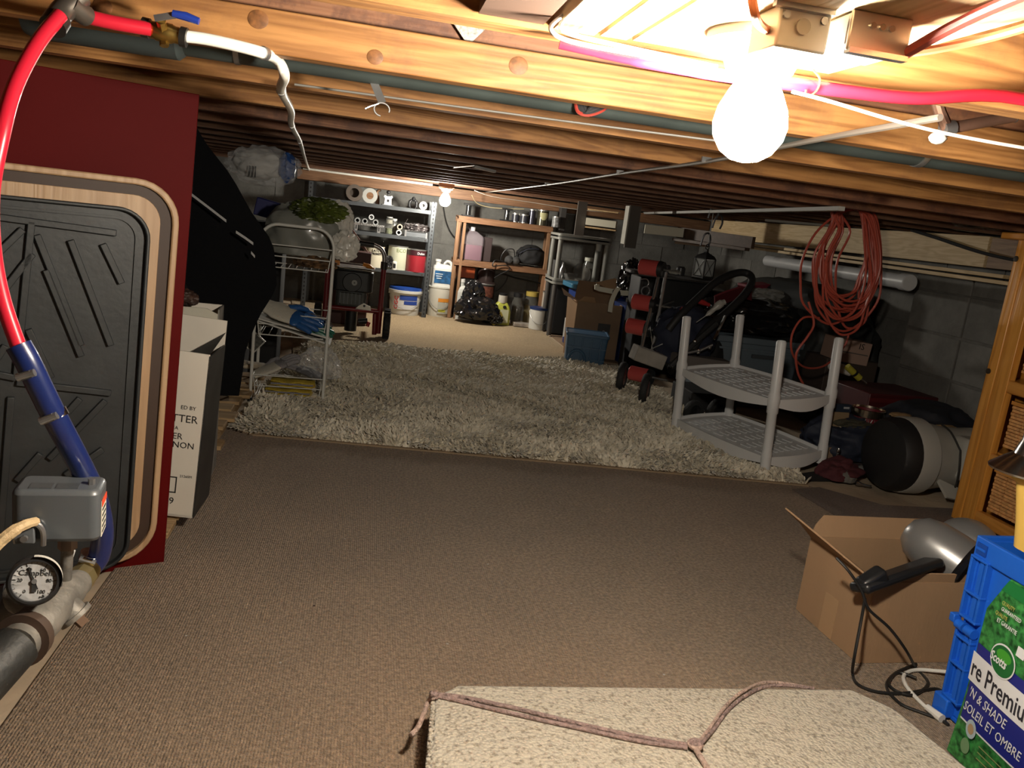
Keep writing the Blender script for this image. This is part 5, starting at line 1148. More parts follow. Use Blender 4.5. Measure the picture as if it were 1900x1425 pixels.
# ------------------------------------------------------------------ white two-tier plastic shelf in front
WP_ = M('shelf_white', (.66, .67, .68), .38)
t = thing('plastic_shelf', 'white two-tier plastic shelf unit standing on the rug corner', 'shelf', (1.708, 3.23, .036), (R(0), R(-4.5), R(17)))
SW, SD = .165, .30
def tier(z):
    pts = []
    for (x0, y0, x1, y1) in ((-SW, -SD, SW, -SD), (SW, -SD, SW, SD), (SW, SD, -SW, SD), (-SW, SD, -SW, -SD)):
        for k in range(10):
            f = k/10; bul = .020*math.sin(math.pi*f); nx, ny = (y1-y0), -(x1-x0); ln = math.hypot(nx, ny)
            pts.append((x0+(x1-x0)*f+nx/ln*bul, y0+(y1-y0)*f+ny/ln*bul, .012+.030*math.sin(math.pi*f)))
    n = len(pts); b = B()
    vs = [(p[0], p[1], z+.014) for p in pts]+[(p[0], p[1], z-p[2]) for p in pts]+[(p[0]*.975, p[1]*.98, z-p[2]) for p in pts]+[(p[0]*.975, p[1]*.98, z+.014) for p in pts]+[(p[0]*.95, p[1]*.965, z+.002) for p in pts]
    fs = []
    for i in range(n):
        j = (i+1) % n; fs += [(i, j, n+j, n+i), (n+i, n+j, 2*n+j, 2*n+i), (i, 3*n+i, 3*n+j, j), (3*n+i, 4*n+i, 4*n+j, 3*n+j)]
    fs.append(tuple(4*n+i for i in range(n))); b.add(vs, fs)
    part('shelf_tray', b, WP_, t, sharp=30)
    rb = B()
    for r_ in range(6):
        y = -SD*.72+r_*SD*1.44/5
        for c_ in range(8): rb.box((-SW*.72+c_*SW*1.44/7, y, z+.006), (.012, .050, .004))
    part('grip_ribs', rb, WP_, t, kind='stuff')
H1, H2 = .045, .285
tier(H1); tier(H2)
for x in (-SW+.008, SW-.008):
    for y in (-SD+.008, SD-.008):
        part('post', B().lathe([(.021, H1+.0), (.021, H1+.03), (.019, H1+.04), (.0195, H2-.045), (.023, H2-.04), (.023, H2-.0)], c=(x, y, 0), n=20), WP_, t)
        part('post', B().lathe([(.0245, H2+.0), (.0245, H2+.03), (.0205, H2+.045), (.0195, H2+.245), (.016, H2+.25), (.015, H2+.2)], c=(x, y, 0), n=20), WP_, t)
        part('foot', B().cyl((x, y, 0), (x, y, H1+.005), .021, n=16), WP_, t)

# ------------------------------------------------------------------ rolling frame with red rollers
RR = M('roller_red', (.60, .09, .085), .35, .2, coat=.3)
t = thing('roller_cart', 'black and chrome wheeled frame with four red rollers', 'cart', (1.47, 4.15, .012))
l = t.location
ax = Vector((math.cos(R(-42)), math.sin(R(-42)), 0))
for k, (px, py, sc_) in enumerate(((1207, 497, 1), (1194, 562, 1), (1183, 607, 1), (1187, 695, .95))):
    q = AY(px, py, 4.12)-l
    part('roller', B().tube([q-ax*.055, q+ax*.05], .042*sc_, 28), RR, t, bevel=.002); part('end_cap', B().tube([q+ax*.05, q+ax*.075], [.044*sc_, .040*sc_], 24), BLACK, t)
    part('axle', B().tube([q+ax*.05, q+ax*.16], .006, 8), STEEL, t)
for (p1, p2, r_, m_) in (((1222, 512), (1185, 668), .009, M('dim_chrome', (.3, .3, .3))), ((1236, 505), (1207, 672), .010, STEEL), ((1204, 590), (1216, 668), .005, CHROME), ((1195, 600), (1188, 668), .005, STEEL)):
    part('frame_tube', B().tube([AY(*p1, 4.08)-l, AY(*p2, 4.02)-l], r_, 10), m_, t)
part('cross_wire', B().tube([AY(1195, 655, 4.0)-l, AY(1225, 640, 3.95)-l, AY(1275, 622, 3.9)-l], .003, 6, sub=4), STEEL, t); part('cross_wire', B().tube([AY(1200, 662, 4.0)-l, AY(1240, 650, 3.95)-l, AY(1290, 630, 3.9)-l], .003, 6, sub=4), STEEL, t)
part('ring_handle', B().tube([(AY(1198, 540, 4.15)-l)+Vector((.024*math.cos(a), 0, .024*math.sin(a))) for a in np.linspace(0, 6.1, 18)], .004, 7), DKGREY, t)
part('ring_handle', B().tube([AY(1190, 518, 4.15)-l, AY(1200, 518, 4.15)-l, AY(1204, 526, 4.15)-l, AY(1200, 532, 4.15)-l], .003, 7, sub=4), STEEL, t)
for (px, py, y) in ((1155, 695, 4.30), (1197, 722, 4.0)):
    q = AY(px, py, y)-l; q.z = .085
    part('tyre', B().lathe([(.055, -.018), (.078, -.018), (.085, -.008), (.085, .008), (.078, .018), (.055, .018), (.055, -.018)], c=q, rot=(0, R(90), R(-28)), n=30), RUBBER, t)
    part('wheel_hub', B().lathe([(0, -.014), (.045, -.016), (.055, -.010), (.055, .010), (.045, .016), (0, .014)], c=q, rot=(0, R(90), R(-28)), n=24), M('hub_red', (.16, .01, .015), .4), t)
for k, (px, py, w_, h, rz, m_, lab) in enumerate(((1202, 662, .165, .075, 14, M('grey_felt', (.30, .28, .25), .9, var=.2, vs=12), 'grey upholstered board lying slanted over the roller cart wheels'), (1300, 672, .30, .06, 3, M('taupe_felt', (.12, .105, .095), .9), 'dull brown padded board behind the white shelf'))):
    q = AY(px, py, 3.88); solo('padded_board', B().box((0, 0, 0), (w_, .10, h), (0, R(rz), 0)), m_, lab, 'board', tuple(q), bevel=.006)
# dark wheelbase box below
solo('tool_case', B().rbox((0, 0, .065), (.26, .30, .13), .02), BLACKM, 'low black case on the floor behind the white shelf', 'case', (1.82, 3.98, .004), bevel=.006)

# blue tubs, cartons and kitchen things left of the cart
BT1 = M('tub_blue', (.055, .125, .22), .4)
t = thing('storage_tub', 'small slate-blue ribbed tub at the edge of the rug', 'tub', (1.455, 5.12, .007), R(-12))
b = B().rbox((0, 0, .105), (.27, .24, .21), .02, taper=.93); part('tub_body', b, BT1, t); part('tub_rim', B().prism(rrect(.142, .127, .02), .02, Matrix.Translation((0, 0, .195)), rrect(.13, .115, .015)), BT1, t, bevel=.003)
for k in range(4): part('rib', B().box((-.09+k*.06, -.121, .11), (.010, .008, .15)), BT1, t, bevel=.002)
for z in (.05, .125): part('rib', B().box((0, -.121, z), (.25, .008, .008)), BT1, t)
part('arched_handle', B().tube([(-.11+.055*(1-math.cos(a)), -.124, .035+.07*math.sin(a)) for a in np.linspace(0, math.pi, 12)], .009, 8), BT1, t)
t = thing('carton', 'open brown cardboard box behind the slate-blue tub', 'box', (1.575, 5.50, .013), R(-8))
part('front_panel', B().box((.03, -.13, .19), (.31, .004, .38)), CARDD, t); part('side_panel', B().box((-.125, 0, .19), (.004, .26, .38)), CARD, t); part('side_panel', B().box((.185, 0, .19), (.004, .26, .38)), CARDD, t); part('back_panel', B().box((.03, .13, .19), (.31, .004, .38)), CARDD, t)
part('flap', B().add([(-.125, -.13, .38), (-.125, .13, .38), (-.225, .12, .44), (-.225, -.12, .41)], [(0, 1, 2, 3)]), CARD, t); part('flap', B().add([(-.12, .13, .38), (.185, .13, .38), (.17, .20, .50), (-.10, .20, .50)], [(0, 1, 2, 3)]), CARDD, t); part('flap', B().add([(-.12, -.13, .38), (.0, -.13, .38), (-.02, -.17, .42), (-.09, -.17, .42)], [(0, 1, 2, 3)]), CARD, t)
part('printed_patch', B().box((.08, -.1335, .18), (.085, .002, .13)), M('patch_black', (.012, .012, .012), .5), t); part('printed_ring', B().lathe([(.006, 0), (.010, 0), (.010, .001), (.006, .001), (.006, 0)], c=(.08, -.135, .19), rot=(R(90), 0, 0), n=16), M('print_grey', (.2, .2, .2), .5), t)
part('front_left_panel', B().add([(-.127, -.135, .0), (-.127, -.13, .37), (-.19, -.04, .40), (-.17, -.05, .0)], [(0, 1, 2, 3)]), CARD, t)
t = thing('storage_tub', 'teal-blue tub with its lid behind the open brown box', 'tub', (1.74, 6.0, .02))
part('tub_body', B().rbox((0, 0, .21), (.40, .28, .42), .03, taper=.9), M('tub_navy', (.012, .035, .17), .4), t); part('tub_lid', B().rbox((-.04, 0, .435), (.42, .31, .035), .03), M('lid_teal', (.03, .14, .24), .4), t, bevel=.004); part('latch', B().box((.04, -.15, .36), (.07, .02, .05)), M('latch_blue', (.03, .09, .35), .35), t)
t = thing('storage_tub', 'dark blue lidded bin beside the roller cart', 'tub', (1.90, 5.45, .004))
part('tub_body', B().rbox((0, 0, .20), (.30, .30, .40), .03, taper=.92), M('tub_navy2', (.012, .03, .12), .4), t); part('latch', B().box((-.06, -.155, .33), (.06, .02, .06)), M('latch_blue', (.03, .09, .35)), t)
for k in range(3): part('rib', B().box((-.10+k*.07, -.148, .2), (.012, .010, .30)), M('tub_rib', (.02, .06, .2), .4), t)
CB = M('cream_band', (.68, .67, .56), .45)
q0 = AY(1105, 535, 5.3); 
t = thing('plastic_trim', 'cream plastic strip lying across the blue tubs', 'strip', AY(1145, 545, 5.3)); l = t.location
part('strip', B().sheet([[AY(px, py+d, 5.3)-l for px, py in ((1103, 528), (1110, 531), (1130, 535), (1155, 539), (1180, 540))] for d in (0, 9)], .012), CB, t)
part('curved_end', B().tube([AY(1104, 533, 5.3)-l, AY(1107, 528, 5.3)-l, AY(1112, 530, 5.3)-l], .006, 8), CB, t)
t = thing('plastic_trim', 'curved cream plastic strip hanging into the open brown box', 'strip', AY(1132, 555, 5.22)); l = t.location
part('strip', B().sheet([[AY(px, py, 5.22)-l, AY(px+8, py+2, 5.20)-l] for px, py in ((1144, 533), (1139, 540), (1134, 550), (1130, 562), (1128, 578))], .004), CB, t)
part('round_end', B().lathe([(.0, -.02), (.035, -.02), (.035, .01), (.0, .01)], c=AY(1145, 545, 5.27)-l, rot=(R(70), 0, R(30)), n=20, sx=.7), BLACK, t)
q = AY(1133, 524, 5.6); solo('cardboard_sheet', B().prism([(-.12, -.02), (.0, -.06), (.13, -.01), (.03, .035)], .005, Matrix.Rotation(R(55), 4, 'X')), M('cardboard_light', (.40, .26, .15), .85), 'small loose cardboard sheet on top of the blue tubs', 'cardboard', tuple(q))
q = AY(1172, 505, 5.4)
t = thing('glossy_sculpture', 'glossy black bagged object on the bins left of the top red roller', 'bag', (q.x, q.y, .405))
part('wrapped_body', B().blob((0, 0, .14), (.15, .14, .30), .25, 2.6, 77, 5), GB, t, sharp=30); part('round_tab', B().cyl((-.02, -.09, .08), (-.02, -.10, .08), .013, n=16), M('tab_grey', (.4, .4, .35), .4), t); part('teal_clip', B().box((.0, -.10, .05), (.012, .01, .04), (0, R(20), 0)), M('teal', (.03, .35, .30), .4), t)

# ------------------------------------------------------------------ lantern, folded stroller, boxes and the grey tote
q = AY(1303, 516, 4.6)
t = thing('lantern', 'black lantern with arched glass panes hanging below the lumber', 'lantern', (q.x, q.y, q.z+.0), R(24))
h, w_ = .115, .082
part('base', B().box((0, 0, .006), (w_*1.1, w_*1.1, .012)), BLACK, t, bevel=.002)
for sx in (-1, 1):
    for sy in (-1, 1): part('corner_bar', B().box((sx*w_/2, sy*w_/2, h/2), (.008, .008, h)), BLACK, t)
part('hanging_wire', B().tube([(0, 0, h+.085), (.002, 0, h+.15), (0, 0, 1.084-q.z)], .0015, 5), STEEL, t)
part('roof', B().lathe([(w_*.80, h), (w_*.62, h+.018), (w_*.2, h+.035), (.012, h+.04), (.012, h+.055), (0, h+.055)], n=4, rot=(0, 0, R(45))), BLACK, t)
part('hanging_ring', B().tube([(.016*math.cos(a), 0, h+.070+.016*math.sin(a)) for a in np.linspace(0, 6.1, 14)], .003, 6), BLACK, t)
PG = M('lantern_glass', (.34, .36, .36), .25, spec=.6)
for k, (dx, dy, rz) in enumerate(((0, -w_/2, 0), (-w_/2, 0, -90), (w_/2, 0, 90), (0, w_/2, 180))):
    o = part('pane', B().box((0, 0, h/2+.005), (w_-.008, .003, h-.02)), PG, t); o.location = (dx, dy, 0); o.rotation_euler = (0, 0, R(rz))
    for s_ in (-1, 1):
        o = part('tracery', B().tube([(s_*.034, -.003, .012), (s_*.006, -.003, .05), (s_*.006, -.003, .07), (s_*.034, -.003, h-.008)], .0018, 5, sub=4), BLACK, t); o.location = (dx, dy, 0); o.rotation_euler = (0, 0, R(rz))
STB = M('stroller_foam', (.015, .015, .016), .6)
t = thing('folded_stroller', 'folded stroller with black curved bars and red fabric behind the white shelf', 'stroller', (1.82, 4.05, .004)); l = t.location
def sp(px, py, y): return AY(px, py, y)-l
part('curved_bar', B().tube([sp(1240, 612, 3.9), sp(1262, 585, 3.9), sp(1295, 553, 3.95), sp(1330, 522, 4.0), sp(1365, 507, 4.05), sp(1388, 508, 4.05), sp(1395, 522, 4.0), sp(1380, 548, 3.95), sp(1345, 582, 3.9), sp(1310, 610, 3.85), sp(1285, 650, 3.8)], .020, 12, sub=5), STB, t)
part('lower_bar', B().tube([sp(1245, 680, 3.8), sp(1285, 640, 3.8), sp(1330, 600, 3.82)], .016, 10, sub=4), STB, t)
part('padded_seat', B().blob(sp(1270, 625, 4.0), (.30, .22, .30), .2, 2.2, 83, 4, flat=False), M('navy_fabric', (.012, .016, .035), .8), t, sharp=60)
part('red_fabric', B().sheet([[sp(x, y+d*10, 4.05+d*.05) for x, y in ((1325, 548), (1345, 540), (1375, 530), (1395, 535))] for d in range(3)], .01), M('stroller_red', (.13, .012, .018), .7), t)
part('red_strut', B().tube([sp(1263, 572, 3.95), sp(1272, 590, 3.95), sp(1262, 612, 3.95), sp(1256, 630, 3.95)], [.012, .016, .012, .008], 8, sub=4), M('strut_red', (.34, .025, .025), .4), t)
part('red_strut', B().tube([sp(1288, 560, 3.95), sp(1300, 560, 3.95), sp(1316, 566, 3.95)], [.010, .014, .010], 8, sub=3), M('strut_red', (.34, .025, .025)), t)
part('chrome_bar', B().beam(sp(1325, 630, 3.72), sp(1346, 586, 3.76), .012, .008), CHROME, t)
part('grey_wedge', B().tube([sp(1292, 598, 3.75), sp(1315, 582, 3.75), sp(1335, 565, 3.75), sp(1345, 560, 3.75)], [.002, .012, .02, .014], 10, sub=4), M('wedge_grey', (.35, .34, .31), .35), t)
for px, py in ((1290, 633), (1297, 650), (1317, 645), (1296, 654)): part('bolt', B().blob(sp(px, py, 3.75), (.018, .014, .018), .1, 1, 3, 2, flat=False), CHROME, t)
part('cross_bar', B().tube([sp(1275, 655, 3.75), sp(1300, 650, 3.75), sp(1322, 640, 3.75)], .007, 8), STEEL, t)
for px, py, r_ in ((1340, 720, .07), (1296, 712, .06)):
    q = sp(px, py, 3.7); q.z = r_; part('stroller_wheel', B().lathe([(r_*.6, -.014), (r_*.95, -.014), (r_, 0), (r_*.95, .014), (r_*.6, .014), (r_*.6, -.014)], c=q, rot=(R(90), 0, R(20)), n=24), RUBBER, t)
part('side_frame', B().tube([sp(1250, 560, 4.1), sp(1215, 575, 4.1), sp(1205, 600, 4.1)], .012, 8, sub=4), STB, t)
# grey tote with black garbage bag over it
t = thing('storage_tub', 'large grey-blue storage tote behind the white shelf', 'tub', (2.18, 4.36, .004), R(-3))
TG = M('tote_grey_blue', (.12, .155, .185), .45, var=.12, vs=5)
part('tub_body', B().rbox((0, 0, .19), (.56, .36, .38), .03, taper=.9), TG, t); part('tub_rim', B().prism(rrect(.30, .20, .035), .035, Matrix.Translation((0, 0, .365)), rrect(.275, .175, .02)), TG, t, bevel=.004)
part('rim_ledge', B().prism(rrect(.288, .188, .035), .012, Matrix.Translation((0, 0, .325)), rrect(.27, .17, .02)), TG, t); part('handle_slot', B().box((.05, -.19, .30), (.14, .012, .02)), M('tote_dark', (.05, .06, .07), .5), t); part('black_tear', B().blob((-.24, -.175, .27), (.09, .03, .16), .4, 4, 5, 3, flat=False), BLACKM, t)
solo('garbage_bag', B().blob((0, 0, .08), (.62, .34, .22), .2, 2, 91, 5, sq=.85), GB, 'flat black garbage bag lying over the grey-blue tote', 'bag', (2.22, 4.40, .405), sharp=28)
solo('garbage_bag', B().blob((0, 0, .16), (.30, .26, .36), .2, 2, 93, 4), M('dull_black_film', (.012, .012, .012), .35), 'black bag slumped between the stroller and the tote', 'bag', (2.06, 4.75, .0), sharp=30)
t = thing('carton', 'dark red and white carton on the pile behind the tote', 'box', (2.55, 4.85, .60), (0, R(-8), R(4)))
part('red_half', B().box((-.09, 0, .045), (.20, .16, .09)), M('carton_red', (.16, .015, .03), .5), t, bevel=.002); part('white_half', B().box((.14, 0, .045), (.26, .16, .09)), M('carton_pale', (.42, .41, .40), .5), t, bevel=.002)
part('printed_ring', B().lathe([(.016, 0), (.020, 0), (.020, .001), (.016, .001), (.016, 0)], c=(.06, -.0815, .045), rot=(R(90), 0, 0), n=18), M('print_dim', (.25, .24, .23), .5), t); part('printed_bird', B().box((.17, -.0812, .055), (.05, .001, .008), (0, R(30), 0)), M('print_umber', (.12, .10, .09), .5), t)
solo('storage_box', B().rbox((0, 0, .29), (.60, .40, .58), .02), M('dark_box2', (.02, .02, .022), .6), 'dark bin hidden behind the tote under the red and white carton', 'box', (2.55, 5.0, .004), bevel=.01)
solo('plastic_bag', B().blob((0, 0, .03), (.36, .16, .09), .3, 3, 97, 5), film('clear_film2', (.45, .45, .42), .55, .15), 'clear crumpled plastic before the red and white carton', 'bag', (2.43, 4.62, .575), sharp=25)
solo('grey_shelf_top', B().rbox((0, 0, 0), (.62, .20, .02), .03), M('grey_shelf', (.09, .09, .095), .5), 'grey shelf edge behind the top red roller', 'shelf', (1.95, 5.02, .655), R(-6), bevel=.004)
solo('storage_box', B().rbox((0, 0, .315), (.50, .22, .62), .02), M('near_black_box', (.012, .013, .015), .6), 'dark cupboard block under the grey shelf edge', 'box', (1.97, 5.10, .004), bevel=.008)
solo('scoop', B().blob((0, 0, .015), (.08, .05, .035), .1, 2, 1, 3), M('pale_cap', (.42, .42, .38), .5), 'small white scoop lying on the grey shelf edge', 'scoop', (1.92, 4.94, .666))
for k in range(3): solo('small_jar', B().lathe([(0, 0), (.03, 0), (.03, .045), (.022, .055), (0, .055)], n=18), M('jar_shadow', (.06, .06, .065), .3, .4), ('dark squat jar left on the grey shelf edge', 'dark squat jar in the middle of the grey shelf edge', 'dark squat jar right on the grey shelf edge')[k], 'jar', (1.78+.1*k, 5.0, .666))

# ------------------------------------------------------------------ boxes, paint basket and bag along the right wall
q = AY(1562, 632, 3.9)
t = thing('carton', 'pinkish printed carton beside the hanging cord', 'box', (q.x+.03, q.y, .375), (0, R(4), R(-6)))
part('body', B().box((0, 0, .05), (.20, .14, .12)), M('carton_pink', (.36, .24, .19), .6), t, bevel=.002); text('IS', .045, INK, t, (.045, -.0715, .085)); part('printed_rule', B().box((.0, -.0712, .045), (.18, .001, .006)), M('print_umber', (.12, .10, .09)), t)
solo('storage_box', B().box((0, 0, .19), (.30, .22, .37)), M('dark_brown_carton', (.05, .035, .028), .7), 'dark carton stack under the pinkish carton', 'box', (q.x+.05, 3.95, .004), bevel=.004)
t = thing('drill', 'yellow and white cordless tool lying right of the pinkish carton', 'tool', AY(1575, 690, 3.45)); l = t.location
part('body', B().beam(AY(1538, 676, 3.5)-l, AY(1580, 690, 3.45)-l, .07, .04), M('dull_white2', (.34, .32, .29), .5), t, bevel=.008)
part('grip', B().tube([AY(1572, 680, 3.42)-l, AY(1595, 702, 3.42)-l], .016, 12), M('tool_yellow', (.42, .38, .04), .45), t); part('grip_band', B().tube([AY(1584, 691, 3.42)-l, AY(1587, 694, 3.42)-l], .0175, 12), BLACK, t); part('chrome_tip', B().tube([AY(1596, 703, 3.42)-l, AY(1608, 712, 3.40)-l], .005, 8), CHROME, t)
solo('added_dark_pile', B().blob((0, 0, .34), (.50, 1.5, .70), .12, 2.0, 131, 5, sq=.8), M('added_pile_dark', (.022, .024, .024), .6), 'tall dark tarp-covered pile added to darken the right wall under the white pipe', 'tarp', (2.66, 4.75, .004), sharp=50)  # pile added to make the wall dark left of the pilaster
t = thing('red_toolbox', 'dark red case in the shadow by the block pilaster', 'case', (2.52, 3.50, .004), R(6)); part('body', B().box((0, 0, .15), (.40, .30, .30)), M('maroon_case', (.07, .008, .010), .5), t, bevel=.006); part('lid_edge', B().box((0, -.152, .27), (.40, .006, .02)), M('maroon_edge', (.11, .012, .014), .5), t)
q = AY(1563, 760, 3.10)
t = thing('hook_package', 'small brown card package with hooks and a dark header', 'package', (q.x+.0, q.y, .10), (R(-6), 0, R(8)))
part('card', B().box((0, 0, .075), (.085, .03, .15)), M('package_tan', (.26, .18, .10), .7), t, bevel=.002); part('header', B().box((0, -.001, .168), (.09, .034, .034)), M('package_navy', (.02, .03, .05), .5), t); part('header_print', B().box((.02, -.0185, .170), (.03, .001, .009)), M('pale_print', (.4, .42, .44), .5), t)
for dz in (0, .03): part('hook', B().tube([(-.02, -.018, .10-dz), (.0, -.024, .085-dz), (.02, -.02, .095-dz), (.028, -.018, .11-dz)], .0025, 6, sub=4), M('hook_pale', (.5, .42, .3), .4), t)
part('carton_below', B().box((0, .02, -.045), (.13, .12, .088)), CARDD, t)
q = AY(1618, 770, 3.12)
t = thing('wire_pail', 'red pail in chrome mesh with a bright metal band', 'pail', (q.x, q.y+.03, .115))
part('pail', B().lathe([(0, 0), (.058, 0), (.066, .145), (.060, .145), (.055, .01)], n=30), M('pail_red', (.13, .012, .02), .5), t); part('metal_band', B().lathe([(.067, .118), (.070, .12), (.072, .152), (.069, .154), (.067, .13)], n=36), M('warm_chrome', (.7, .62, .5), .2, 1), t)
b = B()
for k in range(16):
    a = 2*math.pi*k/16
    for s_ in (-1, 1): b.tube([((.060+.008*j/4)*math.cos(a+s_*j*.13), (.060+.008*j/4)*math.sin(a+s_*j*.13), .01+.105*j/4) for j in range(5)], .0016, 4, cap=False)
part('mesh', b, STEEL, t)
solo('storage_box', B().box((0, 0, .055), (.20, .22, .108)), M('dark_box3', (.03, .02, .02), .7), 'low dark box carrying the chrome mesh pail', 'box', (q.x, q.y+.05, .004), bevel=.004)
t = thing('duffel_bag', 'slumped navy and olive bag right of the white shelf', 'bag', (2.14, 3.16, .004)); part('bag_body', B().blob((0, 0, .11), (.34, .26, .22), .18, 2.2, 103, 5), M('navy_nylon', (.013, .018, .036), .7, bump=.3, bs=40), t, sharp=50); part('olive_flap', B().blob((-.02, -.03, .20), (.20, .14, .04), .2, 3, 104, 4, flat=False), M('olive_cloth', (.06, .055, .035), .9), t, sharp=50)
t = thing('duffel_bag', 'black bag with tan patches lying behind the golf bag', 'bag', (2.52, 3.16, .004)); part('bag_body', B().blob((0, 0, .15), (.50, .30, .30), .15, 2.2, 107, 5), M('black_blue_nylon', (.012, .014, .022), .7), t, sharp=50)
for k, (dx, dy, dz) in enumerate(((-.20, -.09, .262), (.0, -.13, .235))): part('tan_patch', B().blob((dx, dy, dz), (.09, .04, .02), .3, 4, 108+k, 3, flat=False), M('tan_leather', (.30, .19, .09), .7), t)
t = thing('red_cloth', 'dark red cloth crumpled at the foot of the golf bag', 'cloth', (1.97, 2.90, .004)); part('cloth', B().blob((0, 0, .045), (.17, .12, .10), .35, 1.6, 111, 5, ridge=False), M('maroon_cloth', (.07, .013, .018), .85), t, sharp=60)
DCH = M('dark_chrome', (.35, .35, .36), .18, .95)
t = thing('golf_club', 'chrome club head and shaft standing before the dark red cloth', 'club', AZ(1544, 882, .004)); part('shaft', B().tube([(0, 0, .02), (.012, .01, .10)], .005, 8), CHROME, t); part('ferrule', B().lathe([(.007, 0), (.009, .01), (.006, .02)], c=(.012, .01, .098), n=12), CHROME, t); part('head', B().blob((0, 0, .012), (.06, .035, .024), .1, 2, 5, 3), DCH, t)
t = thing('golf_club', 'round glass-like club head with a chrome neck lying on the floor', 'club', AZ(1574, 902, .004)); part('head', B().blob((0, .02, .028), (.075, .05, .055), .12, 2, 6, 4), M('dim_glassy', (.20, .20, .19), .12, .3), t); part('neck', B().tube([(.03, .0, .016), (.06, -.01, .012), (.09, -.015, .009)], [.010, .006, .005], 10, sub=4), DCH, t)
solo('golf_club', B().blob((0, 0, .02), (.05, .04, .04), .12, 2, 9, 3), M('dim_glassy', (.20, .20, .19)), 'small grey club head tucked at the base of the golf bag', 'club', tuple(AZ(1597, 880, .012)))
solo('wedge_block', B().prism([(-.12, 0), (.05, .0), (.05, .028), (-.02, .018)], .06, m4), BLACKM, 'flat black wedge sticking out from under the white shelf', 'wedge', tuple(AZ(1505, 884, .004)), R(8))
# golf bag
GW = M('bag_grey_white', (.42, .41, .37), .75, var=.15, vs=6, bump=.15, bs=25); PIPE = M('piping_dark', (.03, .03, .028), .6)
t = thing('golf_bag', 'grey and white golf bag lying on its side with its black base to the left', 'golf bag', (2.12, 2.80, .004), R(2)); 
gx = Matrix.Rotation(R(90), 3, 'Y')
def gb(prof, mat, name, lab=None, sy=1.0, bevel=0): return part(name, B().lathe(prof, c=(0, 0, .158), rot=gx, n=36, sx=.98, sy=sy), mat, t, bevel=bevel, label=lab)
gb([(0, -.060), (.10, -.058), (.135, -.045), (.150, -.02), (.152, .04), (.150, .055), (0, .055)], M('base_black', (.012, .012, .013), .55), 'base', 'black moulded base'); gb([(.153, .02), (.157, .03), (.157, .095), (.152, .10)], M('band_pale', (.38, .37, .34), .6), 'base_band')
gb([(.150, .09), (.140, .13), (.128, .20), (.125, .28), (.130, .36), (.126, .50), (.122, .62), (0, .62)], GW, 'body')
part('side_pocket', B().rbox((.33, -.10, .185), (.26, .10, .17), .03), GW, t, bevel=.02); part('pocket_badge', B().box((.255, -.152, .175), (.022, .004, .055)), BLACKM, t); part('badge_patch', B().box((.255, -.155, .168), (.022, .002, .018)), M('badge_green', (.05, .09, .07), .6), t)
part('piping', B().tube([(.185, -.135, .225), (.180, -.155, .16), (.195, -.145, .09), (.225, -.10, .045), (.30, -.09, .03)], .004, 6, sub=5), PIPE, t); part('piping', B().tube([(.19, .0, .295), (.182, -.07, .28), (.185, -.135, .225)], .004, 6, sub=5), PIPE, t)
part('lower_flap', B().sheet([[(.12+.05*k, -.115-.01*math.sin(k), .10-.018*k) for k in range(5)], [(.15+.045*k, -.155, .035-.006*k) for k in range(5)]], .012), GW, t)
part('base_scuff', B().tube([(-.046, -.06, .05), (-.052, -.02, .09)], .003, 5), M('scuff', (.1, .1, .1), .5), t)

# ------------------------------------------------------------------ generator / pressure washer
t = thing('generator', 'red framed engine cart with a black handle and two black wheels', 'generator', (-.06, 5.42, .007)); l = t.location
GR = M('frame_red', (.17, .010, .014), .35, coat=.3)
FX0, FX1, GY = -.19, .165, -.02
for x in (FX0, FX1): part('frame_upright', B().tube([(x, GY, .03), (x, GY, .46)], .017, 12), GR, t); part('grip_sleeve', B().cyl((x, GY, .455), (x, GY, .505), .022, n=14), BLACK, t)
part('handle_bar', B().tube([(FX1, GY, .50), (FX1-.005, GY, .545), (FX1-.03, GY, .585), (FX1-.08, GY, .605)], .0145, 12, sub=5), STEEL, t); part('handle_grip', B().tube([(FX1-.075, GY, .604), (0, GY, .608), (FX0+.03, GY, .604)], .018, 12), BLACK, t); part('handle_bar', B().tube([(FX0+.03, GY, .604), (FX0+.005, GY, .57), (FX0, GY, .50)], .0145, 12, sub=4), STEEL, t)
for z in (.175,): part('cross_bar', B().tube([(FX0, GY, z), (FX1, GY, z)], .015, 12), GR, t)
for x in (FX0, FX1): part('side_bar', B().tube([(x, GY, .175), (x, .30, .175)], .015, 10), GR, t)
part('lower_strut', B().tube([(FX1-.03, GY, .16), (FX1-.025, GY, .02)], .016, 10), GR, t)
EB = M('engine_black', (.020, .022, .022), .4, .2, var=.5, vs=18)
part('engine_shroud', B().rbox((-.03, .10, .355), (.27, .22, .14), .04).rbox((-.03, .08, .43), (.24, .20, .025), .03), EB, t, bevel=.01)
part('engine_block', B().rbox((-.03, .09, .24), (.20, .20, .10), .02).box((-.03, -.015, .24), (.14, .03, .08)), M('engine_grey', (.06, .065, .06), .45, .3, var=.4, vs=14), t, bevel=.004)
fin = B()
for k in range(6): fin.box((-.10+k*.025, -.032, .245), (.006, .02, .07))
part('cooling_fins', fin, DKGREY, t)
part('recoil_cover', B().cyl((-.03, -.012, .35), (-.03, -.035, .35), .062, n=30), EB, t, bevel=.004); part('centre_disc', B().cyl((-.015, -.036, .35), (-.015, -.040, .35), .018, n=24), M('disc_grey', (.35, .36, .34), .4), t); part('centre_bolt', B().cyl((-.015, -.040, .35), (-.015, -.043, .35), .005, n=8), BLACK, t)
part('top_plate', B().box((-.02, .0, .452), (.26, .16, .008)), STEEL, t, bevel=.002)
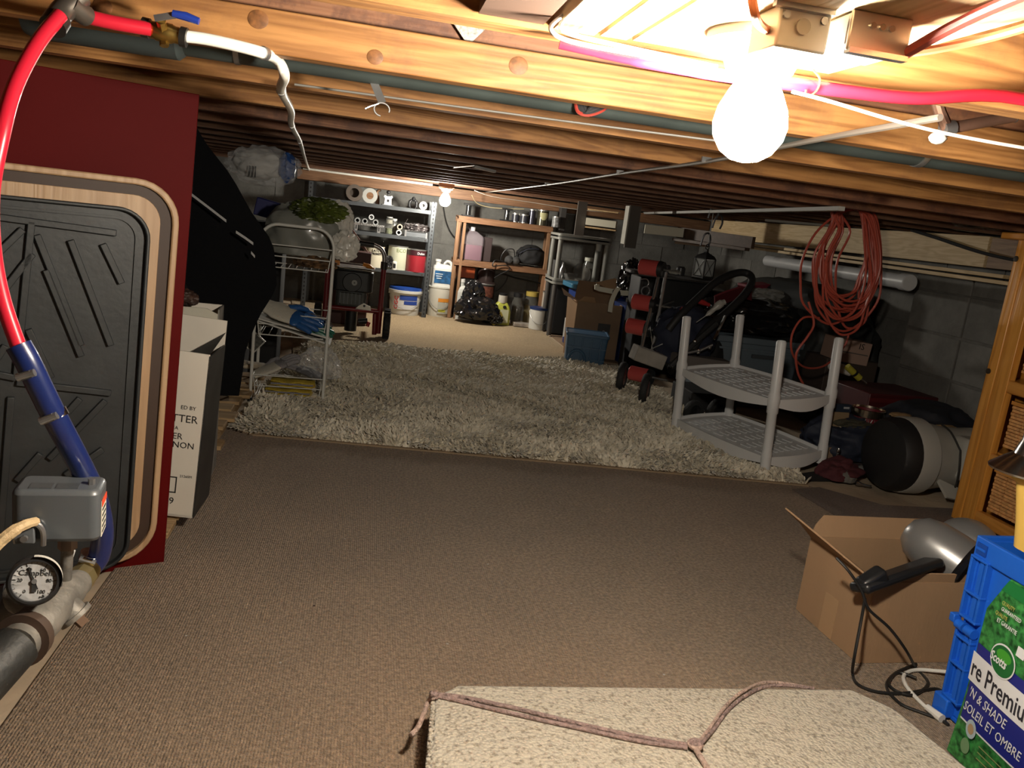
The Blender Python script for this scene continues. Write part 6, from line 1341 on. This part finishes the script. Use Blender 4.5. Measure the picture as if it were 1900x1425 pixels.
ORG = M('clamp_orange', (.62, .22, .02), .4); part('bar_clamp', B().box((-.155, -.06, .468), (.075, .025, .030)), ORG, t, bevel=.004); part('bar_clamp', B().tube([(.03, -.06, .478), (.06, -.06, .470), (.105, -.06, .455)], [.012, .016, .006], 8, sub=3), ORG, t); part('clamp_bar', B().tube([(-.12, -.06, .482), (.05, -.06, .478)], .004, 8), CHROME, t); part('clamp_bar', B().tube([(-.12, -.075, .446), (.11, -.075, .438)], .004, 8), CHROME, t)
part('muffler_bracket', B().prism([(-.05, 0), (.05, -.005), (.045, .02), (.0, .038), (-.03, .02)], .008, m4 @ Matrix.Translation((.055, .19, .08))), M('bright_bracket', (.6, .58, .52), .3, .4), t); part('bracket_hole', B().cyl((.06, -.0885, .212), (.06, -.0895, .212), .008, n=10), BLACK, t)
part('pump', B().cyl((-.02, .06, .02), (-.02, .06, .17), .04, n=20).cyl((.03, .02, .09), (.09, .02, .10), .02, n=14), EB, t); part('fuel_tap', B().cyl((.09, -.02, .07), (.10, -.02, .10), .012, n=10), M('tap_red', (.35, .02, .02), .4), t)
for x in (FX0-.045, FX1+.05):
    ty = part('tyre', B().lathe([(.05, -.022), (.088, -.022), (.097, -.012), (.097, .012), (.088, .022), (.05, .022), (.05, -.022)], c=(x, GY+.01, .097), rot=(0, R(90), 0), n=32), RUBBER, t)
    tr = B()
    for k in range(20): a = 2*math.pi*k/20; tr.box((x, GY+.01+.0975*math.cos(a), .097+.0975*math.sin(a)), (.04, .012, .006), (a, 0, 0))
    part('tread', tr, RUBBER, ty); part('rim', B().cyl((x-.012, GY+.01, .097), (x+.012, GY+.01, .097), .052, n=20), M('rim_pale', (.3, .3, .28), .5), t)
solo('pink_wedge', B().prism([(0, 0), (.13, -.16), (.03, -.10)], .02, m4), M('pink_brown', (.30, .17, .14), .6), 'narrow pinkish board leaning behind the engine handle', 'board', (-.13, 5.90, .688)) 
t = thing('hose', 'thin looped hose hanging behind the engine handle', 'hose', (-.05, 5.90, .533)); part('hose', B().tube([(-.08, 0, 0), (-.04, 0, .03), (-.03, 0, .08), (-.06, 0, .11), (-.10, 0, .10)], .005, 7, sub=5), M('pinkish_hose', (.45, .33, .27), .4), t)
solo('toolbox', B().box((0, 0, .26), (.30, .20, .52)), M('maroon_dark', (.05, .015, .012), .6), 'dark maroon box stack behind the engine cart', 'box', (-.13, 5.95, .007), bevel=.005)
# ------------------------------------------------------------------ pine cabinet at the right edge
CAB = wood('cabinet_pine', (.78, .36, .07), (.60, .25, .04), 'Z', .32, .5, knots=False, coat=.3); CABX = wood('cabinet_pine_y', (.72, .33, .07), (.56, .23, .04), 'Y', .32, .5, knots=False, coat=.3)
t = thing('cabinet', 'honey pine cabinet with stacked wicker drawers at the right edge', 'cabinet', (2.205, 2.52, .010))
part('stile', B().box((.025, -.022, .515), (.05, .045, 1.03)), CAB, t, bevel=.004); part('stile', B().box((.018, -.075, .515), (.030, .060, 1.02)), CAB, t, bevel=.003)
part('side_panel', B().box((.21, -.008, .51), (.34, .014, 1.0)), CAB, t); part('stile', B().box((.025, -.80, .515), (.05, .06, 1.03)), CAB, t, bevel=.004); part('back_panel', B().box((.38, -.42, .51), (.012, .82, 1.0)), CAB, t)
part('top', B().box((.19, -.42, 1.035), (.46, .92, .024)), CABX, t, bevel=.005)
for z in (.02, .235, .50, .745): part('rail', B().box((.020, -.44, z+.025), (.028, .70, .045)), CABX, t, bevel=.005)
for z in (.0, .25, .51, .755): part('drawer_runner', B().box((.20, -.42, z+.03), (.32, .80, .012)), CABX, t)
for z in (.96, .56): part('screw_cover', B().cyl((-.0, -.012, z), (-.004, -.012, z), .010, n=16), M('screw_dark', (.04, .03, .02), .4), t)
WK = M('wicker', (.80, .42, .16), .6, var=.35, vs=60)
for z, h in ((.077, .155), (.312, .165), (.577, .145), (.822, .14)):
    bk = part('wicker_drawer', B().box((.19, -.43, z+h/2), (.26, .62, h)), M('wicker_core', (.22, .11, .04), .8), t)
    for y0, w_ in [(-.150-.058*i, .052) for i in range(10)]:
        sl = B(); n_ = int(h/.0115)
        for k in range(n_): sl.box((.036+.003*(k % 2), y0, z+.008+k*.0115), (.016, w_, .0088))
        part('woven_strips', sl, WK, bk, kind='stuff')
    part('drawer_edge', B().box((.034, -.21, z+h-.004), (.02, .18, .012)), CABX, bk)

# ------------------------------------------------------------------ cardboard box with the silver appliance
t = thing('carton', 'open brown cardboard box with raised flaps in the right foreground', 'box', (1.165, 1.50, .009), R(3))
BW, BD, BH = .36, .25, .20
part('front_panel', B().box((BW/2, 0, BH/2), (BW, .004, BH)), CARD, t); part('left_panel', B().box((0, BD/2, BH/2), (.004, BD, BH)), CARD, t); part('back_panel', B().box((BW/2, BD, BH/2), (BW, .004, BH)), CARD, t); part('right_panel', B().box((BW, BD/2, BH/2), (.004, BD, BH)), CARD, t); part('bottom', B().box((BW/2, BD/2, .003), (BW, BD, .004)), CARDD, t)
part('tape_seam', B().box((-.0025, BD*.5, .05), (.001, .05, .10)), M('card_tape', (.42, .27, .15), .5), t)
th = .004
part('left_flap', B().sheet([[(0, .0, BH), (0, BD*.5, BH), (0, BD, BH)], [(-.010, -.002, BH+.008), (-.025, BD*.5, BH+.025), (-.038, BD, BH+.036)], [(-.020, .0, BH+.012), (-.052, BD*.5, BH+.042), (-.082, BD+.01, BH+.070)]], th), CARD, t)
part('back_flap', B().sheet([[(0, BD, BH), (BW, BD, BH)], [(.012, BD+.008, BH+.028), (BW, BD+.008, BH+.028)], [(.035, BD+.014, BH+.052), (BW, BD+.014, BH+.052)]], th), CARD, t)
part('front_flap', B().sheet([[(0.0, 0, BH), (BW, 0, BH)], [(.05, -.004, BH+.022), (BW, -.004, BH+.022)]], th), CARD, t)
SIL = M('silver_plastic', (.30, .30, .30), .32, .55, coat=.2)
t = thing('food_mixer', 'silver domed appliance with a black handle arm lying in the cardboard box', 'appliance', AY(1740, 1020, 1.60)); l = t.location
c0 = Vector((0, 0, 0)); ax2 = Vector((.52, -.72, -.30)).normalized()
u = Vector((0, 0, 1)); u = (u-ax2*u.dot(ax2)).normalized(); m3 = Matrix((ax2.cross(u), u, ax2)).transposed()
if m3.determinant() < 0: m3 = Matrix((-ax2.cross(u), u, ax2)).transposed()
part('dome', B().lathe([(0, -.085), (.03, -.078), (.052, -.055), (.063, -.02), (.066, .03), (.066, .06)], n=36, rot=m3), SIL, t); part('black_ring', B().lathe([(.066, .058), (.069, .064), (.066, .075), (.056, .080), (.048, .070), (0, .066)], n=36, rot=m3), M('gloss_black', (.010, .010, .011), .15, coat=.4), t)
part('rear_dome', B().blob(Vector((.12, .05, .01)), (.13, .14, .10), .02, 1, 3, 4, flat=False), SIL, t)
AR = [AY(1592, 1092, 1.47)-l, AY(1640, 1062, 1.48)-l, AY(1690, 1045, 1.50)-l, AY(1735, 1042, 1.54)-l]
part('handle_arm', B().beam(AR[0], AR[3], .055, .022, up=(0, .4, 1)).beam(AR[0]*.97, AR[1], .035, .035), M('arm_black', (.014, .015, .017), .35), t, bevel=.008)
part('black_body', B().rbox((.02, -.02, -.11), (.14, .12, .14), .03), M('arm_black', (.014, .015, .017)), t, bevel=.01)
part('motor_base', B().rbox((.06, .03, -.18), (.20, .14, .10), .03), M('arm_black', (.014, .015, .017)), t, bevel=.01)
BC = M('black_cord', (.012, .012, .012), .45)
def floorcord(label, pts, r, m_, name='power_cord'):
    pp = [AZ(p[0], p[1], p[2] if len(p) > 2 else .009+r) for p in pts]; wsolo(name, B().tube(pp, r, 8, sub=7), m_, label, 'cord')
pp = [AY(1552, 1035, 1.50), AY(1575, 1060, 1.475), AY(1598, 1095, 1.46), AY(1612, 1130, 1.45), AY(1650, 1165, 1.44), AY(1680, 1205, 1.43), AZ(1700, 1240, .013), AZ(1722, 1268, .013), AZ(1690, 1290, .013), AZ(1650, 1272, .013), AZ(1665, 1248, .013), AZ(1700, 1258, .017)]
wsolo('power_cord', B().tube(pp, .0033, 8, sub=7), BC, 'black cord running down the front of the cardboard box', 'cord')
pp = [AY(1605, 1110, 1.455), AY(1598, 1150, 1.45), AY(1585, 1220, 1.42), AZ(1582, 1250, .013), AZ(1592, 1270, .013), AZ(1630, 1284, .013), AZ(1680, 1286, .013), AZ(1735, 1278, .013), AZ(1760, 1290, .013)]
wsolo('power_cord', B().tube(pp, .0033, 8, sub=7), BC, 'black cord hanging straight down the corner of the cardboard box', 'cord')
floorcord('black cord looping on the carpet between the box and the blue crate', [(1700, 1232), (1660, 1250), (1645, 1275), (1670, 1305), (1710, 1322), (1745, 1335), (1760, 1345)], .0033, BC)
floorcord('white cord with a plug curving out from behind the blue crate', [(1790, 1250, .03), (1740, 1245, .02), (1700, 1243, .014), (1678, 1252), (1680, 1270), (1700, 1295), (1725, 1318), (1745, 1332)], .0042, M('white_cord', (.72, .71, .67), .35))
wsolo('wall_plug', B().tube([AZ(1720, 1312, .018), AZ(1748, 1334, .018)], [.007, .009], 10), M('white_cord', (.72, .71, .67)), 'white plug end lying at the foot of the blue crate', 'plug')
t = thing('cord_reel', 'black coiled cord pile behind the blue crate', 'cord', tuple(AZ(1752, 1215, .010)))
part('coil', B().tube([((.06-.0006*k)*math.cos(k*.5)+.03, (.05-.0005*k)*math.sin(k*.5)+.02, .006+k*.0007) for k in range(70)], .0045, 7), BC, t)

# ------------------------------------------------------------------ blue crate, yellow tub, steel bowl
BLU = M('crate_blue', (.012, .12, .62), .38)
t = thing('folding_crate', 'bright blue folding crate at the right edge', 'crate', (1.236, 1.317, .012), (0, R(-2.2), R(-1)))
CL_, CH = .44, .390
b = B().box((.011, -CL_/2, CH/2), (.005, CL_-.01, CH-.02)); part('long_side', b, BLU, t)
part('far_side', B().box((.17, -.010, CH/2), (.33, .005, CH-.02)), BLU, t); part('back_long_side', B().box((.335, -CL_/2, CH/2), (.005, CL_, CH-.02)), BLU, t); part('near_side', B().box((.17, -CL_+.005, CH/2), (.33, .005, CH)), BLU, t); part('bottom', B().box((.17, -CL_/2, .004), (.33, CL_, .006)), BLU, t)
part('top_rim', B().prism([(0, 0), (.345, 0), (.345, -CL_), (0, -CL_)], .045, Matrix.Translation((0, 0, CH-.045)), [(.010, -.010), (.335, -.010), (.335, -CL_+.01), (.010, -CL_+.01)]), BLU, t, bevel=.003)
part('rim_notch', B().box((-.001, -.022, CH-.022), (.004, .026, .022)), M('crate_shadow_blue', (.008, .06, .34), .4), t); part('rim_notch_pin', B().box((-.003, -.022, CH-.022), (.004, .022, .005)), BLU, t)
for y in (-.004, -.045): part('corner_rib', B().box((.002, y, .285), (.014, .006, .13)), BLU, t, bevel=.001); part('corner_rib', B().box((.002, y, .115), (.014, .006, .15)), BLU, t, bevel=.001)
part('centre_rib', B().box((.004, -.030, .285), (.010, .010, .13)), BLU, t); part('centre_rib', B().box((.004, -.030, .115), (.010, .010, .15)), BLU, t)
for z in (.348, .275, .222, .178, .12, .045): part('cross_rib', B().box((.001, -.026, z), (.014, .046, .005)), BLU, t, bevel=.001)
part('hinge', B().cyl((-.002, -.002, .200), (-.002, -.022, .200), .010, n=14).cyl((-.002, -.028, .200), (-.002, -.050, .200), .010, n=14), BLU, t); part('hinge_cap', B().box((-.005, .004, .210), (.018, .014, .018)), BLU, t, bevel=.002)
part('foot_block', B().box((.0, -.01, .022), (.024, .04, .04)), BLU, t, bevel=.003)
t = thing('plastic_tub', 'translucent yellow tub standing in the top of the blue crate', 'tub', (1.345, 1.125, .415)); YT = M('tub_yellow', (.80, .52, .12), .4, spec=.4)
tz = .125
poly = lambda k, z: [(a[0]*k, a[1]*k, z) for a in (lambda p: p+[p[0]])(rrect(.142, .14, .03, 5))]
part('tub_wall', B().sheet([poly(.86, .0), poly(.90, .05), poly(.97, tz-.01), poly(1, tz+.015), poly(1.035, tz+.012), poly(1.035, tz+.004), poly(1.0, tz-.002), poly(.94, tz-.01), poly(.86, .02), poly(.4, .015)]), YT, t, sharp=50)
part('tub_base', B().rbox((0, 0, .004), (.24, .24, .008), .03), YT, t)
part('lid', B().rbox((0, 0, tz-.02), (.26, .255, .004), .02), YT, t)
t = thing('lamp_shade', 'brushed steel cone shade resting on the yellow tub', 'shade', (1.228, 1.24, .415+tz+.0155))
part('cone', B().lathe([(.068, .0), (.070, .004), (.050, .022), (.034, .034), (.026, .060), (.024, .085), (0, .088)], n=40), M('brushed_steel', (.62, .60, .58), .22, 1), t)

# ------------------------------------------------------------------ grass seed bag leaning on the crate (its face runs towards the camera)
t = thing('seed_bag', 'green and blue lawn seed bag leaning against the blue crate', 'bag', (1.184, 1.195, .011))
# local frame of the face: s runs from the far edge towards the camera, h up the face; the face leans back on the crate
LEAN = R(5)
def face(s_, h, out=0.0): # out = towards the room (-x)
    bulge = .022*math.sin(max(0, min(1, (h)/.37))*math.pi)*math.sin(max(0, min(1, s_/.40))*math.pi)
    base = -.012*max(0, 1-h/.16)**1.5
    return Vector((-.012-bulge+base-h*.045-out, -s_, h))
def grass_mat():
    m = bpy.data.materials.new('grass_print'); m.use_nodes = True; N = m.node_tree.nodes; L = m.node_tree.links; b = N['Principled BSDF']; b.inputs['Roughness'].default_value = .3; b.inputs['Coat Weight'].default_value = .4
    tc = N.new('ShaderNodeTexCoord'); n = N.new('ShaderNodeTexNoise'); n.inputs['Scale'].default_value = 90; n.inputs['Detail'].default_value = 6; L.new(tc.outputs['Object'], n.inputs['Vector'])
    r = N.new('ShaderNodeValToRGB'); r.color_ramp.elements[0].position = .35; r.color_ramp.elements[1].position = .68; r.color_ramp.elements[0].color = (.004, .05, .012, 1); r.color_ramp.elements[1].color = (.05, .30, .07, 1); L.new(n.outputs[0], r.inputs[0]); L.new(r.outputs[0], b.inputs['Base Color']); return m
GRS = grass_mat()
S_, HN = .42, .375
xs = lambda h: .0+.018*math.sin(h/HN*math.pi)*0+(.035 if h > .30 else 0)*((h-.30)/.075)+.012*(h/HN)
def strip(h0, h1, s0=None, s1=S_, out=0.0, n=10, m=22, slope=0.0, s0f=None):
    rows = []
    for i in range(n+1):
        row = []
        for j in range(m+1):
            h = h0+(h1-h0)*i/n; a = (xs(h) if s0 is None else s0); s_ = a+(s1-a)*j/m; row.append(face(s_, h+slope*(s_-a), out))
        rows.append(row)
    return B().sheet(rows)
rows = [[face(xs(h)+(S_-xs(h))*j/22, h) for j in range(23)] for h in np.linspace(0, HN, 26)]
back = [[face(xs(h)+(S_-xs(h))*j/22, h)+Vector((.001+.034*math.sin(math.pi*j/22)**.5*(1-h/HN)**.7, 0, 0)) for j in range(23)] for h in np.linspace(0, HN, 26)]
part('bag_body', B().sheet(rows).sheet(back), GRS, t, sharp=70)
NAVY = M('bag_navy', (.012, .018, .20), .3, coat=.3); BW_ = M('bag_white', (.72, .73, .76), .35, coat=.3); LOGO = M('logo_green', (.05, .30, .03), .35); LOGOD = M('logo_dark_green', (.01, .12, .03), .35)
part('blue_panel', strip(.080, .232, .010, out=.0016, n=14), NAVY, t); part('white_band', strip(.155, .212, .004, out=.0026, slope=.0), BW_, t)
part('white_edge', strip(.0765, .080, .010, out=.002, n=1), BW_, t)
def ftext(s_, size, m_, s0, h0, out=.0036, shear=.0, bold=0.0, lift=0.0):
    me = text_mesh(s_, size, .0002, 0, 'LEFT', bold, shear); me.materials.append(m_)
    for v in me.vertices: q = face(s0+v.co.x*.74, h0+v.co.y+lift*v.co.x, out+v.co.z); v.co = q
    o = bpy.data.objects.new('lettering', me); C.objects.link(o); o.parent = t
ftext('re Premium', .050, M('bag_black_print', (.02, .02, .03), .4), .008, .182, bold=.0004)
ftext("'N & SHADE", .027, BW_, .016, .137, shear=.25); ftext('SOLEIL ET OMBRE', .026, BW_, .012, .106, shear=.2)
ell = lambda s0, h0, ra, rb, out: B().add([face(s0, h0, out)]+[face(s0+ra*.8*math.cos(a), h0+rb*math.sin(a), out) for a in np.linspace(0, 2*math.pi, 33)[:-1]], [(0, 1+k, 1+(k+1) % 32) for k in range(32)])
part('logo_rim', ell(.082, .236, .040, .030, .0040), BW_, t); part('logo', ell(.082, .236, .037, .027, .0046), LOGOD, t); part('logo_glow', ell(.084, .246, .024, .011, .0050), LOGO, t)
ftext('Scotts', .023, BW_, .052, .234, out=.0056, shear=.2, bold=.0005)
part('round_seal', ell(.045, .076, .017, .018, .0040), M('seal_pale', (.38, .48, .52), .4), t); part('seal_picture', ell(.045, .076, .010, .010, .0044), M('seal_tan', (.40, .28, .16), .5), t); part('round_seal', ell(.040, .038, .014, .015, .0030), M('seal_green', (.16, .28, .14), .4), t)
YG2 = M('print_yellow', (.42, .40, .10), .4)
ftext('QUALITY', .010, YG2, .045, .330); ftext('GUARANTEED', .010, BW_, .047, .319); ftext('QUALITE', .010, YG2, .036, .307); ftext('ET GARANTIE', .011, BW_, .044, .296)
part('white_square', strip(.262, .280, .105, .124, out=.003, n=2, m=2), BW_, t)
part('top_band', strip(.348, .372, out=.0014, n=2), M('bag_plain_green', (.01, .16, .04), .3, coat=.3), t)
for k in range(3): part('small_print', strip(.058-.012*k, .060-.012*k, .07, .30, out=.002, n=1), M('print_dull', (.30, .30, .12), .5), t)

# ------------------------------------------------------------------ carpet-covered slab with rope in front
def lumpy():
    m = bpy.data.materials.new('looped_cream_pile'); m.use_nodes = True; N = m.node_tree.nodes; L = m.node_tree.links; b = N['Principled BSDF']; b.inputs['Roughness'].default_value = .95; b.inputs['Sheen Weight'].default_value = .2
    tc = N.new('ShaderNodeTexCoord'); v = N.new('ShaderNodeTexVoronoi'); v.inputs['Scale'].default_value = 170; L.new(tc.outputs['Object'], v.inputs['Vector'])
    n = N.new('ShaderNodeTexNoise'); n.inputs['Scale'].default_value = 140; n.inputs['Detail'].default_value = 3; L.new(tc.outputs['Object'], n.inputs['Vector'])
    r = N.new('ShaderNodeValToRGB'); r.color_ramp.elements[0].position = .30; r.color_ramp.elements[1].position = .50; r.color_ramp.elements[0].color = (.24, .20, .15, 1); r.color_ramp.elements[1].color = (.52, .47, .38, 1); L.new(n.outputs[0], r.inputs[0]); L.new(r.outputs[0], b.inputs['Base Color'])
    bp = N.new('ShaderNodeBump'); bp.inputs['Strength'].default_value = 1; bp.inputs['Distance'].default_value = .004; bp.invert = True; L.new(v.outputs['Distance'], bp.inputs['Height']); L.new(bp.outputs[0], b.inputs['Normal']); return m
LP = lumpy(); ZT = .085
c = [AZ(806, 1290, ZT), AZ(850, 1268, ZT), AZ(1580, 1276, ZT), AZ(1660, 1312, ZT), AZ(1800, 1425, ZT), AZ(1960, 1560, ZT), AZ(830, 1560, ZT), AZ(795, 1425, ZT)]
o0 = Vector((.55, 1.05, .009))
poly = [(p.x-o0.x, p.y-o0.y) for p in c][::-1]
t = thing('carpet_slab', 'cream looped-carpet covered slab in the bottom foreground', 'slab', o0)
part('carpet_cover', B().prism(poly, ZT-.010, Matrix.Translation((0, 0, 0))), LP, t, bevel=.008)
hem = B(); a, b_ = c[0]-o0, c[7]-o0
for k in range(34):
    f = k/33*1.6; p = a+(b_-a)*f; hem.blob((p.x-.001, p.y, ZT-.014), (.009, .0075, .012), .1, 2, k, 1, flat=False)
part('stitched_edge', hem, LP, t, kind='stuff')
ROPE = M('braided_rope', (.34, .24, .22), .8, bump=.9, bs=170, var=.35, vs=110); ROPE2 = M('braided_rope_light', (.50, .36, .30), .8, bump=.9, bs=170, var=.3, vs=110)
def rope(pts, r, m_, t): part('strand', B().tube([Vector(p)-t.location for p in pts], r, 10, sub=8), m_, t)
zt = ZT+.003
t = thing('rope', 'mauve braided rope tied across the cream slab', 'rope', tuple(AZ(1290, 1385, zt)))
rope([AZ(805, 1288, zt), AZ(860, 1294, zt+.002), AZ(960, 1315, zt), AZ(1070, 1342, zt+.001), AZ(1180, 1366, zt), AZ(1275, 1382, zt+.002)], .0036, ROPE, t)
rope([AZ(805, 1290, zt), AZ(860, 1302, zt), AZ(960, 1326, zt), AZ(1070, 1350, zt), AZ(1180, 1374, zt), AZ(1275, 1388, zt)], .0036, ROPE, t)
rope([AZ(1296, 1378, zt+.006), AZ(1318, 1350, zt), AZ(1345, 1312, zt), AZ(1375, 1285, zt+.002), AZ(1415, 1267, zt), AZ(1455, 1268, zt-.002), AZ(1500, 1276, zt-.004)], .0032, ROPE2, t)
rope([AZ(1300, 1380, zt+.006), AZ(1323, 1355, zt), AZ(1352, 1316, zt), AZ(1385, 1290, zt), AZ(1420, 1274, zt), AZ(1460, 1272, zt-.002), AZ(1510, 1277, zt-.004)], .0032, ROPE, t)
rope([AZ(1288, 1384, zt+.006), AZ(1300, 1405, zt+.003), AZ(1315, 1430, zt), AZ(1340, 1480, zt)], .0048, ROPE2, t)
kc = AZ(1290, 1382, zt+.006)
for k, (a0, rr_) in enumerate(((0, .0095), (1.2, .0085), (2.4, .009))):
    part('knot', B().tube([kc-t.location+Vector((rr_*math.cos(a), rr_*math.sin(a)*math.cos(a0), rr_*.6*math.sin(a)*math.sin(a0)+.001)) for a in np.linspace(0, 6.0, 16)], .0044, 9), ROPE if k else ROPE2, t)
kk = AZ(805, 1290, zt+.002)-t.location
for k in range(3): part('knot', B().tube([kk+Vector((.005*math.cos(a)*(1 if k else .6), .006*math.sin(a), .006*math.cos(a+k*1.3))) for a in np.linspace(0, 6.0, 14)], .0036, 8), ROPE if k else ROPE2, t)
rope([AZ(803, 1292, zt), AY(793, 1305, 1.235), AY(786, 1325, 1.20), AY(775, 1350, 1.18), AY(762, 1364, 1.165)], .0042, ROPE2, t)
for k in range(9):
    p = AZ(*[(583, 1124), (640, 1000), (830, 1195), (1232, 1252), (905, 1047), (345, 1180), (700, 930), (1060, 1120), (520, 1230)][k], .0085)
    if k == 0: solo('crumb', B().blob((0, 0, .0005), (.006, .004, .002), .3, 3, k, 1, flat=False), M('dark_crumb', (.04, .025, .02), .9), 'dark crumb on the brown carpet left of the cream slab', 'crumb', tuple(p))
    else: solo('lint_speck', B().blob((0, 0, .0005), (.005, .004, .0018), .3, 3, k, 1, flat=False), M('lint', (.45, .42, .38), .9), 'small pale speck of lint on the brown carpet', 'lint', tuple(p), group='lint specks on the brown carpet')
